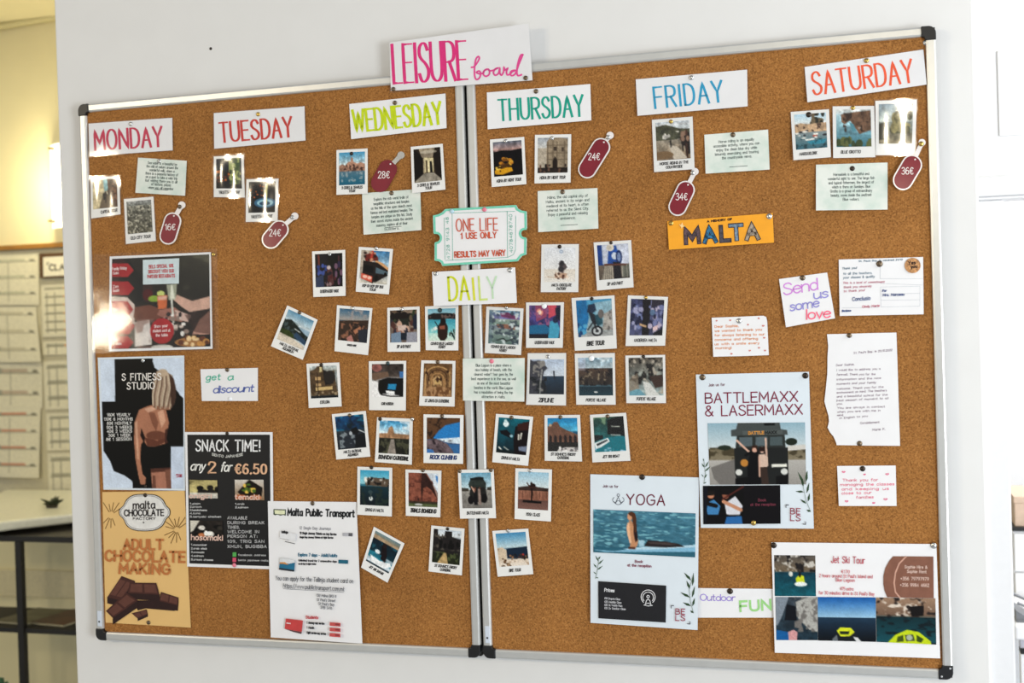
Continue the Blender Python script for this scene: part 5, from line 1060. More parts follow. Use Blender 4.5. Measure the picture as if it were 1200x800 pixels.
photo('film-covered photo of a village in a rocky bay, middle of its row', [(673.5,414.1),(720.4,413.5),(721.5,474.1),(675.4,474.1)], c, ['POPEYE VILLAGE'], (693.2,419.7), 'white', film=True, where='on the rocky bay village photo', r=.0056, cw=.5, box=(.08,.085,.94,.82), cv=.905)
c = P((110,100,88), (150,170,170)); c.nz(.4,7,seed=3).tex((44,40,36),9,9,.5,5,(0,0,1,.7)).tex((176,166,150),11,10,.62,7).po([(.4,.62),(.6,.66),(.8,.9),(.9,1),(.5,1)], (206,206,200)).po([(0,.86),(.3,.82),(.5,1),(0,1)], (110,160,174)).po([(.6,.5),(.98,.45),(.98,.76),(.76,.8)], (74,56,46)).po([(0,.6),(.26,.4),(.3,.8),(0,.9)], (140,124,106),.7)
photo('film-covered photo of a rocky inlet seen from above, right end of its row', [(732.8,416.5),(779.4,415.6),(780.4,472.2),(734.1,472.2)], c, ['POPEYE VILLAGE'], (754,417.5), 'dark', film=True, where='on the rocky inlet photo', cw=.48, r=.0034, box=(.08,.05,.94,.84), cv=.91)
c = P((24,110,124), (16,50,60)); c.nz(.2,6,seed=3).po([(.56,.24),(.8,.1),(1,.06),(1,1),(.6,1),(.54,.6)], (34,26,30)).po([(.62,.16),(.98,.06),(.98,.3),(.64,.34)], (70,40,36)).po([(.66,.44),(.8,.38),(.78,.56),(.68,.6)], (206,204,190)).ln([(.72,.36),(.74,.62)],.03,(30,28,30)).el(.26,.18,.09,.08,(214,226,226)).el(.24,.1,.05,.05,(190,214,216)).po([(.08,.38),(.3,.34),(.48,.48),(.44,.56),(.12,.46)], (18,28,36)).el(.46,.5,.05,.04,(150,190,200)).ln([(.1,.84),(.3,1)],.05,(206,206,196)).ln([(.26,.82),(.56,.98)],.04,(150,156,150)).g(.9,1,(24,40,44),(30,44,44),0,.6).po([(.72,.78),(.98,.74),(.98,.9),(.74,.88)], (120,130,150))
photo('photo of a scuba diver beside a wreck', [(581.2,484.7),(624.9,488.1),(618.8,545.7),(576.8,541.3)], c, ['DIVING IN MALTA'], (599.5,489.1), 'bronze', where='on the scuba diver photo', cw=.5)
c = P((30,140,190), (40,36,34)); c.g(0,.4,(20,130,186),(90,176,206)).tex((226,236,240),6,5,.6,3,(.4,.2,1,.5),.8).po([(0,.26),(.14,.22),(.22,.12),(.34,.12),(.42,.26),(.62,.36),(1,.5),(1,.9),(0,.9)], (124,88,70)).nz(.2,10,seed=3,box=(0,.1,1,.9))
for k in range(6): c.po([(.06+k*.16,.56),(.09+k*.16,.5),(.15+k*.16,.56),(.15+k*.16,.72),(.06+k*.16,.72)], (44,32,30))
c.g(.72,1,(46,42,36),(40,38,34)).po([(.36,.92),(.6,.86),(1,.86),(1,1),(.3,1)], (206,200,196)).sp(10,(.4,.86,1,1),[(120,116,116),(230,226,222)],.05,5,.8).el(.1,.22,.05,.04,(190,160,130))
photo('photo of an arcaded church under bright blue sky', [(638.1,486.3),(679.7,485.9),(682.1,540.6),(638.4,539.7)], c, ["ST DOMINIC'S PRIORY",'CATHEDRAL'], (656.8,488.7), 'bronze', film=True, where='on the arcaded church photo', cw=.66, ext=(1.2,.8,1,.8))
c = P((50,80,70), (40,130,140)); c.nz(.4,6,seed=3).tex((120,150,120),6,6,.55,4,(0,0,.5,.5)).po([(.46,.12),(.6,.05),(1,.0),(1,.58),(.6,.52),(.44,.5)], (24,22,24)).ln([(.58,.28),(.84,.3)],.03,(176,180,170)).ln([(.56,.52),(.84,.54)],.04,(150,160,156)).po([(.3,.6),(.9,.56),(1,.62),(1,1),(0,1),(0,.8)], (26,124,136)).po([(0,.74),(.44,.6),(.5,.7),(.2,.86),(.04,.9)], (226,230,228)).po([(.06,.76),(.42,.64),(.44,.68),(.1,.82)], (50,60,66)).po([(0,.5),(.3,.52),(.3,.62),(0,.7)], (40,44,44)).tex((170,200,220),8,8,.56,7,(0,.88,1,1))
photo('film-covered photo of a boat in a green sea cave', [(691.3,485.9),(733.7,483.4),(738.8,539.7),(694.3,541.6)], c, ['JET SKI BOAT'], (712.1,487.8), 'bronze', film=True, where='on the green sea cave photo', cw=.44, ch=2.8, pw=.7, ext=(1.2,.8,1.2,1))
c = P((180,206,220), (130,96,84)); c.g(0,.42,(150,190,210),(206,216,216)).po([(0,.42),(.3,.38),(.7,.4),(1,.42),(1,.52),(0,.52)], (70,54,48)).g(.5,.74,(150,104,84),(150,100,80)).nz(.2,12,8,4,(0,.45,1,.78)).g(.74,1,(110,80,72),(130,96,86)).ln([(.45,.8),(.46,.4)],.05,(40,28,28)).po([(.32,.36),(.44,.34),(.5,.3),(.58,.34),(.56,.44),(.42,.46)], (52,34,32)).ln([(.3,.3),(.4,.42),(.6,.4),(.66,.44)],.035,(80,52,44)).po([(.18,.75),(.78,.77),(.76,.83),(.16,.81)], (24,20,24)).el(.44,.32,.04,.05,(60,40,34))
for k in range(9): c.ln([(.05+k*.11,.52),(.05+k*.11,.7)],.015,(96,66,54))
photo('photo of a person balancing in a yoga pose on a terrace', [(604,548.4),(646.9,549.9),(645.6,610.9),(603,607.9)], c, ['YOGA CLASS'], (621.2,551.2), 'silver', where='on the terrace yoga photo', cw=.38)
c = P((96,156,190), (206,190,170)); c.g(0,.44,(70,140,184),(190,210,214)).po([(.3,.47),(1,.44),(1,.8),(.3,.76)], (30,52,72)).po([(0,.44),(.18,.42),(.3,.52),(.28,.8),(0,.84)], (206,186,160)).tex((80,60,46),8,8,.56,3,(0,.46,.34,.9)).tex((60,50,44),12,9,.52,5,(.34,.66,1,.82)).g(.8,1,(214,196,176),(226,214,200)).sp(14,(.4,.62,.96,.82),[(90,60,50),(40,36,36),(150,110,80),(170,60,50)],.03,6).sp(8,(.0,.78,.4,1),[(70,50,36),(120,90,64)],.05,2,.8).tex((170,140,110),9,7,.6,8,(.1,.84,1,1))
photo('photo of cyclists on a sunny coast, lowest photo right of the seam', [(576.8,621.9),(619,619.1),(625,672.5),(583.2,675.5)], c, ['BIKE TOUR'], (595.5,621.5), 'silver', where='on the sunny coast cyclists photo', cw=.32)
# ---------------------------------------------------------------- posters
def uvf(q):
    return lambda *pts: [inv_bilin(q, x, y) for x, y in pts]
def TL(z, lines_):
    """text lines given in the coordinates of an enlarged view"""
    return [(t, *z(x0, y0), *z(x1, y1), h) for (t, x0, y0, x1, y1, h) in lines_]
PG = 'posters on the cork boards'

# -- drinks poster in its wide plastic pouch
z = Z(90,190,3.476)
q = [z(134,384), z(546,366), z(553,760), z(131,771)]
s = Sheet('poster', 'film-covered poster of people toasting with drinks, below the MONDAY photos', 'poster', q, base=.0014, lift=(.001,.001,.006,.004), group=PG, wave=.0006, mat=PAPER())
zq = [(144,394), (540,375), (545,750), (141,761)]; u = uvf(zq)
c = Pic(104, 96, (44,42,36), (40,32,30))
c.g(0,.6,(62,60,50),(40,36,32),.55,1).tex((96,94,78),4,5,.55,3,(.6,0,1,.5),.7).po(u((144,394),(215,392),(240,430),(270,480),(272,560),(235,590),(144,560)),(22,18,20)).po(u((144,396),(190,394),(215,420),(150,520)),(66,34,36))
c.po(u((141,545),(210,550),(240,580),(240,660),(150,640)),(206,190,180)).po(u((545,545),(470,565),(410,540),(395,560),(430,590),(460,610),(545,595)),(206,166,148)).po(u((545,600),(500,640),(470,700),(545,700)),(190,146,128))
c.po(u((240,590),(300,580),(350,600),(370,620),(330,640),(250,650),(235,630)),(120,76,62)).po(u((340,600),(400,590),(440,620),(430,650),(370,640),(330,620)),(160,110,96)).po(u((400,600),(460,620),(455,650),(410,640)),(206,176,164))
c.el(*u((292,530))[0],.055,.11,(66,44,40)).el(*u((292,540))[0],.05,.06,(96,26,32)).el(*u((318,556))[0],.06,.035,(140,170,60)).el(*u((345,535))[0],.04,.03,(196,206,120)).po(u((330,545),(372,540),(368,595),(334,598)),(206,110,66)).po(u((332,548),(370,543),(368,560),(334,562)),(220,170,150))
c.po(u((368,500),(410,495),(404,560),(376,562)),(196,200,176),.8).po(u((386,500),(392,500),(400,555),(382,555)),(230,232,214)).ln(u((388,560),(396,650)),.02,(206,206,196))
c.sp(34,(.55,.62,.85,.85),[(230,226,220),(60,50,50),(150,130,120),(206,190,180)],.022,4).po(u((240,650),(300,640),(310,740),(240,750)),(214,206,200)).tex((150,120,110),10,10,.5,7,(.2,.68,.45,1),.7)
c.el(*u((470,730))[0],.17,.05,(170,120,70)).sp(16,(.66,.88,.99,.99),[(206,150,80),(110,64,40),(230,200,150)],.025,6).el(*u((350,752))[0],.11,.03,(200,196,190)).po(u((440,620),(545,600),(545,700),(480,690)),(70,44,40),.5)
RED = (176,42,50)
for (y0, y1, xr) in ((414,468,236),(486,541,238),(566,632,234),(634,700,240),(706,758,236)):
    ym = (y0 + y1) / 2; c.po(u((140,y0),(xr-24,y0),(xr,ym),(xr-24,y1),(140,y1)), RED)
rc = u((350,686))[0]; c.el(rc[0], rc[1], .118, .14, (178,44,52))
c.nz(.08,14,seed=9)
s.picture('photo_print', c, [z(*p) for p in zq])
s.polys('text_box', [[z(272,398), z(420,391), z(418,494), z(273,498)]], ink((206,222,226)))
s.text('lettering', TL(z, [('BELS SPECIAL 10%',298,432,396,427,3.6), ('DISCOUNT WITH OUR',296,452,398,448,3.6), ('PARTNER RESTAURANTS',292,472,402,468,3.6)]), (190,70,76), .8, n=2)
s.text('lettering', TL(z, [('Family Friday',147,440,206,436,3.2), ('Gaia',150,457,172,455,3), ('Zen',150,512,172,510,3), ('Sushi',150,528,174,526,3), ('Bar',150,604,172,603,3), ('Salad',148,662,190,660,3), ('& Burgers',148,678,196,676,3), ('Thirst',150,726,178,725,3), ('& Tears',148,744,184,743,3)]), (236,206,206), .6, n=2)
s.text('badge_lettering', TL(z, [('Show your',320,674,374,670,3.2), ('student card at',314,692,384,689,3.2), ('the table',326,710,374,708,3.2)]), (236,206,206), .6, n=2)
s.pouch(1.5, h=.003, ext=(19, 3, 8, 1.5), amp=3)
pin(250.3,298,'at the upper right of the toasting drinks poster','gold',h=.004)

# -- fitness studio
z = Z(100,410,4.707); q = [z(68,42), z(545,30), z(550,775), z(100,770)]
s = Sheet('poster', 'black and pale blue S FITNESS STUDIO poster at the left edge', 'poster', q, base=.0014, lift=(.0008,.0008,.001,.001), group=PG, mat=COOL())
zq = [(82,52), (540,42), (543,765), (104,760)]; u = uvf(zq)
c = Pic(96, 146, (204,216,232))
c.po(u((165,46),(372,44),(384,100),(420,120),(480,140),(500,220),(540,270),(545,530),(470,530),(474,760),(265,762),(262,720),(220,690),(160,665),(140,610),(104,555),(94,284),(168,284)), (14,14,16))
c.po(u((470,60),(540,58),(540,265),(520,250),(505,215),(498,170),(480,140),(430,118),(400,112),(384,96),(372,60)), (204,216,232))
sk = (176,122,96)
c.po(u((300,330),(345,310),(400,296),(440,300),(455,330),(470,440),(440,520),(390,530),(345,530),(325,500),(310,520),(306,600),(318,680),(336,700),(334,740),(308,740),(296,690),(280,600),(272,500),(274,400)), sk)
c.po(u((330,480),(400,500),(450,450),(455,500),(400,528),(345,530)), (110,68,54)).po(u((350,340),(385,345),(405,400),(392,450),(368,400)), (140,92,72)).po(u((400,345),(430,325),(444,390),(422,430)), (206,158,130)).po(u((312,430),(332,480),(328,515),(306,470)), (40,26,24)).po(u((276,400),(290,390),(300,600),(290,600)), (206,158,130)).el(*u((392,470))[0],.12,.035,(120,76,60)).po(u((440,440),(470,420),(468,500),(440,520)), (84,54,46)).po(u((330,325),(400,302),(430,312),(350,345)), (206,160,134))
c.po(u((440,300),(545,265),(545,530),(470,530),(448,490),(462,400),(446,330)), (18,18,20)).po(u((318,540),(360,540),(440,515),(472,530),(472,650),(360,652),(320,640)), (20,20,22))
c.po(u((362,652),(472,646),(474,762),(372,762)), (176,122,100)).po(u((362,652),(472,646),(472,666),(364,674)), (96,62,52)).po(u((372,690),(388,690),(392,762),(374,762)), (120,80,66)).po(u((440,660),(472,655),(474,762),(450,762)), (130,88,72))
c.po(u((384,262),(470,262),(470,330),(400,330),(372,312)), (150,106,84))
c.po(u((396,118),(420,112),(448,120),(474,138),(490,166),(498,210),(500,262),(490,300),(474,322),(462,300),(450,326),(438,298),(424,322),(412,296),(400,312),(390,286),(378,296),(370,262),(372,214),(378,168),(384,138)), (160,136,116))
for k in range(13): c.ln(u((404+k*6,118+k*2),(386+k*9,190+k*2),(374+k*9,250+k*2),(376+k*8,306+(k%3)*8)), .014, [(204,186,162),(112,88,74),(182,160,138)][k%3])
c.po(u((468,136),(488,160),(499,210),(500,262),(488,304),(474,318),(470,240)), (84,62,52)).el(*u((428,128))[0],.06,.03,(190,168,144))
c.po(u((474,530),(545,530),(545,762),(476,762)), (196,208,226))
c.nz(.05,12,seed=5)
s.picture('poster_print', c, [z(*p) for p in zq])
s.text('lettering', TL(z, [('S FITNESS',206,167,420,164,7.6), ('STUDIO',234,216,384,213,7.6)]), (232,226,220), 1.15, gap=2.6)
s.text('price_list', TL(z, [('160\u20ac YEARLY',122,364,250,364,3.2), ('110\u20ac 6 MONTHS',106,388,264,387,3.2), ('60\u20ac MONTHLY',122,411,258,410,3.2), ('50\u20ac 3 WEEKS',120,434,260,433,3.2), ('40\u20ac 2 WEEKS',122,456,260,454,3.2), ('30\u20ac 1 WEEK',130,478,252,476,3.2), ('8\u20ac 1 SESSION',118,500,258,497,3.2)]), (222,220,216), .6, n=2)
s.text('logo', [('BE', *z(533,700), *z(533,684), 2.6), ('LS', *z(515,700), *z(515,684), 2.6)], (176,60,80), .7)
pin(167.6,422.3,'at the top of the fitness studio poster','silver',h=.003); pin(170.7,569.3,'at the bottom of the fitness studio poster','dark',h=.003,r=.0038)

# -- chocolate making
z = Z(100,570,4.208); q = [z(83,27), z(490,20), z(520,695), z(100,670)]
s = Sheet('poster', 'golden ADULT CHOCOLATE MAKING poster in the lower left corner', 'poster', q, base=.0014, lift=(.0008,.0008,.001,.001), group=PG, mat=plain('golden_paper', (228,186,118), 0.5, coat=.1, vary=.03, scale=10))
FW_ = (110,76,26)
for (cx, cy, r0, r1, n) in ((128,140,18,76,17), (452,212,14,76,17)):
    L = []
    for k in range(n):
        a = math.radians(360 * k / n + 6); rr = r1 * (.75 + .25 * ((k * 7) % 3) / 2)
        p0, p1 = (cx + r0*math.cos(a), cy + r0*math.sin(a)), (cx + rr*math.cos(a), cy + rr*math.sin(a)*.95)
        if 88 < p1[0] < 500 and (p1[0] < 176 or p1[0] > 390): L.append([z(*p0), z(*p1)])
    s.lines('firework', L, FW_, .8)
bd = [(206,62),(240,40),(295,36),(350,40),(385,62),(402,92),(420,112),(420,140),(402,160),(385,192),(350,214),(295,220),(240,214),(206,192),(190,160),(170,140),(170,112),(190,92)]
bd2 = catmull(bd + bd[:1], 3); cen = (295,128)
s.polys('badge_outline', [[z(*p) for p in bd2[:-1]]], ink((24,20,22)))
s.polys('badge', [[z(cen[0] + (x-cen[0])*.965, cen[1] + (y-cen[1])*.955) for x, y in bd2[:-1]]], ink((226,224,220)))
s.lines('badge_line', [[z(cen[0] + (x-cen[0])*.92, cen[1] + (y-cen[1])*.90) for x, y in bd2]], (60,54,54), .5)
s.text('badge_lettering', TL(z, [('malta',240,108,346,106,8.4)]), (40,32,34), 1.5)
s.text('badge_lettering', TL(z, [('CHOCOLATE',197,144,390,142,7.0)]), (34,28,30), 1.4)
s.text('badge_lettering', TL(z, [('FACTORY',240,163,350,162,2.8)]), (60,54,54), .6)
BRN = (190,116,62)
s.text('title_lettering', TL(z, [('ADULT',194,308,386,308,11.0), ('CHOCOLATE',102,364,492,371,11.6), ('MAKING',172,426,418,430,11.4)]), BRN, 2.6, n=5, gap=2.4)
s.polys('ornament', [[z(288,176),z(292,171),z(296,176),z(292,181)]], ink((60,54,54)))
D1, D2, D3 = ink((70,38,32), .35), ink((96,58,48), .35), ink((44,24,22), .35)
def choc(name, top, hh, h):
    """a bar seen in perspective: top face with two squares and a darker edge"""
    a, b, c_, d = top
    dn = lambda p: (p[0], p[1] + hh)
    s.polys(name, [[z(*p) for p in (d, c_, dn(c_), dn(d))] if d[1] > a[1] else [z(*p) for p in (a, b, dn(b), dn(a))]], D3, h=h)
    s.polys(name, [[z(*p) for p in (b, c_, dn(c_), dn(b))]], D3, h=h + .00004)
    s.polys(name, [[z(*p) for p in top]], D1, h=h + .00008)
    mid = lambda p, q_, t: (p[0]*(1-t)+q_[0]*t, p[1]*(1-t)+q_[1]*t)
    for t0, t1 in ((.06,.46),(.54,.94)):
        pa, pb = mid(a,b,t0), mid(a,b,t1); pd, pc = mid(d,c_,t0), mid(d,c_,t1)
        s.polys('square', [[z(*p) for p in (mid(pa,pd,.14), mid(pb,pc,.14), mid(pb,pc,.86), mid(pa,pd,.86))]], D2, h=h + .00012)
choc('chocolate_bar', [(376,518),(462,546),(458,586),(366,562)], 26, .0011)
choc('chocolate_bar', [(232,624),(306,604),(312,628),(262,650)], 12, .0012)
s.polys('chocolate_shade', [[z(240,560),z(380,560),z(462,606),z(440,612),z(300,600),z(262,610)]], D3, h=.00105)
choc('chocolate_bar', [(182,440),(248,464),(178,560),(110,545)], 30, .0013)
choc('chocolate_bar', [(222,472),(354,474),(370,532),(214,524)], 30, .0015)
choc('chocolate_bar', [(104,612),(206,522),(264,560),(138,646)], 34, .0017)
pin(170.3,580,'at the top of the chocolate making poster','dark',h=.0028); pin(174.1,729.2,'at the bottom of the chocolate making poster','bronze',h=.003)

# -- discount note and snack poster
z = Z(205,410,3.017)
s = Sheet('note_card', 'white note reading get a discount in green and blue', 'note', [z(90,68), z(293,63), z(293,180), z(95,180)], base=.0012, lift=(.0008,.0008,.0012,.0012))
s.text('lettering', TL(z, [('get',110,107,160,105,7), ('a',188,107,206,105,7)]), (92,186,160), 1.3, slant=.2)
s.text('lettering', TL(z, [('discount',136,152,278,146,8)]), (88,106,176), 1.3, slant=.22, gap=.9)
pin(266.3,433.2,'at the top of the discount note','bronze'); pin(269.6,467.3,'at the bottom of the discount note','white')
q = [z(35,290), z(345,290), z(350,775), z(43,765)]
s = Sheet('poster', 'black SNACK TIME! poster offering any 2 for 6.50 euro', 'poster', q, base=.0022, lift=(.0008,.0008,.0016,.0016), group=PG)
s.polys('black_ground', [[z(44,299), z(336,299), z(340,764), z(52,754)]], ink((20,20,22)))
s.text('title_lettering', TL(z, [('SNACK TIME!',76,356,302,357,12.5)]), (232,232,232), 1.7, n=5, gap=2.4)
s.text('lettering', TL(z, [('BENTO JAPANESE',134,372,242,372,2.8)]), (206,206,200), .6, n=2, arch=-2.6)
s.text('lettering', TL(z, [('any',56,424,106,424,10), ('for',164,428,200,428,10.5)]), (236,234,228), 1.5, n=5, slant=.25, gap=1.2)
s.text('price_lettering', TL(z, [('2',121,433,146,433,12.5), ('\u20ac6.50',216,436,324,437,11)]), (222,176,140), 2.4, n=5, gap=2.6, contrast=.4)
c = Pic(34, 24, (150,140,96), (60,52,36)); c.po([(0,.3),(.2,.1),(.6,.05),(1,.0),(1,.6),(0,.8)], (190,176,120)).sp(10,(.2,.4,1,.7),[(30,28,26),(44,40,36)],.1,3,1.4).g(.7,1,(206,200,186),(190,186,176)).nz(.2,6,seed=3)
s.picture('food_photo', c, [z(52,458), z(152,460), z(154,524), z(54,522)])
c = Pic(34, 24, (206,200,190), (150,120,90)); c.po([(.1,.6),(.5,.0),(.95,.4),(.9,.8),(.3,.9)], (40,34,28)).sp(10,(.3,.25,.75,.6),[(220,170,50),(240,200,90),(90,120,50)],.07,3,1).el(.2,.85,.2,.12,(190,110,70)).el(.7,.85,.2,.12,(200,130,90))
s.picture('food_photo', c, [z(214,458), z(315,458), z(318,530), z(216,528)])
c = Pic(38, 26, (60,54,50), (40,36,34)); c.sp(16,(.05,.1,.95,.85),[(226,220,210),(20,22,24),(190,120,80),(70,66,60)],.1,5,1).nz(.3,7,seed=2).po([(.0,.0),(.3,.0),(.1,.5),(0,.6)], (206,200,186))
s.picture('food_photo', c, [z(56,602), z(171,603), z(173,674), z(58,672)])
PKK = (232,196,180)
s.text('food_name', TL(z, [('onigiri',53,522,132,523,5.2), ('temaki',216,527,300,528,5.8), ('hosomaki',60,670,172,672,6.2)]), PKK, 1.2, n=3)
s.text('menu_text', TL(z, [('1.plain',56,545,92,545,2), ('2.prawn',56,556,96,556,2), ('3.ham&cheese',56,568,116,568,2), ('4.tuna',56,579,92,579,2), ('5.teriyaki chicken',56,591,166,591,2), ('1.crab',217,546,248,546,2), ('2.salmon',217,558,262,558,2), ('1.cucumber',60,690,116,691,2), ('2.crab stick',60,703,116,704,2), ('3.avocado',60,716,106,717,2), ('4.salmon',60,729,104,730,2), ('5.cream cheese',60,742,138,744,2)]), (206,206,206), .5, n=2)
s.text('address_text', TL(z, [('AVAILABLE',190,597,258,597,3.1), ('DURING BREAK',190,614,318,614,3.1), ('TIMES.',190,630,232,630,3.1), ('WELCOME IN',190,646,300,646,3.1), ('PERSON AT:',190,662,294,662,3.1), ('109, TRIQ SAN',190,680,318,680,3.1), ('XMUN, BUGIBBA',190,698,326,698,3.1)]), (196,196,196), .62, n=2, gap=2.8)
s.text('contact_text', TL(z, [('facebook_address',228,726,324,727,2), ('bento_japanese_malta',228,744,332,746,2)]), (190,190,190), .45, n=2)
s.polys('contact_icon', [[z(208,714),z(221,714),z(221,729),z(208,729)]], ink((84,170,84)))
s.polys('contact_icon', [[z(208,733),z(221,733),z(221,748),z(208,748)]], ink((210,80,110)))
pin(266.3,507.8,'at the top of the snack poster','dark',r=.0042); pin(274.6,661.9,'at the bottom of the snack poster','pink',h=.0060)

# -- public transport fares
z = Z(305,580,4.323); q = [z(38,30), z(487,35), z(517,752), z(53,720)]
s = Sheet('poster', 'white Malta Public Transport fares poster, overlapping the snack poster', 'poster', q, base=.0034, lift=(.0008,.0008,.006,.006), group=PG)
s.text('title_lettering', TL(z, [('Malta Public Transport',142,102,476,110,7.8)]), (26,30,34), 1.75, n=4, gap=2.3)
s.polys('bus_logo', [[z(68,70),z(132,72),z(132,104),z(118,100),z(104,104),z(88,98),z(76,102),z(68,98)]], ink((60,74,60)))
s.polys('bus_logo', [[z(73,75),z(127,77),z(127,96),z(104,97),z(76,94)]], ink((226,228,190)))
s.text('printed_text', TL(z, [('12 Single Day Journeys',202,172,360,176,3.2)]), (150,150,156), .5, n=2)
s.text('printed_text', TL(z, [('12 Single Journey Tickets on Any Service',204,196,388,203,2.4), ('Single Day Journey Tickets at Night Service',204,216,372,219,1.8)]), (50,50,56), .7, n=2)
s.text('printed_text', TL(z, [('Explore 7 days - Adult/Adults',196,308,392,313,3.4)]), (40,110,140), .7, n=2)
s.text('printed_text', TL(z, [('Unlimited travel for 7 consecutive days',198,334,390,340,2.2), ('on all day & night routes',198,351,286,352,1.8)]), (54,54,60), .6, n=2)
s.polys('price_bar', [[z(420,190),z(470,191),z(470,208),z(420,206)]], ink((176,176,182)))
s.polys('price_bar', [[z(450,191),z(470,191),z(470,208),z(450,207)]], ink((90,90,96)))
s.polys('price_bar', [[z(400,326),z(448,328),z(448,347),z(400,345)]], ink((24,96,120)))
s.lines('travel_card', [[z(104,182),z(184,196)], [z(102,210),z(182,228)], [z(104,216),z(150,226)], [z(130,234),z(180,245)]], (60,60,64), .7)
s.polys('travel_card', [[z(104,180),z(186,194),z(184,232),z(102,216)]], ink((226,226,228)))
s.text('travel_card_text', TL(z, [('tallinja',112,190,144,193,2.6)]), (40,40,44), .8, n=2)
s.polys('travel_card', [[z(104,316),z(182,328),z(178,384),z(100,372)]], ink((28,106,140)))
s.polys('travel_card', [[z(104,316),z(182,328),z(181,340),z(150,346),z(103,340)]], ink((220,222,224)))
s.polys('travel_card', [[z(104,338),z(130,338),z(150,352),z(120,346),z(103,346)]], ink((206,140,70)))
s.polys('travel_card', [[z(100,366),z(178,378),z(177,386),z(100,376)]], ink((40,40,46)))
s.text('printed_text', TL(z, [('You can apply for the Tallinja student card on',82,428,474,444,5.0), ('https://www.publictransport.com.mt',122,466,430,484,4.8)]), (96,98,104), .62, n=3)
s.lines('underline', [[z(122,472),z(430,490)]], (110,112,118), .45)
s.text('printed_text', TL(z, [('Old Mdina BKS II',292,511,390,517,3.0), ("St Paul's Street",294,533,386,539,3.0), ("St Paul's Bay",302,553,380,559,3.0), ('SPB 3416',312,572,370,577,3.0)]), (110,112,118), .5, n=2)
s.text('printed_text', TL(z, [('Students',238,622,300,624,3.2)]), (196,70,76), .8, n=2)
s.polys('student_card', [[z(136,622),z(224,632),z(218,690),z(130,674)]], ink((196,66,66)))
s.polys('student_card', [[z(140,642),z(162,645),z(161,650),z(139,647)]], ink((232,220,220)))
s.polys('student_card', [[z(130,674),z(218,690),z(216,700),z(176,690)]], ink((90,60,62)))
s.text('printed_text', TL(z, [('1 Journey any service',244,647,332,652,2.4), ('1 Month',244,672,280,674,2.4), ('Night service any service',244,697,340,704,2.4)]), (40,40,44), .7, n=2)
for k, y in enumerate((640, 667, 694)):
    s.polys('price_bar', [[z(360,y),z(414,y+4),z(414,y+22),z(360,y+18)]], ink((196,82,80)))
    s.polys('price_bar', [[z(388,y+6),z(410,y+8),z(410,y+16),z(388,y+14)]], ink((140,56,58)))
pin(366.3,589.7,'at the top of the bus fares poster','bronze',h=.005)

# -- the language school posters
LEAFG = ink((60,88,64)); LEAFD = ink((46,70,44))
def sprig(s, z, stem, leaves, mat):
    s.lines('leaf_sprig', [[z(*p) for p in stem]], (90,110,90), .5)
    polys = []
    for (x0, y0, x1, y1, w) in leaves:
        dx, dy = x1-x0, y1-y0; L_ = math.hypot(dx, dy); nx_, ny_ = -dy/L_*w, dx/L_*w
        s.polys('leaf', [[z(x0,y0), z(x0+dx*.35+nx_, y0+dy*.35+ny_), z(x1,y1), z(x0+dx*.45-nx_*.8, y0+dy*.45-ny_*.8)]], mat, h=.0008)
def bels(s, z, x0, y0, k):
    s.text('logo', [('BE', *z(x0, y0 + 24*k), *z(x0 + 42*k, y0 + 25*k), 6.2*k), ('LS', *z(x0, y0 + 54*k), *z(x0 + 42*k, y0 + 55*k), 6.2*k)], (150,44,66), 1.0, n=4, gap=2.6)
    s.lines('logo_corner', [[z(x0-20*k, y0-4*k), z(x0-20*k, y0-16*k), z(x0-8*k, y0-16*k)]], (40,36,44), .9)
    s.lines('logo_corner', [[z(x0+66*k, y0+58*k), z(x0+66*k, y0+70*k), z(x0+54*k, y0+69*k)]], (40,36,44), .9)
BUR = (128, 40, 62)
z = Z(680,550,4); q = [z(47,22), z(557,37), z(550,752), z(48,718)]
s = Sheet('poster', 'pale blue YOGA poster with a woman on a paddle board at sea', 'poster', q, base=.0022, lift=(.0008,.0008,.006,.006), group=PG, mat=COOL())
s.text('printed_text', TL(z, [('Join us for',108,83,180,85,3.0)]), (120,90,104), .6, n=3)
s.text('title_lettering', TL(z, [('YOGA',220,163,398,167,11.8)]), (110,36,58), 1.5, n=6, gap=2.2)
ring = lambda cx, cy, r, n=16, a0=0, a1=360: [z(cx + r*math.cos(math.radians(a0+(a1-a0)*k/n)), cy + r*math.sin(math.radians(a0+(a1-a0)*k/n))) for k in range(n+1)]
s.lines('lotus_emblem', [ring(181,120,6), ring(181,142,22,14,20,160), ring(166,142,12,10,60,250), ring(196,142,12,10,-70,120), [z(170,152),z(181,128),z(192,152)], ring(181,158,12,8,180,360)], (56,60,76), .55)
zq = [(62,186), (541,205), (539,411), (62,387)]; u = uvf(zq)
c = Pic(120, 54, (80,130,150), (62,108,126)); c.nz(.16,22,26,3).tex((60,110,130),12,26,.56,4).tex((120,176,188),14,28,.62,6)
c.g(.86,1,(54,104,124),(60,110,126)).po(u((62,372),(160,380),(280,366),(540,358),(540,384),(300,384),(120,384)), (130,180,206)).po(u((200,372),(300,360),(540,352),(541,362),(320,374)), (176,206,220)).po(u((302,358),(320,330),(400,336),(460,346),(490,360),(400,364)), (56,50,50)).po(u((316,338),(400,340),(460,348),(420,352),(330,346)), (84,74,72))
c.po(u((228,250),(240,244),(256,252),(264,290),(276,330),(272,352),(262,368),(236,368),(240,330),(224,300),(220,270)), (196,142,104)).po(u((222,262),(230,254),(238,300),(244,340),(236,345),(224,300)), (232,186,150)).po(u((252,236),(266,240),(270,290),(274,330),(262,340),(254,300)), (60,40,40)).el(*u((236,222))[0],.024,.085,(206,152,116)).po(u((228,204),(244,198),(260,206),(266,226),(268,290),(258,296),(250,250),(246,222),(232,214)), (96,62,44)).po(u((232,240),(246,240),(248,256),(232,256)), (190,136,100))
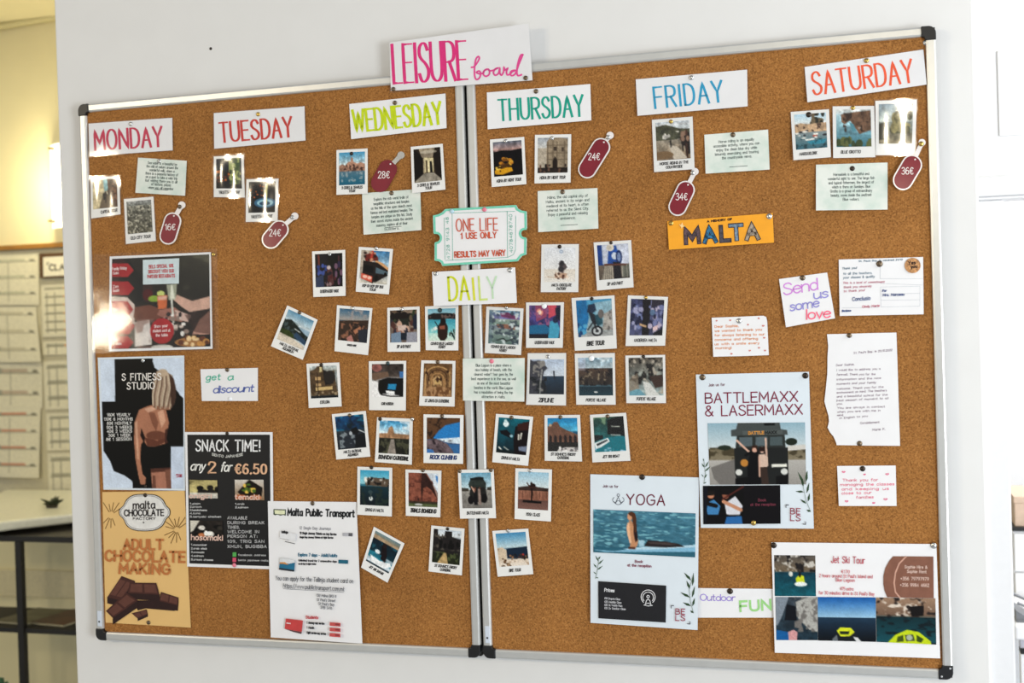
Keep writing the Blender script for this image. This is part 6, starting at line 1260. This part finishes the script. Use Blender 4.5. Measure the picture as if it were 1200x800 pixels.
c.po(u((228,360),(262,362),(262,372),(230,370)), (96,60,46)).po(u((276,330),(304,330),(304,358),(280,360)), (160,196,210)).po(u((224,250),(234,250),(240,330),(230,320)), (230,180,140))
s.picture('photo_print', c, [z(*p) for p in zq])
s.text('printed_text', TL(z, [('Book',260,436,296,437,3.0), ('at the reception',225,453,336,458,3.0)]), (140,76,94), .62, n=3)
sprig(s, z, [(72,510),(80,480),(86,440),(88,410)], [(80,470,108,450,4),(84,445,112,420,4),(78,460,62,440,4),(86,430,72,402,4),(74,505,88,508,3),(76,490,62,478,3),(88,420,96,405,3)], LEAFG)
sprig(s, z, [(532,672),(518,620),(512,560),(530,500)], [(520,520,488,482,7),(514,560,500,520,7),(516,600,470,574,7),(520,640,482,622,7),(532,672,516,660,6),(526,545,532,482,6),(524,600,538,545,6),(526,640,538,600,6)], LEAFD)
s.polys('price_panel', [[z(86,522), z(406,543), z(404,716), z(87,696)]], ink((26,26,30)))
s.text('price_text', TL(z, [('Prices',116,570,162,573,3.6)]), (226,226,228), .8, n=3)
s.text('price_text', TL(z, [('\u20ac10 Drop-in Class',116,606,190,611,2.2), ('\u20ac35 Monthly Class',116,622,196,627,2.2), ('\u20ac25 3x Weekly Pass',116,637,200,642,2.2), ('\u20ac15 2x Outdoor Class',116,652,216,657,2.2)]), (196,196,200), .45, n=2)
s.lines('meditation_emblem', [ring(322,596,33,20,130,410), ring(322,598,25,18,140,400), ring(322,594,6,10), [z(308,636),z(314,612),z(322,606),z(330,612),z(336,636)], [z(302,634),z(322,624),z(342,636),z(322,638),z(302,634)]], (232,232,234), .75)
bels(s, z, 450, 652, 1.0)
pin(752.5,558.8,'at the top of the yoga poster','dark',r=.0056,h=.0036)

z = Z(800,430,4); q = [z(62,35), z(592,22), z(615,757), z(85,753)]
s = Sheet('poster', 'pale blue BATTLEMAXX & LASERMAXX poster with an army truck', 'poster', q, base=.0022, lift=(.0008,.0008,.004,.004), group=PG, mat=COOL())
s.text('printed_text', TL(z, [('Join us for',124,90,200,87,3.0)]), (126,92,104), .6, n=3)
s.text('title_lettering', TL(z, [('BATTLEMAXX',108,169,540,160,11.6), ('& LASERMAXX',108,229,562,220,11.6)]), (128,36,64), 1.45, n=6, gap=1.8)
zq = [(118,263), (574,259), (580,549), (130,551)]; u = uvf(zq)
c = Pic(116, 76, (170,190,202), (150,148,144)); c.g(0,.42,(140,172,186),(196,206,208)).g(.42,.62,(120,110,88),(140,130,108)).tex((84,76,58),16,20,.5,3,(0,.4,1,.6)).g(.6,1,(176,172,166),(150,146,140)).po(u((135,470),(250,430),(260,550),(180,550),(150,520)), (120,116,112)).el(*u((200,378))[0],.07,.04,(50,60,48)).el(*u((510,350))[0],.06,.06,(44,54,44)).po(u((490,370),(580,362),(580,385),(490,392)), (200,196,188))
c.po(u((262,262),(456,260),(462,292),(490,296),(494,318),(232,326),(230,296),(254,292)), (80,85,84)).po(u((258,322),(480,318),(484,380),(250,390)), (58,62,60)).po(u((246,380),(494,376),(498,500),(490,548),(262,548),(250,500)), (46,48,48)).po(u((270,330),(330,328),(330,370),(268,374)), (92,104,108)).po(u((345,328),(400,326),(400,368),(346,370)), (96,108,112)).po(u((412,328),(468,326),(470,366),(412,368)), (84,96,98)).po(u((384,262),(434,261),(434,274),(384,276)), (30,34,34))
c.po(u((284,300),(470,296),(470,316),(286,320)), (92,98,96)).el(*u((293,448))[0],.04,.06,(190,130,60)).el(*u((268,492))[0],.035,.05,(206,206,200)).el(*u((478,488))[0],.035,.05,(206,206,200)).po(u((420,454),(490,452),(490,466),(420,468)), (220,218,206)).po(u((250,520),(330,510),(330,551),(252,551)), (26,26,28)).po(u((440,510),(498,500),(496,549),(440,549)), (26,26,28))
c.po(u((322,390),(356,385),(362,420),(372,549),(312,549),(306,470)), (24,24,28)).el(*u((340,384))[0],.028,.055,(206,160,140)).po(u((328,368),(352,366),(354,396),(346,378),(332,380),(326,400)), (70,48,38)).ln(u((318,400),(258,345)), .022, (206,166,146)).ln(u((300,412),(322,400)), .03, (24,24,28))
c.po(u((358,410),(400,405),(404,460),(394,470),(362,470)), (206,178,160)).po(u((362,468),(398,466),(408,549),(376,549)), (70,56,50)).el(*u((375,388))[0],.024,.05,(214,176,156)).po(u((362,376),(388,374),(392,420),(384,395),(366,396),(360,420)), (56,36,32)).ln(u((396,410),(392,335)), .018, (214,176,156)).ln(u((362,420),(364,510)), .018, (206,166,146))
s.picture('photo_print', c, [z(*p) for p in zq])
s.text('sign_lettering', TL(z, [('BATTLE',312,315,384,313,3.2)]), (206,140,60), 1.0, n=3)
s.text('sign_lettering', TL(z, [('MAXX',390,313,444,311,3.2)]), (30,34,34), 1.0, n=3)
zq = [(96,556), (460,553), (462,733), (98,736)]; u = uvf(zq)
c = Pic(92, 46, (24,20,24), (26,24,28)); c.nz(.4,8,seed=3).el(*u((135,600))[0],.045,.09,(190,130,100)).po(u((115,580),(155,580),(155,600),(118,604)), (40,36,34)).po(u((110,640),(150,620),(180,650),(170,690),(120,690)), (70,130,180)).ln(u((120,640),(160,650)), .05, (30,30,34)).el(*u((205,600))[0],.045,.1,(150,96,76)).po(u((184,572),(228,572),(232,600),(186,598)), (30,26,28)).po(u((200,640),(250,605),(285,650),(270,690),(210,690)), (206,206,212)).ln(u((195,630),(276,668)), .045, (196,140,110)).ln(u((190,620),(290,560)), .02, (96,50,44)).po(u((210,700),(280,696),(284,733),(200,734)), (50,110,170)).po(u((100,560),(120,560),(116,720),(100,734)), (30,34,44)).po(u((290,553),(460,553),(462,733),(292,735)), (28,26,30))
s.picture('photo_print', c, [z(*p) for p in zq])
s.text('printed_text', TL(z, [('Book',358,628,394,628,3.0), ('at the reception',322,649,438,648,3.0)]), (110,44,60), .6, n=3)
sprig(s, z, [(100,545),(108,500),(100,430)], [(104,490,134,462,4),(106,470,124,440,4),(102,470,90,450,4),(100,440,96,428,3),(102,520,116,500,4),(98,545,114,538,3),(98,515,88,500,3)], LEAFG)
sprig(s, z, [(600,676),(578,620),(566,560),(582,490)], [(570,550,540,488,7),(570,585,530,582,6),(566,560,556,520,5),(580,640,552,618,6),(600,678,580,668,6),(578,540,586,484,6),(582,590,594,540,6),(588,630,596,590,6)], LEAFD)
bels(s, z, 508, 662, 1.05)
pin(823.3,442,'at the top left of the battle game poster','bronze',r=.0056,h=.0036); pin(943.8,440,'at the top right of the battle game poster','dark',r=.0056,h=.0036); pin(883,612.5,'at the bottom of the battle game poster','gold',r=.0050,h=.0080)

# -- outdoor fun strip, under two posters
z = Z(800,620,3.75)
s = Sheet('paper_sign', 'white strip reading Outdoor FUN between the yoga and jet ski posters', 'sign', [z(58,258), z(420,262), z(420,388), z(58,388)], base=.0010, lift=(.0002,.0002,.0002,.0002), group='hand lettered signs on the cork boards', th=.0003)
s.text('lettering', TL(z, [('Outdoor',78,312,232,314,7.2)]), (158,138,214), 1.1, n=5, gap=1.0)
s.text('lettering', TL(z, [('FUN',256,360,388,352,11.5)]), (158,214,136), 2.6, n=5, gap=2.4)
pin(855.5,692.5,'on the Outdoor FUN strip','dark',r=.0056,h=.0016)
# -- jet ski tour
q = [z(390,57), z(1115,65), z(1132,567), z(405,542)]
s = Sheet('poster', 'white Jet Ski Tour poster with four sea photos in the lower right corner', 'poster', q, base=.0024, lift=(.0008,.0008,.004,.005), group=PG)
zq = [(402,113), (588,115), (591,294), (405,293)]; u = uvf(zq)
c = Pic(52, 50, (120,110,96), (30,90,104)); c.g(0,.4,(96,90,84),(120,104,84)).tex((196,190,180),9,9,.55,3,(0,0,1,.4)).tex((50,46,46),9,8,.55,5,(0,0,1,.42)).g(.42,1,(24,70,84),(26,100,112)).nz(.15,10,14,4).el(*u((478,196))[0],.05,.06,(206,206,196)).po(u((500,215),(518,198),(536,206),(540,236),(504,240)), (206,214,40)).el(*u((522,240))[0],.15,.055,(226,230,226)).el(*u((518,200))[0],.03,.06,(30,30,34))
s.picture('photo_print', c, [z(*p) for p in zq])
zq = [(408,297), (597,297), (599,487), (412,486)]; u = uvf(zq)
c = Pic(52, 52, (70,78,86), (40,60,72)); c.nz(.3,7,seed=3).po(u((408,297),(470,297),(440,380),(420,420),(408,420)), (130,140,150)).po(u((500,320),(560,297),(598,297),(598,450),(560,440),(510,390)), (170,168,162)).tex((120,116,112),9,9,.5,4,(.45,0,1,.8)).po(u((412,440),(470,450),(480,486),(412,486)), (30,100,160)).po(u((466,450),(490,440),(508,450),(505,486),(470,486)), (206,150,150)).po(u((460,330),(500,340),(505,400),(450,400)), (30,34,42))
s.picture('photo_print', c, [z(*p) for p in zq])
zq = [(599,297), (854,299), (856,494), (600,488)]; u = uvf(zq)
c = Pic(66, 52, (40,110,176), (24,34,46)); c.g(0,.46,(30,96,170),(150,190,216)).g(.46,1,(44,70,92),(20,28,36)).nz(.06,10,seed=3).po(u((664,490),(676,462),(700,432),(740,432),(770,460),(795,494)), (40,44,48)).po(u((684,445),(700,430),(745,432),(762,450),(740,468),(700,468)), (214,220,40)).po(u((695,446),(740,446),(736,460),(700,460)), (50,60,40)).po(u((755,470),(775,474),(794,493),(770,493)), (206,206,206)).po(u((664,480),(685,462),(690,490),(664,490)), (110,116,120))
s.picture('photo_print', c, [z(*p) for p in zq])
zq = [(856,299), (1111,303), (1115,506), (858,494)]; u = uvf(zq)
c = Pic(66, 52, (150,120,96), (20,70,84)); c.g(0,.4,(160,130,106),(120,96,80)).tex((214,200,184),11,11,.55,3,(0,0,1,.4)).tex((60,50,46),9,9,.56,5,(0,0,1,.42)).g(.42,1,(24,60,66),(30,90,100)).tex((20,44,50),8,14,.55,6,(0,.42,1,1)).po(u((1000,340),(1060,335),(1060,380),(1010,382)), (36,30,30)).po(u((905,498),(940,462),(990,440),(1040,450),(1090,490),(1092,506)), (196,214,30)).po(u((980,462),(1016,460),(1024,488),(986,490)), (90,100,60)).po(u((950,470),(974,462),(976,490),(945,494)), (80,96,30)).po(u((1030,462),(1060,480),(1050,496),(1030,490)), (70,90,30)).el(*u((1000,474))[0],.05,.06,(170,180,160))
s.picture('photo_print', c, [z(*p) for p in zq])
dome = [(1102,119), (1104,303), (958,303)] + [(958 - 70 * math.sin(math.pi * k / 12) - 34 * (1 - abs(k - 6) / 6) * 0 - 56 * (k / 12) * 0 - 0, 303 - 0) for k in range(0)]
dome = [z(1102,119), z(1104,302), z(905,298), z(893,270), z(888,240), z(888,205), z(896,170), z(912,140), z(930,118)]
s.polys('brown_panel', [dome], ink((128,84,66)))
s.lines('panel_curve', [[z(986,119), z(956,150), z(940,190), z(934,235), z(940,275), z(960,300)]], (196,150,130), 1.8)
s.text('contact_text', TL(z, [('Sophie Hire &',980,170,1076,172,3.3), ('Sophie Rent',990,190,1072,192,3.3), ('+356 79797979',962,222,1082,224,3.6), ('+356 9984 4662',960,250,1084,252,3.6)]), (220,190,176), .6, n=2)
PR = (190,96,106)
s.text('title_lettering', TL(z, [('Jet Ski Tour',660,146,806,150,7.6)]), PR, .95, n=5, gap=2)
s.text('printed_text', TL(z, [('\u20ac170',704,191,740,192,3.4), ("2 hours around St Paul's Island and",606,209,840,214,3.6), ('Blue Lagoon',680,228,762,230,3.6), ('\u20ac75 extra',700,266,756,268,3.4), ("for 30 minutes drive in St Paul's Bay",604,284,848,290,3.6)]), (206,120,126), .62, n=2)
pin(906.7,638.7,'at the top left of the jet ski poster','dark',r=.0056,h=.0038); pin(1094.1,639.2,'at the top right of the jet ski poster','silver',r=.0056,h=.0038)

# -- MALTA banner
z = Z(730,60,3.333)
s = Sheet('paper_sign', 'orange banner A MEMORY OF MALTA with photo filled letters', 'sign', [z(173,664), z(585,632), z(590,747), z(180,775)], base=.0014, lift=(.0008,.0008,.006,.006), group='hand lettered signs on the cork boards', mat=plain('orange_card', (244,164,22), 0.45, coat=.1, vary=.03))
s.text('small_lettering', TL(z, [('A MEMORY OF',332,668,428,659,2.1)]), (60,34,20), .9, n=3)
s.text('letter_backing', TL(z, [('M',248,750,300,746,16.6), ('A',322,746,366,742,16.6), ('L',388,740,420,738,16.6), ('T',424,736,470,733,16.6), ('A',486,734,530,731,16.6)]), (30,36,52), 5.2, n=2, gap=2)
s.text('letter_fill', TL(z, [('M',248,750,300,746,16.2)]), (70,54,60), 3.4, n=2, mat=plain('letter_m', (80,60,66), .5, vary=.8, scale=160))
s.text('letter_fill', TL(z, [('A',322,746,366,742,16.2)]), (30,84,120), 3.4, n=2, mat=plain('letter_a', (30,100,140), .5, vary=.8, scale=160))
s.text('letter_fill', TL(z, [('L',388,740,420,738,16.2)]), (60,60,70), 3.4, n=2, mat=plain('letter_l', (70,64,74), .5, vary=.8, scale=160))
s.text('letter_fill', TL(z, [('T',424,736,470,733,16.2)]), (60,90,120), 3.4, n=2, mat=plain('letter_t', (110,130,150), .5, vary=.6, scale=160))
s.text('letter_fill', TL(z, [('A',486,734,530,731,16.2)]), (120,110,100), 3.4, n=2, mat=plain('letter_a2', (150,136,120), .5, vary=.6, scale=160))
s.polys('star', [[z(220,676),z(228,678),z(234,668),z(236,679),z(244,684),z(235,686),z(231,694),z(228,685)]], ink((250,214,150)))
pin(786.4,261.6,'at the left end of the MALTA banner','gold',r=.0048,h=.0028); pin(901.6,253.5,'at the right end of the MALTA banner','silver',r=.0056,h=.0028)

# ---------------------------------------------------------------- hand written notes
NG = 'hand written notes on the right cork board'
z = Z(820,290,4.286)
s = Sheet('note_card', 'small white card in orange ink scattered with tiny hearts', 'note', [z(60,352), z(338,341), z(347,540), z(68,548)], base=.0014, lift=(.0008,.0008,.005,.005), group=NG,
          outline=[z(60,352), z(200,347), z(320,342), z(334,349), z(339,370), z(347,540), z(210,545), z(68,548)])
s.text('handwriting', TL(z, [('Dear Sophie,',76,402,196,398,2.6), ('we wanted to thank you',76,424,312,416,2.6), ('for always listening to our',76,446,326,440,2.6), ('concerns and offering',76,468,292,462,2.6), ('us with a smile every',76,490,300,484,2.6), ('morning!',80,510,160,508,2.6)]), (228,156,116), .62, n=2)
s.text('hearts', TL(z, [('\u2665',150,368,158,368,1.8), ('\u2665',240,390,246,390,1.8), ('\u2665',294,358,300,358,1.8), ('\u2665',314,396,324,396,2), ('\u2665',320,456,328,456,1.8), ('\u2665',324,520,332,520,2), ('\u2665',248,520,256,520,1.8), ('\u2665',156,536,164,536,1.8), ('\u2665',82,370,88,370,1.6), ('\u2665',294,506,302,506,1.8)]), (206,120,110), .7, n=2)
pin(866.2,375.9,'at the top of the card in orange ink','silver',r=.0052,h=.0026)
s = Sheet('note_card', 'tilted white note reading Send us some love', 'note', [z(398,158), z(640,125), z(680,355), z(433,400)], base=.0014, lift=(.0008,.0008,.008,.008), group=NG)
s.text('lettering', TL(z, [('Send',424,238,594,210,13)]), (208,136,216), 1.6, n=5, gap=.9, slant=.08)
s.text('lettering', TL(z, [('us',576,258,646,248,10)]), (150,146,212), 1.5, n=5, gap=.9, slant=.08)
s.text('lettering', TL(z, [('some',456,318,600,296,10)]), (150,146,212), 1.5, n=5, gap=.9, slant=.08)
s.text('lettering', TL(z, [('love',536,360,656,350,11)]), (248,112,140), 1.6, n=5, gap=.9, slant=.08)
pin(940.6,325.5,'at the top of the Send us some love note','bronze',r=.0050,h=.0028)
s = Sheet('postcard', 'white ruled postcard with a round cookie sticker in its corner', 'postcard', [z(698,60), z(1122,47), z(1125,335), z(703,343)], base=.0014, lift=(.0008,.0008,.004,.004), group=NG)
s.lines('printed_rules', [[z(908,92), z(908,156), z(1122,156)], [z(910,198), z(1106,194), z(1106,294), z(912,298), z(910,198)], [z(912,232), z(1104,230)], [z(912,264), z(1104,262)], [z(908,180), z(1122,188)], [z(716,302), z(900,300)]], (186,190,196), .35)
s.text('handwriting', TL(z, [('St. Pauls Bay, le vendredi 21/10',800,72,1020,64,1.8), ('Thank you!',716,110,790,106,2.4), ('to all the teachers,',722,136,868,132,2.6), ('your classes & quality',722,156,880,150,2.6)]), (120,140,156), .48, n=2, slant=.15)
s.text('handwriting', TL(z, [('This is a level of commitment',720,182,930,176,2.2), ('thank you sincerely',724,204,864,198,2.4), ('to thank you!',724,224,830,218,2.4)]), (196,130,146), .48, n=2, slant=.15)
s.text('signature', TL(z, [('Cindy Marie',818,302,904,296,2.4)]), (196,110,130), .6, n=2, slant=.15)
s.text('handwriting', TL(z, [('Conclusio',768,268,858,262,4.2), ('For',920,222,940,221,2.4), ('Mrs. Marceau',922,244,1028,240,2.6), ('Bordeaux',716,322,760,320,2)]), (70,90,140), .7, n=3, slant=.15)
s.polys('cookie_sticker', [arc(z(1070,90), 9.2, 9.0, 0, 345, 23)], plain('cookie_print', (186,134,84), .5, vary=.5, scale=220), label='round cookie sticker')
s.text('sticker_lettering', TL(z, [('Yes',1050,86,1084,82,3.6), ('you',1062,104,1092,100,3.2)]), (50,30,24), 1.0, n=3)
pin(1030.7,309.1,'at the top of the postcard','bronze',r=.0058,h=.0028)
z = Z(960,380,3.48)
lq = [z(25,40), z(315,33), z(330,495), z(40,493)]
s = Sheet('letter', 'long handwritten letter with a torn left edge', 'letter', lq, base=.0014, lift=(.0008,.0008,.004,.002), group=NG,
          outline=[z(32,40), z(120,38), z(220,35), z(315,33), z(320,180), z(326,380), z(330,495), z(200,494), z(72,492), z(68,478), z(58,456), z(44,440), z(34,420), z(40,396), z(38,372), z(28,340), z(21,314), z(26,270), z(33,200), z(34,130), z(37,90)])
HW = (150,132,146)
s.text('handwriting', TL(z, [("St. Paul's Bay, le 20.10.2022",142,120,298,108,2.2), ('Dear Sophie,',70,170,144,166,2.2), ('I would like to address you a',72,190,250,184,2.2), ('farewell. Thank you for the',72,208,230,206,2.2), ('information and the nice',72,228,252,222,2.2), ('moments and your family',72,246,232,240,2.2), ('welcome. Thank you for the',72,266,262,258,2.2), ('environment so kind. The teachers',72,282,276,272,2.2), ('and a beautiful school for the',72,298,278,290,2.2), ('best season of moment to all',72,314,282,304,2.2), ('you.',72,328,96,326,2.2), ('You are always in contact',74,344,268,338,2.2), ('when you are with me in',74,360,250,354,2.2), ('mind,',74,374,100,373,2.2), ('in English to you',84,386,198,376,2.2), ('Cordialement',168,406,246,402,2.4), ('Marie K.',218,434,270,430,2.6)]), HW, .45, n=2, slant=.12, jit=.15)
pin(995.3,393,'at the top of the torn edged letter','bronze',h=.0026); pin(1007.4,519.4,'at the bottom of the torn edged letter','bronze',r=.0048,h=.0042)
s = Sheet('note_card', 'small white thank you card in pink ink with hearts', 'note', [z(73,577), z(312,575), z(316,740), z(80,740)], base=.0014, lift=(.0008,.0008,.004,.004), group=NG)
s.text('handwriting', TL(z, [('Thank you for',96,640,240,638,2.9), ('managing the classes',86,658,306,655,2.9), ('and keeping us',92,676,284,674,2.9), ('close to our',92,693,214,690,2.9), ('families',152,710,222,708,2.9)]), (228,124,146), .66, n=2)
s.text('hearts', TL(z, [('\u2665',94,604,106,604,2.2), ('\u2665',272,614,284,613,2.4), ('\u2665',264,716,278,716,2.6), ('\u2665',106,724,118,724,2.4), ('\u2665',182,614,190,613,1.6), ('\u2665',218,730,228,730,1.8)]), (222,104,140), .8, n=2)
pin(1010.9,549,'at the top of the pink ink thank you card','dark',r=.0050,h=.0028)
